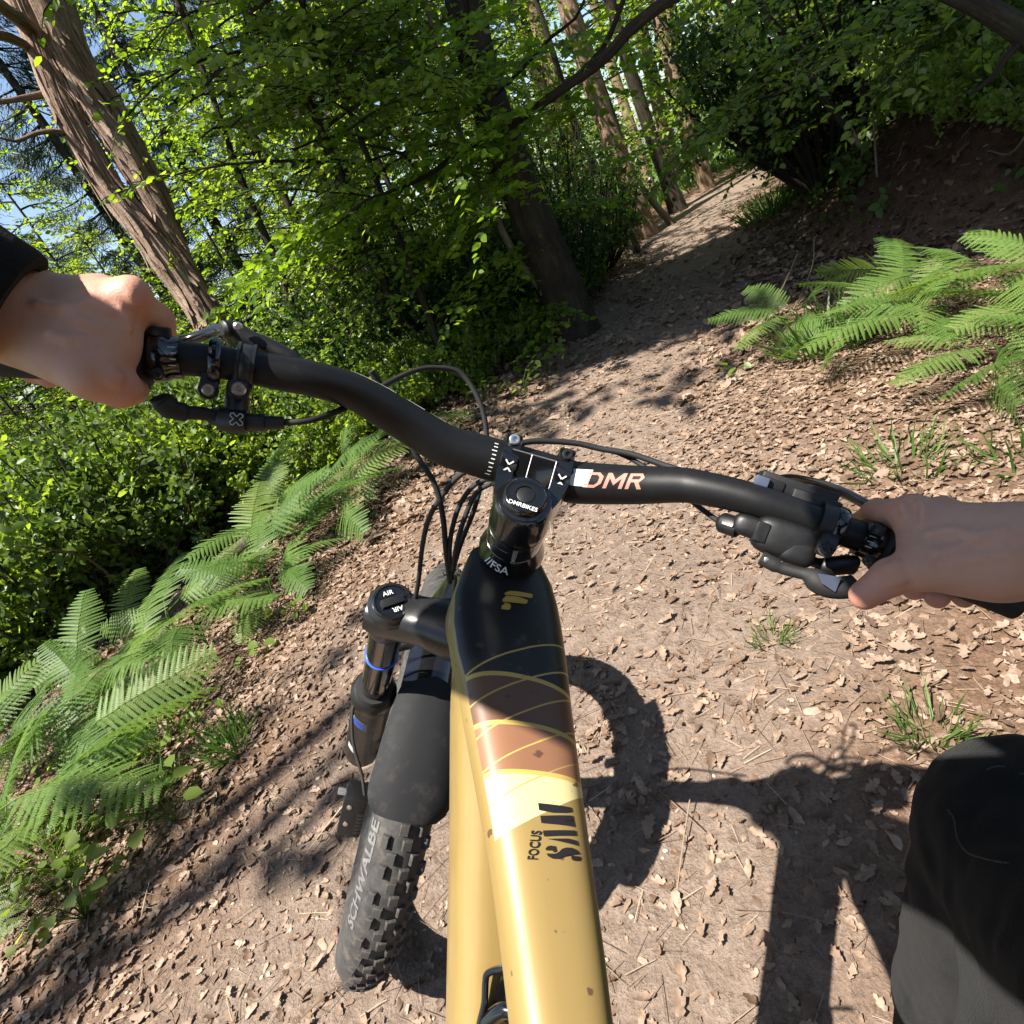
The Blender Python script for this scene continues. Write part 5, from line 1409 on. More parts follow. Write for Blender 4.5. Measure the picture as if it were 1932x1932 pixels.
for i in range(len(tt_c)):
    hh = np.interp(tt_y[i], [1030, 1160, 1320, 1600], [.018, .026, .026, .023])
    an = np.arange(K) * 2 * math.pi / K + math.pi / K
    ex = 0.55
    x = np.sign(np.cos(an)) * np.abs(np.cos(an)) ** ex
    z = np.sign(np.sin(an)) * np.abs(np.sin(an)) ** (ex * 1.15)
    z = np.where(z > 0, z - .10 * np.abs(x) ** 2 * z, z)
    rings.append(tt_c[i] + tt_n[i] * (-hh) + tt_lat[i] * (x * tt_w[i])[:, None] + tt_n[i] * (z * hh)[:, None])
    uvs.append([(tt_y[i] / 1000.0, (x[j] if math.sin(an[j]) > 0.12 else 1.5 * np.sign(x[j]) + .1 * x[j])) for j in range(K)])
fr_mb = MB().loft(rings)
frame = build('frame', fr_mb, G['toptube'], bike, sharp=50)
uvl = frame.data.uv_layers.new(name='UVMap')
_flat = np.array([p for r in uvs for p in r])
for l in frame.data.loops:
    uvl.data[l.index].uv = _flat[l.vertex_index]

def on_tt(px, py, lift=.0004):
    """the place on the top tube's upper face seen at the given pixel"""
    px, py = np.atleast_1d(px).astype(float), np.atleast_1d(py).astype(float)
    ly = np.interp(py, [r[0] for r in TT], [r[1] for r in TT]); ry = np.interp(py, [r[0] for r in TT], [r[2] for r in TT])
    xn = np.clip((px - (ly + ry) / 2) / ((ry - ly) / 2), -.98, .98)
    cc = np.array([np.interp(py, tt_y, tt_c[:, k]) for k in range(3)]).T
    lt = np.array([np.interp(py, tt_y, tt_lat[:, k]) for k in range(3)]).T
    nn = np.array([np.interp(py, tt_y, tt_n[:, k]) for k in range(3)]).T
    ww = np.interp(py, tt_y, tt_w); hh = np.interp(py, [1030, 1160, 1320, 1600], [.018, .026, .026, .023])
    cz = np.abs(xn) ** (1 / .55)
    z = np.sqrt(np.maximum(0, 1 - cz ** 2)) ** (.55 * 1.15); z = z - .10 * xn ** 2 * z
    return cc + lt * (xn * ww)[:, None] + nn * (((z - 1) * hh) + lift)[:, None]

def tt_poly(name, polys, mat, sub=0.006):
    """flat print on the top tube; outlines in photograph pixels"""
    mb = MB()
    for poly in polys:
        bm = bmesh.new()
        bm.faces.new([bm.verts.new((x, y, 0)) for x, y in poly])
        bmesh.ops.triangulate(bm, faces=bm.faces[:])
        for ax in (0, 1):
            vs = [p[ax] for p in poly]; k = min(vs) + 6
            while k < max(vs):
                co, no = [0, 0, 0], [0, 0, 0]; co[ax] = k; no[ax] = 1
                bmesh.ops.bisect_plane(bm, geom=bm.verts[:] + bm.edges[:] + bm.faces[:], plane_co=co, plane_no=no); k += 6
        bm.verts.index_update()
        q = np.array([[v.co.x, v.co.y] for v in bm.verts])
        mb.add(on_tt(q[:, 0], q[:, 1], .0006), [[v.index for v in f.verts] for f in bm.faces]); bm.free()
    return build(name, mb, mat, frame, smooth=False)
zz = lambda pts: [(883.2 + x * .14286, 1472 + y * .14286) for x, y in pts]
for letter in ([[(1020, 900), (1040, 878), (1085, 868), (1150, 880), (1165, 950), (1128, 962), (1112, 935), (1024, 925)],
                [(1030, 970), (1150, 981), (1195, 962), (1240, 920), (1300, 905), (1380, 912), (1440, 940), (1478, 980), (1485, 996), (1380, 970), (1310, 985), (1270, 1030), (1200, 1056), (1110, 1045), (1055, 1012)],
                [(1362, 1018), (1490, 1030), (1500, 1060), (1478, 1090), (1400, 1088), (1372, 1070)]],
               [[(985, 672), (1432, 688), (1440, 757), (998, 747)], [(1040, 780), (1330, 792), (1450, 820), (1468, 888)]],
               [[(922, 305), (1370, 378), (1382, 440), (1115, 400), (1290, 452), (1125, 447), (935, 402)],
                [(952, 478), (1393, 490), (1398, 535), (1140, 540), (1410, 585), (1420, 640), (965, 572)]]):
    tt_poly('lettering', [zz(p) for p in letter], G['brownprint'])
v, f = text_parts('FOCUS', 26.0, 0.0, 3.0, 0.022)
v = np.c_[v[:, 0] * .66, v[:, 1]]
_s, _c = math.sin(R_(-82)), math.cos(R_(-82))
q = np.c_[v[:, 0] * _c + v[:, 1] * _s, v[:, 0] * _s - v[:, 1] * _c] + np.array([1009.5, 1594])
build('lettering', MB().add(on_tt(q[:, 0], q[:, 1], .0006), f), G['brownprint'], frame, smooth=False)
# the maker's mark behind the head tube: two bent bars and a short one
zk = lambda pts: [(920 + x * .1011, 1094.8 + y * .1011) for x, y in pts]
tt_poly('printed_mark', [zk([(305, 285), (335, 245), (420, 205), (550, 200), (830, 210), (835, 240), (822, 295), (600, 290)]),
                         zk([(275, 425), (290, 360), (330, 338), (450, 335), (330, 305), (420, 305), (520, 300), (600, 308), (745, 345), (735, 400), (700, 425)]),
                         zk([(258, 560), (268, 490), (320, 475), (300, 440), (390, 445), (432, 475), (425, 540), (390, 570)])], G['goldprint'])

# ---- head tube, down tube ---------------------------------------------------
ht = MB()
hrings = []
for z, hw, fw in ((-.112, .031, .031), (-.125, .035, .037), (-.145, .037, .040), (-.175, .040, .044), (-.205, .040, .045), (-.222, .036, .040)):
    an = np.arange(28) * 2 * math.pi / 28
    hrings.append([FR(hw * np.sign(math.cos(a)) * abs(math.cos(a)) ** .8, fw * math.sin(a) - .012, z) for a in an])
ht.loft(hrings)
build('head_tube', ht, G['gold'], bike)
dt = MB(); rings = []
for t, hw, hh, zo in ((-.01, .034, .055, .02), (.03, .037, .058, .008), (.08, .0375, .052, 0), (.2, .036, .045, 0), (.4, .036, .043, 0), (.6, .037, .043, 0), (.70, .037, .05, 0)):
    an = np.arange(36) * 2 * math.pi / 36
    dv = np.array([0, -.94, -.34]); nv = np.array([0, -.34, .94])
    rings.append([FR(*(np.array([0, -.03, -.165 + zo]) + dv * t + np.array([1, 0, 0]) * hw * np.sign(math.cos(a)) * abs(math.cos(a)) ** .62 + nv * hh * np.sign(math.sin(a)) * abs(math.sin(a)) ** .62)) for a in an])
dt.loft(rings)
build('down_tube', dt, G['gold'], bike)
# seat tube, stays, saddle and rear wheel, behind the lens
SA = np.array([0, -.50, .06]); BB = np.array([0, -.71, -.43])
build('seat_tube', MB().tube([FR(0, -.455, .03), FR(0, -.56, -.2), FR(*BB)], [.019, .022, .034], 20), G['gold'], bike)
build('seat_post', MB().tube([FR(0, -.455, .04), FR(0, -.50, .11)], .0155, 16), G['gloss'], bike)
sd = MB(); rr = []
for y_, w_, h_ in ((-.42, .014, .010), (-.46, .022, .014), (-.54, .030, .018), (-.61, .062, .02), (-.67, .068, .02), (-.69, .05, .012)):
    rr.append([FR(w_ * math.cos(a), y_, .125 + (y_ + .5) * -.22 + h_ * math.sin(a)) for a in np.arange(18) * 2 * math.pi / 18])
sd.loft(rr); build('saddle', sd, G['rubber'], bike)
RAX = np.array([0, -1.14, -.60])
for s_ in (-1, 1):
    build('chain_stay', MB().tube([FR(.03 * s_, -.72, -.44), FR(.065 * s_, -.95, -.52), FR(.072 * s_, *RAX[1:])], [.017, .013, .012], 12), G['gold'], bike)
    build('seat_stay', MB().tube([FR(.03 * s_, -.56, -.10), FR(.06 * s_, -.85, -.36), FR(.072 * s_, *RAX[1:])], [.013, .012, .011], 12), G['gold'], bike)
def tyre_mb(c, ax, f_, u_, R0, rt, n=96, m=20):
    mb = MB(); vs = []
    for i in range(n):
        t = i * 2 * math.pi / n; rad = f_ * math.cos(t) + u_ * math.sin(t)
        for j in range(m):
            a = math.radians(-152 + 304 * j / (m - 1))
            vs.append(c + rad * (R0 - rt + rt * math.cos(a)) + ax * rt * 1.02 * math.sin(a))
    fs = [(i * m + j, i * m + j + 1, ((i + 1) % n) * m + j + 1, ((i + 1) % n) * m + j) for i in range(n) for j in range(m - 1)]
    return mb.add(vs, fs)
def rim_mb(c, ax, f_, u_, ro):
    return MB().lathe_closed(c, ax, [(ro, -.016), (ro + .006, -.0165), (ro + .006, .0165), (ro, .016), (ro - .012, .009), (ro - .018, 0), (ro - .012, -.009)], 80)
_rc = FR(*RAX)
rw = build('rear_wheel', rim_mb(_rc, F_R, F_F, F_U, .315), G['satin'], bike)
build('tyre', tyre_mb(_rc, F_R, F_F, F_U, .372, .031), G['tyre'], rw)
build('hub', MB().lathe(_rc - F_R * .07, F_R, [(.012, 0), (.014, .02), (.028, .024), (.028, .03), (.018, .04), (.018, .10), (.028, .11), (.028, .115), (.012, .12), (.012, .14)], 20), G['satin'], rw)
crk = FR(0, -.73, -.45)
CRANK_R = 1
build('crank_arm', MB().tube([crk - F_R * .08, crk - F_R * .09 - F_F * .16 + F_U * .05], .012, 10), G['satin'], bike)
PED_R, PED_L = P(1695, 2300, .98) - F_U * .10 + F_F * .04, crk - F_R * .15 - F_F * .16 + F_U * .05
build('crank_arm', MB().tube([crk + F_R * .08, PED_R - F_R * .06], .012, 10), G['satin'], bike)
for pd in (PED_R, PED_L):
    build('pedal', MB().box(pd, F_R, F_F, F_U, .05, .05, .008, .003), G['satin'], bike)
build('motor_cover', MB().blob(crk, F_R, F_F, F_U, .05, .09, .085, 20, 11, .8), G['satin'], bike)

# bottle cage on the down tube
cg = MB()
q = lambda x, y, d: P(x, y, d)
cg.tube(catmull([q(896, 1990, .462), q(905, 1932, .462), q(914, 1892, .463), q(916, 1852, .465), q(921, 1836, .466), q(945, 1828, .462), q(975, 1824, .452), q(1000, 1828, .446)], 5), .0026, 10)
cg.prism([((x - 950) * .0004, -(y - 1900) * .0004) for x, y in ((944, 1842), (975, 1836), (1003, 1900), (1015, 2010), (915, 2010), (917, 1935), (931, 1892))], q(950, 1900, .470), cdir(1, 0, 0), cdir(0, 1, 0), cdir(0, 0, 1), 0, .003)  # cage plate; its dark upper end stands in for shade on the tube
cg.tube(catmull([q(918, 1930, .462), q(950, 1905, .455), q(985, 1915, .45)], 5), .006, 10)
build('bottle_cage', cg, G['gloss'], bike)

# ---- fork ------------------------------------------------------------------
crown = MB(); rr = []
for x, z, hz, hy, yo in ((-.110, -.288, .020, .020, -.020), (-.095, -.287, .027, .027, -.020), (-.070, -.284, .027, .026, -.022), (-.045, -.272, .026, .026, -.028), (-.02, -.258, .030, .031, -.036), (0, -.255, .031, .033, -.040),
                         (.02, -.258, .030, .031, -.036), (.045, -.272, .026, .026, -.028), (.070, -.284, .027, .026, -.022), (.095, -.287, .027, .027, -.020), (.110, -.288, .020, .020, -.020)):
    rr.append([S(x, yo + hy * np.sign(math.cos(a)) * abs(math.cos(a)) ** .75, z + hz * np.sign(math.sin(a)) * abs(math.sin(a)) ** .75) for a in np.arange(28) * 2 * math.pi / 28])
crown.loft(rr)
fork = build('fork_crown', crown, G['satin'], bike, sharp=60)
sU, sR, sF = S_B[:, 2], S_B[:, 0], S_B[:, 1]
for s_ in (-1, 1):
    T0 = S(.083 * s_, -.020, -.262)
    TD = nrm(S(.083 * s_, .000, -.89) - T0)
    if s_ < 0:
        build('crown_boss', MB().lathe(T0, TD, [(.0225, -.004), (.0262, .0), (.0268, .006), (.0266, .045), (.0245, .058), (.020, .066)], 36), G['satin'], fork)
        ac = build('air_cap', MB().lathe(T0 + TD * .002, -TD, [(.0222, 0), (.0222, .006), (.0205, .0085), (.0196, .0085), (.0190, .0072), (.0180, .0070)], 40), G['gloss'], bike)
        build('valve_cover', MB().box(T0 - TD * .0066, nrm(sR * .8 + sF * .55), np.cross(TD, nrm(sR * .8 + sF * .55)), TD, .013, .0048, .0022, .001), G['black'], ac)
        tx = nrm(P(762, 1125, .69) - P(724, 1145, .69)); tx = nrm(tx - TD * tx.dot(TD)); ty = -np.cross(TD, tx)
        if ty.dot(cdir(0, 1, 0)) < 0: ty = -ty
        flat_text('lettering', 'AIR', .0078, T0 - TD * .0078 + ty * .0105 - tx * .002, tx, ty, G['white'], ac)
        flat_text('lettering', 'AIR', .0078, T0 - TD * .0078 - ty * .0105 + tx * .002, -tx, -ty, G['white'], ac)
    else:
        build('crown_boss', MB().lathe(T0, TD, [(.0225, -.004), (.0262, .0), (.0268, .006), (.0266, .045), (.0245, .058), (.020, .066)], 36), G['satin'], fork)
        build('damper_cap', MB().lathe(T0 + TD * .002, -TD, [(.0222, 0), (.0222, .006), (.0205, .0085), (.019, .012), (.014, .014)], 40), G['gloss'], bike)
    stc = build('stanchion', MB().lathe(T0, TD, [(.0205, .05), (.0205, .40)], 40), G['gloss'], bike)
    if s_ < 0:
        build('travel_ring', MB().lathe_closed(T0 + TD * .150, TD, [(.0205, 0), (.0219, .0004), (.0224, .0018), (.0219, .0032), (.0205, .0036)], 36), G['blue'], stc)
    lo = build('fork_lower', MB().lathe(T0, TD, [(.0225, .286), (.0290, .289), (.0335, .297), (.0345, .310), (.0335, .323), (.0318, .330), (.0312, .345), (.0315, .47), (.0320, .60), (.0325, .66), (.030, .674), (.018, .68)], 40), G['lower'], bike)
    build('wiper_seal', MB().lathe_closed(T0, TD, [(.0205, .280), (.0262, .2805), (.0285, .286), (.0285, .291), (.0205, .291)], 36), G['rubber'], lo)
    if s_ < 0:                                                      # printed sticker on the outer face: blue bars in a pale outline
        eo = nrm(TOCAM - (T0 + TD * .39)); eo = nrm(eo - TD * eo.dot(TD)); eb = np.cross(TD, eo)
        if eb.dot(cdir(1, 0, 0)) > 0: eb = -eb
        def leg_pt(a, h, lift=.0005):
            return T0 + TD * h + (.0315 + lift) * (math.cos(a) * eo + math.sin(a) * eb)
        def leg_patch(name, a0, a1, h0, h1, mat, slope=0.012, lift=.0005):
            mb = MB(); n_ = 8
            vs = [leg_pt(a0 + (a1 - a0) * i / n_, h - slope * (i / n_), lift) for h in (h0, h1) for i in range(n_ + 1)]
            mb.add(vs, [(i, i + 1, n_ + 2 + i, n_ + 1 + i) for i in range(n_)])
            return build(name, mb, mat, lo, smooth=False)
        leg_patch('printed_badge', .02, .80, .372, .412, G['grey'], lift=.0004)
        leg_patch('printed_badge', .05, .77, .3735, .4105, G['satin'], lift=.0007)
        for k in range(3):
            leg_patch('printed_bar', .08, .75, .3755 + .0115 * k, .3825 + .0115 * k, G['blue'], lift=.0010)
        leg_patch('printed_badge', .45, .95, .545, .575, G['grey'], lift=.0005)
# arch between the lowers, in front of the tyre
ar = [S(.083 * math.cos(a), .052 + .012 * math.sin(a), -.585 + .075 * math.sin(a)) for a in np.linspace(0, math.pi, 15)]
build('fork_arch', MB().tube(ar, .0125, 12), G['lower'], bike)
# mudguard: a curved sheet above and behind the tyre
mg = MB(); rows = []
WC = S(0, .004, -.89)
def wheel_pt(x, r, deg):
    t = R_(deg); return WC + sR * x + (sF * math.cos(t) + sU * math.sin(t)) * r
for k, deg in enumerate(np.linspace(91, 117.5, 18)):
    hw = np.interp(deg, [91, 92.5, 95, 104, 113, 115.6, 117.5], [.036, .043, .048, .0545, .0575, .054, .042])
    row = []
    for j in range(17):
        s1 = -1 + 2 * j / 16
        row.append(wheel_pt(hw * s1 - .002, .408 + .005 * (1 - s1 * s1) - .013 * abs(s1) ** 3, deg + (1.6 * abs(s1) if k == 0 else 0)))
    rows.append(np.array(row))
inner = [WC + (r - WC) * .994 for r in rows]
mg.loft(rows, close=False); mg.loft([r[::-1] for r in inner], close=False)
edge_o = np.concatenate([rows[0], np.array([r[-1] for r in rows[1:]]), rows[-1][::-1][1:], np.array([r[0] for r in rows[::-1][1:]])])
edge_i = np.concatenate([inner[0], np.array([r[-1] for r in inner[1:]]), inner[-1][::-1][1:], np.array([r[0] for r in inner[::-1][1:]])])
mg.loft([edge_o, edge_i], close=False)
build('mudguard', mg, G['guard'], bike, sharp=50)
bl = MB(); rows2 = []
for k, deg in enumerate(np.linspace(60, 93, 14)):
    hw = np.interp(deg, [60, 70, 84, 93], [.02, .036, .046, .047])
    rows2.append(np.array([wheel_pt(hw * s1, .396 + .008 * (1 - s1 * s1) - .022 * abs(s1) ** 2, deg) for s1 in np.linspace(-1, 1, 13)]))
bl.loft(rows2, close=False); bl.loft([(WC + (r - WC) * .992)[::-1] for r in rows2], close=False)
build('mudguard_bridge', bl, G['gloss'], bike, sharp=50)
# ---- front wheel -----------------------------------------------------------
fw_ = build('front_wheel', rim_mb(WC, sR, sF, sU, .315), G['satin'], bike)
tyre = build('front_tyre', tyre_mb(WC, sR, sF, sU, .3675, .0425, 128, 22), G['tyre'], bike)
build('hub', MB().lathe(WC - sR * .062, sR, [(.010, 0), (.012, .012), (.03, .018), (.03, .023), (.014, .035), (.014, .085), (.027, .10), (.027, .105), (.012, .112), (.010, .124)], 24), G['satin'], fw_)
build('brake_rotor', MB().ring(WC - sR * .043, sR, .078, .101, -.0009, .0009, 56).ring(WC - sR * .043, sR, .02, .03, -.0009, .0009, 32), G['silver'], fw_)
spoke_me = None
for k in range(28):
    t0 = 2 * math.pi * k / 28; side = -1 if k % 2 else 1
    t1 = t0 + (.42 if (k // 2) % 2 else -.42)
    a = WC + sR * side * .034 + (sF * math.cos(t1) + sU * math.sin(t1)) * .029
    b = WC + sR * side * .004 + (sF * math.cos(t0) + sU * math.sin(t0)) * .302
    if spoke_me is None:
        o = build('spoke', MB().tube([a, b], .0009, 5), G['satin'], fw_); spoke_me = o.data
        base = (a - root_loc(bike), b - root_loc(bike))
    else:                                                            # copy, turned to lie between its own two ends
        o = bpy.data.objects['spoke'].copy(); COL.objects.link(o); o.parent = fw_
        d0, d1 = Vector(base[1] - base[0]), Vector(b - a)
        q_ = d0.rotation_difference(d1).to_matrix().to_4x4()
        o.matrix_local = Matrix.Translation(Vector(a - root_loc(bike))) @ q_ @ Matrix.Translation(-Vector(base[0]))
# tread knobs: one mesh per row, copied round the tyre
def knob_mesh(sx, sy, h, name):
    mb = MB()
    mb.loft([[(-sx, -sy, -.003), (sx, -sy, -.003), (sx, sy, -.003), (-sx, sy, -.003)], [(-sx, -sy, h * .75), (sx, -sy, h * .75), (sx, sy, h * .75), (-sx, sy, h * .75)],
             [(-sx * .86, -sy * .86, h), (sx * .86, -sy * .86, h), (sx * .86, sy * .86, h), (-sx * .86, sy * .86, h)]])
    v, f = mb.arrays(); me = bpy.data.meshes.new(name); me.from_pydata([tuple(p) for p in v], [], f); me.materials.append(G['tyre']); return me
KN = [(-21, knob_mesh(.0052, .0085, .0066, 'tread_knob'), 0, 58), (-2, knob_mesh(.0062, .0078, .0050, 'tread_knob'), .5, 58), (18, knob_mesh(.0066, .0070, .0048, 'tread_knob'), 0, 58),
      (38, knob_mesh(.0056, .0078, .0050, 'tread_knob'), .5, 58), (60, knob_mesh(.0052, .0085, .0066, 'tread_knob'), 0, 58)]
for ang, me, ph, n_ in KN:
    for k in range(n_):
        t = (k + ph) * 2 * math.pi / n_
        off = 6 * (1 if k % 2 else -1) * (1 if abs(ang) < 10 else .5)
        a = R_(ang + off)
        rad = sF * math.cos(t) + sU * math.sin(t); tan = -sF * math.sin(t) + sU * math.cos(t)
        n = rad * math.cos(a) + sR * math.sin(a); x = np.cross(tan, n)
        pos = WC + rad * (.3675 - .0425) + n * .0425
        o = bpy.data.objects.new('tread_knob', me); COL.objects.link(o); o.parent = tyre
        M = Matrix([list(x) + [0], list(tan) + [0], list(n) + [0], [0, 0, 0, 1]]).transposed()
        M.translation = Vector(pos - root_loc(bike)); o.matrix_local = M
# pale lettering on the sidewall
v, f = text_parts('SCHWALBE', .024, 0.0, .004, .03)
v[:, 0] *= 1.35
def side_text(center_deg):
    th = R_(center_deg) - v[:, 0] / .345
    rr_ = .3335 - v[:, 1]
    a = np.interp(rr_, [.3215, .3335, .3455], [R_(-74), R_(-57), R_(-40)])
    pts = WC + (np.cos(th)[:, None] * sF + np.sin(th)[:, None] * sU) * (.3675 - .0425 + (.0429) * np.cos(a))[:, None] + sR * (.0431 * 1.02 * np.sin(a))[:, None]
    build('lettering', MB().add(pts, f), G['tyreprint'], tyre, smooth=False)
side_text(135); side_text(315)
# brake caliper and front brake hose
cal = MB()
cc = S(-.070, -.128, -.80)
cal.box(cc, sR, nrm(sF * .5 + sU * .85), nrm(sF * .85 - sU * .5), .020, .042, .022, .006)
caliper = build('brake_caliper', cal, G['black'], bike)
for k in range(6):
    build('cooling_fin', MB().box(cc + sR * .013 + nrm(sF * .5 + sU * .85) * (-.026 + .008 * k) - nrm(sF * .85 - sU * .5) * .019, sR, nrm(sF * .5 + sU * .85), nrm(sF * .85 - sU * .5), .006, .0018, .006, .0006), G['satin'], caliper)
build('banjo_bolt', MB().lathe(cc - sR * .02 + nrm(sF * .5 + sU * .85) * .034, -sR, [(.006, 0), (.006, .012), (.0045, .013)], 16), G['silver'], caliper)
build('bolt', MB().lathe(cc - nrm(sF * .85 - sU * .5) * .019 - sR * .008 - nrm(sF * .5 + sU * .85) * .012, -nrm(sF * .85 - sU * .5), [(.0045, 0), (.0045, .004), (.003, .0045)], 16), G['silver'], caliper)
build('bolt', MB().lathe(cc - nrm(sF * .85 - sU * .5) * .019 - sR * .008 + nrm(sF * .5 + sU * .85) * .026, -nrm(sF * .85 - sU * .5), [(.0045, 0), (.0045, .004), (.003, .0045)], 16), G['silver'], caliper)

# ---- cables -----------------------------------------------------------------
def cable(name, pts, r=.0024, mat='rubber', parent=bike):
    return build(name, MB().tube(catmull([P(*p) for p in pts], 8), r, 10), G[mat], parent)
cable('shift_cable', [(532, 797, .43), (570, 795, .432), (607, 787, .44), (660, 765, .465), (725, 727, .51), (775, 702, .535), (819, 694, .55), (869, 704, .56), (905, 758, .565), (918, 817, .57), (915, 880, .575), (895, 960, .585), (868, 1030, .60), (848, 1100, .62)], .0024)
cable('brake_hose', [(700, 700, .51), (745, 770, .53), (785, 857, .55), (819, 911, .56), (835, 971, .57), (842, 1044, .59), (849, 1098, .615)], .0027)
cable('brake_hose', [(960, 880, .55), (905, 880, .56), (865, 899, .57), (832, 938, .585), (809, 979, .60), (797, 1030, .63), (789, 1100, .67), (779, 1150, .71), (765, 1200, .80)], .0026)
cable('shift_cable', [(960, 900, .55), (905, 909, .56), (872, 944, .57), (854, 994, .58), (848, 1044, .59), (853, 1092, .612)], .0024)
cable('shift_cable', [(945, 905, .55), (902, 927, .56), (879, 971, .57), (862, 1027, .58), (855, 1075, .60)], .0024)
cable('brake_hose', [(960, 838, .53), (982, 836, .535), (1019, 832, .54), (1085, 836, .545), (1135, 847, .545), (1192, 857, .54), (1260, 880, .53), (1330, 900, .515), (1400, 915, .50), (1440, 915, .485)], .0027)
cable('shift_cable', [(1150, 848, .548), (1195, 868, .545), (1250, 905, .53), (1300, 942, .51), (1330, 965, .49), (1356, 984, .475)], .0022)
cable('brake_hose', [(789, 1101, .70), (770, 1190, .85), (690, 1290, .93), (668, 1330, .925), (664, 1370, .92), (668, 1410, .915), (682, 1460, .91), (688, 1500, .905)], .0025)

# ---- left controls ------------------------------------------------------------
zl = lambda x, y: (257.6 + .18096 * x, 570.4 + .18096 * y)
def clamp_band(px, py, r, w, mat, parent, name='clamp_band'):
    c, a, n, b, i = bar_near(px, py)
    return build(name, MB().lathe_closed(c - a * w / 2, a, [(_BARR[i] - .0004, 0), (r - .0006, 0), (r, .0008), (r, w - .0008), (r - .0006, w), (_BARR[i] - .0004, w)], 36), G[mat], parent)
def ear_bolt(px, py, d, rad, parent, mat_bolt='silver', mat='black', bar_px=None):
    c = P(px, py, d); n = nrm(TOCAM - c)
    if bar_px:
        cb, a, nb, bb_, i = bar_near(*bar_px)
        e = nrm(c - cb - n * (c - cb).dot(n))
        m0 = cb + nb * .004
        build('clamp_ear', MB().box((m0 + c) / 2 - n * .004, a, nrm(c - m0), np.cross(a, nrm(c - m0)), .0058, np.linalg.norm(c - m0) / 2 + .003, .0055, .002), G[mat], parent)
    build('clamp_boss', MB().lathe(c - n * .012, n, [(rad * 1.55, 0), (rad * 1.55, .011), (rad * 1.4, .012)], 22), G[mat], parent)
    return build('bolt', MB().lathe(c - n * .001, n, [(rad, 0), (rad, .0035), (rad * .8, .005), (rad * .45, .005), (rad * .40, .003)], 22), G[mat_bolt], parent)
def grip(px_list, flange_px, mat='rubber', name='grip'):
    pts = [bar_near(*p)[0] for p in px_list]
    g_ = build(name, MB().tube(np.array(pts), .0158, 28), G[mat], bike)
    c, a, n, b, i = bar_near(*flange_px)
    build('flange', MB().lathe_closed(c - a * .003, a, [(.0110, -.002), (.0165, -.002), (.0205, 0), (.0208, .003), (.0195, .006), (.0110, .007)], 36), G[mat], g_)
    return g_
gl = grip([(-115, 652), (0, 662), (120, 670), (262, 673)], (270, 673))
c, a, n, b, i = bar_near(300, 674)
if a.dot(cdir(1, 0, 0)) < 0: a = -a
col_l = build('lock_collar', MB().lathe_closed(c - a * .0065, a, [(.0112, 0), (.0150, 0), (.0156, .001), (.0156, .0095), (.0140, .0115), (.0135, .0175), (.0112, .0175)], 36), G['gloss'], gl)
build('collar_lug', MB().box(c + cdir(.002, .0145, .006), a, b, n, .006, .0035, .0045, .0014), G['satin'], gl)
for k in range(5):
    th = -.5 + .28 * k
    c2, a2, n2, b2, _ = bar_near(322, 675)
    d2 = n2 * math.cos(th) - b2 * math.sin(th)
    build('collar_mark', MB().box(c2 + d2 * .0136, a2, np.cross(a2, d2), d2, .0042, .00035, .0005), G['grey'], gl)
ear_bolt(297, 706, .386, .0026, gl, 'satin')
brl = clamp_band(401, 684, .0160, .0075, 'gloss', bike, 'brake_lever')
build('clamp_edge', MB().lathe_closed(bar_near(412, 685)[0], bar_near(412, 685)[1], [(.0110, -.0012), (.0166, -.0012), (.0168, .0012), (.011, .0012)], 36), G['gloss'], brl)
ear_bolt(393, 735, .408, .0042, brl, 'silver', 'black', (405, 690))
build('brake_body', MB().tube(catmull([P(418, 622, .432), P(440, 622, .438), P(470, 640, .442), P(520, 661, .446), P(558, 682, .45), P(575, 695, .452)], 5), [.004] + [.0062] * 6 + [.0068] * 7 + [.0062] * 6 + [.0052] * 5 + [.002], 14), G['black'], brl)
build('bolt', MB().lathe(P(449, 616, .43), nrm(TOCAM - P(449, 616, .43)), [(.0032, 0), (.0032, .003), (.002, .004)], 16), G['silver'], brl)
build('lever_blade', MB().tube(catmull([P(452, 632, .445), P(420, 620, .47), P(360, 640, .485), P(290, 650, .475)], 6), .0045, 10), G['gloss'], brl)
dpl = clamp_band(461, 690, .0152, .0105, 'satin', bike, 'dropper_lever')
for s_ in (-1, 1):
    c, a, n, b, i = bar_near(461, 690)
    build('clamp_edge', MB().lathe_closed(c + a * s_ * .0048, a, [(.0118, -.0010), (.0160, -.0010), (.0160, .0010), (.0118, .0010)], 36), G['satin'], dpl)
ear_bolt(450, 733, .412, .0050, dpl, 'silver', 'black', (458, 695))
build('lever_mount', MB().tube([P(448, 742, .425), P(447, 770, .425), P(446, 790, .424)], [.0078, .0080, .0085], 14), G['black'], dpl)
build('lever_body', MB().tube(catmull([P(400, 785, .422), P(420, 790, .422), P(447, 795, .421), P(466, 797, .422)], 4), [.006] * 4 + [.0085] * 6 + [.0080] * 3, 16), G['black'], dpl)
build('paddle', MB().tube(catmull([P(300, 748, .398), P(306, 757, .40), P(325, 772, .404), P(350, 778, .409), P(380, 780, .414), P(410, 786, .42)], 5), [.004] + [.0062] * 4 + [.0072] * 6 + [.0062] * 5 + [.0046] * 5 + [.0044] * 5, 14), G['rubber'], dpl)
build('barrel_adjuster', MB().tube([P(464, 796, .424), P(500, 798, .427), P(501, 798, .427), P(536, 798, .43)], [.0062, .0062, .0050, .0046], 16), G['black'], dpl)
nX = nrm(TOCAM - P(446, 791, .42)); oX = P(446, 791, .4115)
eX = nrm(cdir(1, -.1, 0) - nX * nX.dot(cdir(1, -.1, 0))); fX = np.cross(nX, eX)
xo = []
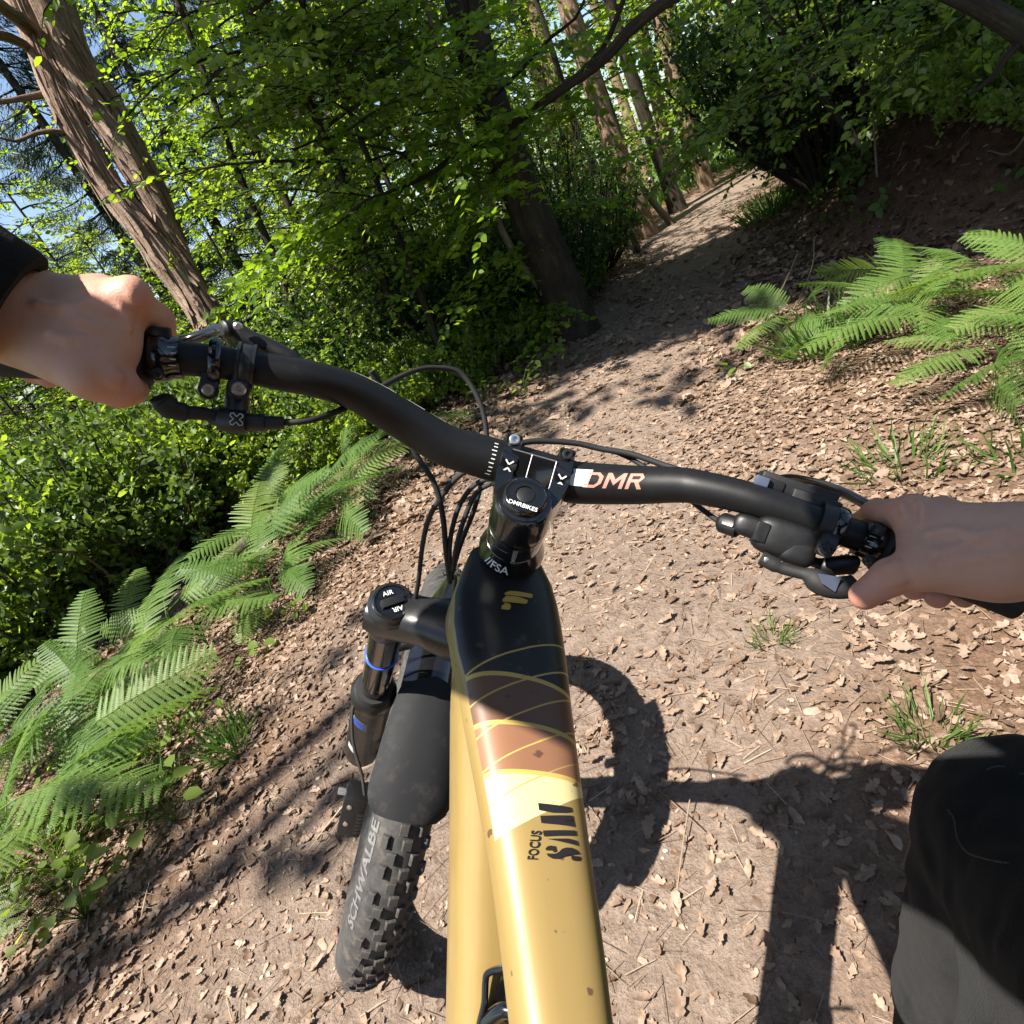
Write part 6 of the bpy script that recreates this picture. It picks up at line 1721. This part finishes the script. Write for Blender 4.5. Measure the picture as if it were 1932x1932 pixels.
for k in range(4):
    for da, rr_ in ((-.32, .0045), (0, .0050), (.32, .0045), (.785, .0018)):
        a_ = .785 + k * math.pi / 2 + da; xo.append(oX + eX * rr_ * math.cos(a_) + fX * rr_ * math.sin(a_))
build('printed_cross', MB().tube(np.array(xo + [xo[0]]), .00035, 6), G['grey'], dpl)

# ---- right controls ------------------------------------------------------------
gr = grip([(1925, 1128), (1800, 1079), (1690, 1036)], (1672, 1029))
c, a, n, b, i = bar_near(1640, 1019)
if a.dot(cdir(1, 0, 0)) < 0: a = -a
build('lock_collar', MB().lathe_closed(c - a * .009, a, [(.0112, 0), (.0135, 0), (.0140, .006), (.0156, .008), (.0156, .0165), (.0150, .0175), (.0112, .0175)], 36), G['gloss'], gr)
for k in range(5):
    th = -.75 + .28 * k
    c2, a2, n2, b2, _ = bar_near(1630, 1015)
    d2 = n2 * math.cos(th) - b2 * math.sin(th)
    build('collar_mark', MB().box(c2 + d2 * .0136, a2, np.cross(a2, d2), d2, .0032, .00035, .0005), G['grey'], gr)
build('collar_lug', MB().box(P(1656, 1000, .424), a, b, n, .004, .0035, .0035, .0012), G['satin'], gr)
ear_bolt(1639, 1058, .418, .0026, gr, 'satin')
brr = clamp_band(1578, 996, .0162, .008, 'gloss', bike, 'brake_lever')
build('clamp_edge', MB().lathe_closed(bar_near(1560, 990)[0], bar_near(1560, 990)[1], [(.0110, -.006), (.0152, -.006), (.0152, .004), (.011, .004)], 36), G['black'], brr)
ear_bolt(1558, 1036, .425, .0037, brr, 'satin', 'black', (1566, 1000))
c, a, n, b, i = bar_near(1500, 970)
upb = b if b.dot(cdir(0, 1, 0)) > 0 else -b
build('brake_body', MB().box(P(1500, 923, .462), a, upb, n, .027, .0062, .008, .0025).box(P(1452, 912, .462), a, upb, n, .010, .004, .006, .002).box(P(1545, 938, .46), a, upb, n, .012, .0072, .008, .0025), G['black'], brr)
build('brake_mount', MB().box(P(1530, 960, .455), a, upb, n, .018, .011, .009, .003), G['black'], brr)
build('reach_dial', MB().box(P(1437, 908, .455), a, upb, n, .005, .0038, .0022, .001), G['bluegrey'], brr)
build('lever_blade', MB().tube(catmull([P(1455, 910, .475), P(1500, 905, .50), P(1580, 925, .515), P(1660, 965, .505)], 6), .0045, 10), G['gloss'], brr)
c, a, n, b, i = bar_near(1460, 955)
dn = -(b if b.dot(cdir(0, 1, 0)) > 0 else -b)
sh = MB()
sh.blob(P(1478, 1017, .452), a, dn, n, .0230, .0150, .0130, 20, 11, .6)
sh.blob(P(1420, 995, .458), a, dn, n, .0150, .0085, .0085, 18, 9, .6)
sh.blob(P(1500, 1040, .448), a, dn, n, .0135, .0105, .0105, 18, 9, .6)
sh.box(P(1475, 975, .458), a, dn, n, .014, .012, .008, .003)
shf = build('shifter', sh, G['black'], bike)
build('barrel_adjuster', MB().lathe(P(1393, 996, .462), nrm(P(1355, 983, .472) - P(1393, 996, .462)), [(.0050, -.002), (.0078, 0), (.0080, .004), (.0080, .0125), (.0068, .0145), (.0040, .0165)], 20), G['black'], shf)
build('barrel_rib', MB().box(P(1372, 989, .4585), nrm(P(1355, 983, .472) - P(1393, 996, .462)), dn, n, .004, .0008, .0006), G['grey'], shf)
build('housing_step', MB().box(P(1436, 1003, .4455), a, dn, n, .0045, .0072, .003, .0012), G['satin'], shf)
build('bolt', MB().lathe(P(1445, 1056, .442), n, [(.0020, 0), (.0020, .0016), (.0012, .002)], 14), G['silver'], shf)
build('paddle', MB().tube(catmull([P(1436, 1052, .446), P(1470, 1070, .442), P(1500, 1079, .438), P(1526, 1086, .434), P(1552, 1103, .43), P(1580, 1109, .428), P(1608, 1106, .426), P(1614, 1104, .426)], 5),
                        [.0052] * 5 + [.0042] * 8 + [.0042, .005, .006, .0072, .0078] + [.0080] * 14 + [.0074, .006, .003][:3] + [.002], 16), G['rubber'], shf)
build('paddle_face', MB().prism([(-.009, -.0035), (.007, -.006), (.007, .005), (-.004, .002)], P(1562, 1098, .4205), nrm(P(1590, 1108, .42) - P(1540, 1092, .42)), dn, n, 0, .0012), G['bluegrey'], shf)
build('trigger', MB().tube(catmull([P(1515, 1052, .455), P(1540, 1062, .453), P(1560, 1068, .45), P(1590, 1066, .447), P(1608, 1066, .446), P(1612, 1067, .446)], 5), [.004] * 6 + [.0048, .0056, .0064, .0070] + [.0072] * 13 + [.006, .003, .002], 14), G['black'], shf)
# ================================================================== the rider
def surface_nets(D, org, h):
    """triangle-free surface of the zero level of the sampled distance field D"""
    ins = D < 0
    nx, ny, nz = D.shape
    cnt = np.zeros((nx - 1, ny - 1, nz - 1), np.int8)
    for dx in (0, 1):
        for dy in (0, 1):
            for dz in (0, 1):
                cnt += ins[dx:nx - 1 + dx, dy:ny - 1 + dy, dz:nz - 1 + dz]
    act = (cnt > 0) & (cnt < 8)
    idx = -np.ones(act.shape, np.int64)
    cells = np.argwhere(act)
    idx[act] = np.arange(len(cells))
    acc = np.zeros((len(cells), 3)); num = np.zeros(len(cells))
    cor = [(a, b, c) for a in (0, 1) for b in (0, 1) for c in (0, 1)]
    for a in cor:
        for ax in range(3):
            if a[ax] == 0:
                b = list(a); b[ax] = 1
                da = D[cells[:, 0] + a[0], cells[:, 1] + a[1], cells[:, 2] + a[2]]
                db = D[cells[:, 0] + b[0], cells[:, 1] + b[1], cells[:, 2] + b[2]]
                m = (da < 0) != (db < 0)
                t = np.where(m, da / np.where(m, da - db, 1), 0)
                p = np.tile(np.array(a, float), (len(cells), 1)); p[:, ax] += t
                acc[m] += p[m]; num[m] += 1
    v = org + h * (cells + acc / num[:, None])
    quads = []
    for ax in range(3):
        u, w = [k for k in range(3) if k != ax]
        sl = [slice(None)] * 3; s2 = [slice(None)] * 3
        sl[ax] = slice(0, -1); s2[ax] = slice(1, None)
        a, b = ins[tuple(sl)], ins[tuple(s2)]
        e = np.argwhere(a != b)
        ok = (e[:, u] > 0) & (e[:, w] > 0) & (e[:, u] < D.shape[u] - 1) & (e[:, w] < D.shape[w] - 1)
        e = e[ok]
        fl = a[e[:, 0], e[:, 1], e[:, 2]]
        q = []
        for du, dw in ((-1, -1), (0, -1), (0, 0), (-1, 0)):
            c = e.copy(); c[:, u] += du; c[:, w] += dw
            q.append(idx[c[:, 0], c[:, 1], c[:, 2]])
        q = np.array(q).T
        flip = fl if ax != 1 else ~fl
        q[~flip] = q[~flip][:, ::-1]
        quads.append(q)
    return v, np.concatenate(quads)

def cone_sdf(p, a, b, ra, rb):
    a, b = np.asarray(a, np.float32), np.asarray(b, np.float32)
    ab = b - a
    t = np.clip(((p - a) @ ab) / max(float(ab @ ab), 1e-12), 0, 1)
    return np.linalg.norm(p - a - t[..., None] * ab, axis=-1) - (ra + (rb - ra) * t)

def sdf_body(prims, h, k=0.008, smooth=2):
    """prims: (a, b, ra, rb[, blend]) tapered limbs melted into one continuous skin"""
    pts = np.array([q for p in prims for q in (p[0], p[1])]); rad = max(max(p[2], p[3]) for p in prims)
    lo, hi = pts.min(0) - rad - 3 * h - .01, pts.max(0) + rad + 3 * h + .01
    n = np.ceil((hi - lo) / h).astype(int) + 1
    D = np.full(n, 9.0, np.float32)
    ax = [lo[i] + h * np.arange(n[i]) for i in range(3)]
    for p in prims:
        kk = p[4] if len(p) > 4 else k
        R = max(p[2], p[3]) + 4 * kk + 4 * h
        l, u = np.minimum(p[0], p[1]) - R, np.maximum(p[0], p[1]) + R
        s = [slice(max(0, int((l[i] - lo[i]) / h)), min(n[i], int((u[i] - lo[i]) / h) + 2)) for i in range(3)]
        g = np.stack(np.meshgrid(ax[0][s[0]], ax[1][s[1]], ax[2][s[2]], indexing='ij'), -1).astype(np.float32)
        d = cone_sdf(g, p[0], p[1], p[2], p[3])
        o = D[s[0], s[1], s[2]]
        hh = np.clip(0.5 + 0.5 * (o - d) / kk, 0, 1)
        D[s[0], s[1], s[2]] = np.where(o > 5, d, o * (1 - hh) + d * hh - kk * hh * (1 - hh))
    v, q = surface_nets(D, lo, h)
    for _ in range(smooth):                                          # light smoothing of the grid's steps
        e = np.concatenate([q[:, [0, 1]], q[:, [1, 2]], q[:, [2, 3]], q[:, [3, 0]]])
        s = np.zeros_like(v); c = np.zeros(len(v))
        np.add.at(s, e[:, 0], v[e[:, 1]]); np.add.at(c, e[:, 0], 1)
        np.add.at(s, e[:, 1], v[e[:, 0]]); np.add.at(c, e[:, 1], 1)
        v = v * .5 + .5 * s / c[:, None]
    return v, q

def skin_material():
    m = Mat('bare_skin'); v = m.coords()  # skin tone, mottled at random
    big, mid, fine = m.noise(v, 22, 4), m.noise(v, 160, 4, .6), m.noise(v, 700, 3, .7)
    c = m.ramp(big, [(.3, (.42, .235, .16)), (.55, (.49, .285, .205)), (.75, (.52, .30, .22))])
    c = m.mix(mid.smooth(.55, .8) * .45, c, (.44, .20, .14))
    c = m.mix(fine.smooth(.7, .8) * .3, c, (.30, .15, .09))
    at = m.node('ShaderNodeAttribute'); at.attribute_name = 'ruddy'; c = m.mix(X(m.nt, at.outputs['Fac']) * .55, c, (.50, .17, .115))
    m.color(c)
    m.set(Roughness=.52, Subsurface_Weight=.12, Subsurface_Scale=.006, Specular_IOR_Level=.4)
    m.b.inputs['Subsurface Radius'].default_value = (1.0, .35, .2)
    m.bump(fine + mid * 1.1, .28, .0012)
    return m.m
SKIN = skin_material()
def cloth_material(name, col, col2, scale=900):
    m = Mat(name); v = m.coords()
    w = m.noise(v, scale, 2, .6); b = m.noise(v, 14, 4)
    m.color(m.mix(w * .6 + b * .4, col, col2)); m.set(Roughness=.9, Sheen_Weight=.03, Specular_IOR_Level=.2)
    m.bump(w * .35 + b * 1.0, .5, .010); return m.m
CLOTH_B = cloth_material('black_pad_cloth', (.0022, .0022, .0025), (.0048, .0048, .005))
CLOTH_G = cloth_material('dark_grey_shorts_cloth', (.0035, .0036, .004), (.0065, .0067, .0072))

# joints, measured in the photograph and set at the depth the bar has there
LW, RW = P(20, 590, .370), P(1905, 1040, .385)                       # wrists
SH_L, SH_R = c2w([-.25, .235, .13]), c2w([.20, .04, .16])         # shoulders (camera is strapped to the chest)
EL_L, EL_R = c2w([-.64, .315, -.15]), c2w([.52, .10, -.20])          # elbows
prims = []
def cone(a, b, ra, rb, k=.008): prims.append((np.asarray(a), np.asarray(b), ra, rb, k))
# left hand: palm slab, knuckles, fingers over the far side of the grip, thumb under it
LM = [P(243, 566, .377), P(196, 562, .386), P(146, 564, .392), P(98, 570, .398)]
cone(P(40, 588, .372), LM[0], .0175, .0118, .012); cone(P(34, 590, .374), LM[1], .0175, .0122, .012); cone(P(30, 594, .377), LM[2], .018, .0115, .012); cone(P(28, 602, .38), LM[3], .018, .0110, .012)
cone(P(84, 632, .375), P(190, 640, .376), .0185, .020, .014); cone(P(110, 612, .376), P(190, 612, .379), .021, .0185, .014); cone(P(96, 655, .378), P(165, 684, .378), .0165, .016, .014)
cone(P(130, 648, .370), P(196, 666, .374), .016, .014, .014)
for m_, p1, p2, p3, r in ((LM[0], P(296, 603, .412), P(310, 652, .432), P(296, 700, .432), .0098), (LM[1], P(214, 568, .428), P(210, 640, .440), P(200, 700, .420), .0102),
                          (LM[2], P(158, 566, .432), P(148, 640, .442), P(138, 705, .416), .0098), (LM[3], P(96, 575, .432), P(84, 640, .440), P(80, 698, .408), .0088)):
    cone(m_, p1, r * 1.20, r * 1.06, .006); cone(p1, p2, r * 1.06, r * .96, .004); cone(p2, p3, r * .96, r * .84, .004)
cone(P(62, 690, .405), P(60, 700, .401), .0086, .008, .003); cone(P(88, 700, .407), P(92, 708, .402), .0086, .0082, .003)
cone(P(92, 650, .368), P(176, 706, .366), .0160, .0150, .012); cone(P(176, 706, .366), P(226, 732, .375), .0140, .0115, .006); cone(P(226, 732, .375), P(250, 736, .396), .0110, .0096, .004)
cone(P(251, 552, .371), P(252, 556, .373), .0096, .0096, .006)
# extensor tendons and veins, faint
for m_ in LM[:3]: cone(P(85, 600, .363), m_ * .9 + P(85, 600, .363) * .1 + cdir(0, 0, .003), .0040, .0055, .012)
# left wrist and forearm
cone(P(34, 592, .374), LW, .0245, .0255, .012); cone(LW, LW * .45 + EL_L * .55, .0262, .0400, .014)
NL = len(prims)
lp = list(prims); prims = []
# right hand
RM = [P(1722, 970, .417), P(1776, 974, .424), P(1828, 992, .43), P(1880, 1018, .435)]
cone(P(1890, 1026, .385), RM[0], .0185, .0130, .012); cone(P(1892, 1026, .385), RM[1], .0185, .0128, .012); cone(P(1896, 1030, .387), RM[2], .020, .0120, .012); cone(P(1900, 1040, .39), RM[3], .020, .0112, .012)
cone(P(1880, 1045, .386), P(1760, 1030, .402), .0225, .0205, .014); cone(P(1900, 1072, .392), P(1800, 1062, .402), .0190, .018, .014)
for m_, p1, p2, p3, r in ((RM[0], P(1655, 970, .452), P(1622, 992, .476), P(1628, 1040, .486), .0100), (RM[1], P(1748, 985, .468), P(1728, 1055, .478), P(1722, 1098, .456), .0102),
                          (RM[2], P(1815, 1005, .468), P(1788, 1078, .476), P(1770, 1118, .452), .0098), (RM[3], P(1868, 1030, .468), P(1842, 1095, .470), P(1818, 1128, .448), .0088)):
    cone(m_, p1, r * 1.22, r * 1.06, .006); cone(p1, p2, r * 1.06, r * .96, .004); cone(p2, p3, r * .96, r * .84, .004)
cone(P(1728, 1098, .448), P(1724, 1110, .446), .0088, .0086, .003); cone(P(1772, 1117, .446), P(1768, 1126, .443), .0088, .0084, .003)
cone(P(1868, 1066, .383), P(1752, 1068, .392), .0205, .0150, .012); cone(P(1752, 1068, .392), P(1682, 1088, .404), .0140, .0120, .006); cone(P(1682, 1088, .404), P(1631, 1123, .412), .0118, .0098, .004)
cone(P(1885, 1034, .386), RW, .0225, .0222, .012); cone(RW, RW * .72 + EL_R * .28, .0218, .0245, .014); cone(RW * .72 + EL_R * .28, RW * .4 + EL_R * .6, .0245, .038, .014)
rp = prims
def on_skin(vs, px_, py_):
    d = nrm(ROT @ np.array([(px_ - C_PX) / F_PX, -(py_ - C_PX) / F_PX, -1.0])); qv = vs - TOCAM
    al = qv @ d; pe = np.linalg.norm(qv - al[:, None] * d, axis=1); near = pe < .005
    return TOCAM + d * (al[near].min() if near.any() else al[pe.argmin()])
def with_veins(pr, lines):
    """melt faint veins, tendons and skin folds into the back of the hand"""
    vs, _ = sdf_body(pr, .0034, smooth=1)
    pr = list(pr)
    for ln, r_, sink in lines:
        pts = [on_skin(vs, *p) for p in ln]
        for a_, b_ in zip(pts[:-1], pts[1:]):
            s_ = nrm(a_ - TOCAM) * sink; pr.append((a_ + s_, b_ + s_, r_, r_, .0035))
    return sdf_body(pr, .0017)
v1, q1 = with_veins(lp, [([(70, 572), (118, 584), (165, 574), (200, 588)], .0023, .0017), ([(118, 584), (150, 606), (190, 618)], .0021, .0017), ([(90, 625), (126, 640), (160, 640)], .0021, .0018),
                         ([(228, 585), (240, 600), (246, 622)], .0016, .0006), ([(246, 560), (256, 574)], .0016, .0004), ([(205, 716), (214, 700)], .0015, .0005), ([(214, 722), (222, 706)], .0015, .0005), ([(222, 727), (231, 712)], .0014, .0005)])
v2, q2 = with_veins(rp, [([(1895, 1000), (1845, 1012), (1795, 1000), (1755, 1005)], .0024, .0014), ([(1845, 1012), (1810, 1036), (1770, 1042)], .0020, .0012), ([(1900, 1045), (1850, 1052), (1800, 1060)], .0022, .0013),
                         ([(1735, 945), (1742, 962), (1740, 985)], .0018, .0006), ([(1672, 1068), (1684, 1100)], .0015, .0005), ([(1682, 1064), (1695, 1098)], .0015, .0005), ([(1692, 1060), (1706, 1096)], .0014, .0005), ([(1700, 950), (1706, 966)], .0016, .0005)])
# arms, trunk, legs, head (behind the lens)
prims = []
HIP = c2w([.03, -.42, .34]); HIP_L, HIP_R = HIP + cdir(-.10, .03, 0), HIP + cdir(.10, -.03, 0)
KN_R = P(1950, 1588, .50); KN_L = c2w([-.10, -.52, -.02]) + cdir(-.16, .02, .06)
AN_R, AN_L = P(1695, 2300, .98), PED_L + cdir(-.02, .10, .06)
CHEST = c2w([.0, -.04, .23]); NECK = c2w([-.05, .26, .14]); HEAD = c2w([-.155, .335, .05])
cone(LW * .72 + EL_L * .28, EL_L, .034, .042, .02); cone(EL_L, SH_L, .044, .055, .02)
cone(RW * .6 + EL_R * .4, EL_R, .036, .042, .02); cone(EL_R, SH_R, .044, .055, .02)
cone(NECK, HEAD, .055, .058, .02); cone(HEAD, HEAD + cdir(-.01, .0, -.05), .092, .070, .03); cone(HEAD + cdir(-.02, -.04, -.10), HEAD + cdir(-.02, -.05, -.115), .014, .012, .01)
cone(CHEST, NECK, .09, .055, .04); cone(CHEST, HIP, .11, .11, .05); cone(SH_L, SH_R, .05, .05, .04); cone(HIP, HIP_L, .10, .09, .04); cone(HIP, HIP_R, .10, .09, .04)
cone(HIP_L, KN_L, .08, .055, .03); cone(HIP_R, P(2125, 1730, .44), .08, .07, .03); cone(P(2125, 1730, .44), KN_R, .07, .055, .03)
cone(KN_R, AN_R, .055, .040, .03); cone(KN_L, AN_L, .055, .040, .03)
v3, q3 = sdf_body(prims, .011, .02)
rider = thing('rider', (float(c2w([0, -.3, .3])[0]), float(c2w([0, -.3, .3])[1]), 0.0), 'person in dark clothes riding the bike, both bare hands closed on the grips', 'person')
vv = np.concatenate([v1, v2, v3]) - root_loc(rider)
ff = np.concatenate([q1, q2 + len(v1), q3 + len(v1) + len(v2)])
off3 = len(v1) + len(v2); br = []
for vs, o_, el in ((v1, 0, EL_L), (v2, len(v1), EL_R)):              # added quads tie the separate arm meshes to the body, under the sleeves
    ia = np.argsort(np.linalg.norm(vs - el, axis=1))[:1]; e_ = ff[((ff == ia[0] + o_).any(1))][0]
    ib = int(np.linalg.norm(v3 - vs[ia[0]], axis=1).argmin()); g_ = ff[((ff == ib + off3).any(1))][0]
    br += [(e_[k], e_[(k + 1) % 4], g_[(k + 1) % 4], g_[k]) for k in range(4)]
ff = np.concatenate([ff, np.array(br)])
bme = fast_mesh('body', vv, [ff])
rud = np.zeros(len(vv)); wv = vv + root_loc(rider)                    # redder skin over the knuckles and finger ends
for c_ in LM + RM + [P(252, 556, .373), P(296, 603, .412), P(1655, 970, .452), P(1682, 1088, .404), P(226, 732, .375), P(1631, 1123, .412), P(1724, 1110, .446), P(1768, 1126, .443), P(60, 700, .401)]:
    rud = np.maximum(rud, np.exp(-(np.linalg.norm(wv - c_, axis=1) / .017) ** 2))
at_ = bme.attributes.new('ruddy', 'FLOAT', 'POINT'); at_.data.foreach_set('value', rud.astype(np.float32))
link('body', bme, SKIN, rider)
# jersey
prims = []
cone(SH_L, SH_R, .085, .085, .05); cone(CHEST, HIP, .135, .135, .05); cone(CHEST + cdir(-.07, .03, .02), HIP, .12, .13, .05); cone(CHEST + cdir(.07, -.03, .02), HIP, .12, .13, .05)
cone(SH_L, SH_L * .1 + EL_L * .9, .066, .058, .04); cone(SH_R, SH_R * .1 + EL_R * .9, .066, .058, .04); cone(NECK, CHEST, .06, .1, .05)
v, q = sdf_body(prims, .014, .04); link('jersey', fast_mesh('jersey', v - root_loc(rider), [q]), CLOTH_G, rider)
# shorts
prims = []
cone(HIP_L, HIP_R, .13, .13, .05); cone(HIP_L, HIP_L * .25 + KN_L * .75, .105, .085, .04)
cone(HIP_R, P(2125, 1730, .44), .105, .090, .03); cone(P(2125, 1730, .44), P(2090, 2080, .42), .090, .088, .03)
v, q = sdf_body(prims, .009, .04); v = v + (np.c_[fbm(v * 13, 3, 5), fbm(v * 13, 3, 6), fbm(v * 13, 3, 7)] - .5) * .028; link('shorts', fast_mesh('shorts', v - root_loc(rider), [q]), CLOTH_G, rider)
# knee pads over the shins
for kn, an, hp in ((KN_R, AN_R, HIP_R), (KN_L, AN_L, HIP_L)):
    prims = []
    cone(kn + (hp - kn) * .22, kn, .080, .078, .02); cone(kn, kn + (an - kn) * .30, .078, .068, .02); cone(kn + (an - kn) * .30, kn + (an - kn) * .75, .064, .058, .02)
    cone(kn + (an - kn) * .08 + cdir(-.016, 0, .016), kn + (an - kn) * .20 + cdir(-.014, 0, .016), .068, .062, .012)
    v, q = sdf_body(prims, .0055, .015); v = v + (np.c_[fbm(v * 16, 3, 5), fbm(v * 16, 3, 6), fbm(v * 16, 3, 7)] - .5) * .022; pad = link('knee_pad', fast_mesh('knee_pad', v - root_loc(rider), [q]), CLOTH_B, rider)
    if kn is KN_R:
        kp_v = v
        for line in ([(1788, 1528), (1800, 1546), (1806, 1580), (1822, 1606), (1850, 1618), (1884, 1626), (1904, 1628)], [(1862, 1452), (1880, 1446), (1896, 1447)], [(1925, 1460), (1950, 1462)]):
            pts = []
            for px_, py_ in np.array(catmull([(a, b, 0) for a, b in line], 4))[:, :2]:
                d = nrm(ROT @ np.array([(px_ - C_PX) / F_PX, -(py_ - C_PX) / F_PX, -1.0])); qv = kp_v - TOCAM
                al = qv @ d; pe = np.linalg.norm(qv - al[:, None] * d, axis=1); near = pe < .006
                if near.any(): pts.append(TOCAM + d * (al[near].min() - .0005))
            if len(pts) > 3: build('seam', MB().tube(np.array(pts), .0007, 5), plain('grey_seam', (.022, .022, .023), .8), pad)
    build('shoe', MB().blob(an + (-F_U * .06 + F_F * .05), F_F, F_R, F_U, .14, .048, .05, 20, 11, .75), CLOTH_B, rider)
# black cuff at the left wrist
cuff = MB(); axl = nrm(LW - (LW * .7 + EL_L * .3))
cs = []
for t, r, rr_ in ((0, .050, 0), (.06, .0425, 0), (.100, .0372, 0), (.113, .0362, 0), (.117, .0350, 0), (.117, .0265, 0), (.10, .026, 0)):
    cs.append((r, t))
e0 = P(38, 588, .357)
cuff.lathe(e0 - axl * .1195, axl, cs, 40, True)
build('cuff', cuff, CLOTH_B, rider)
# helmet
hc = HEAD
build('helmet', MB().blob(hc + cdir(0, .03, .0), cdir(1, 0, 0), cdir(0, 0, 1), cdir(0, 1, 0), .115, .145, .105, 24, 12, .9), plain('black_helmet_shell', (.012, .012, .013), .3), rider)
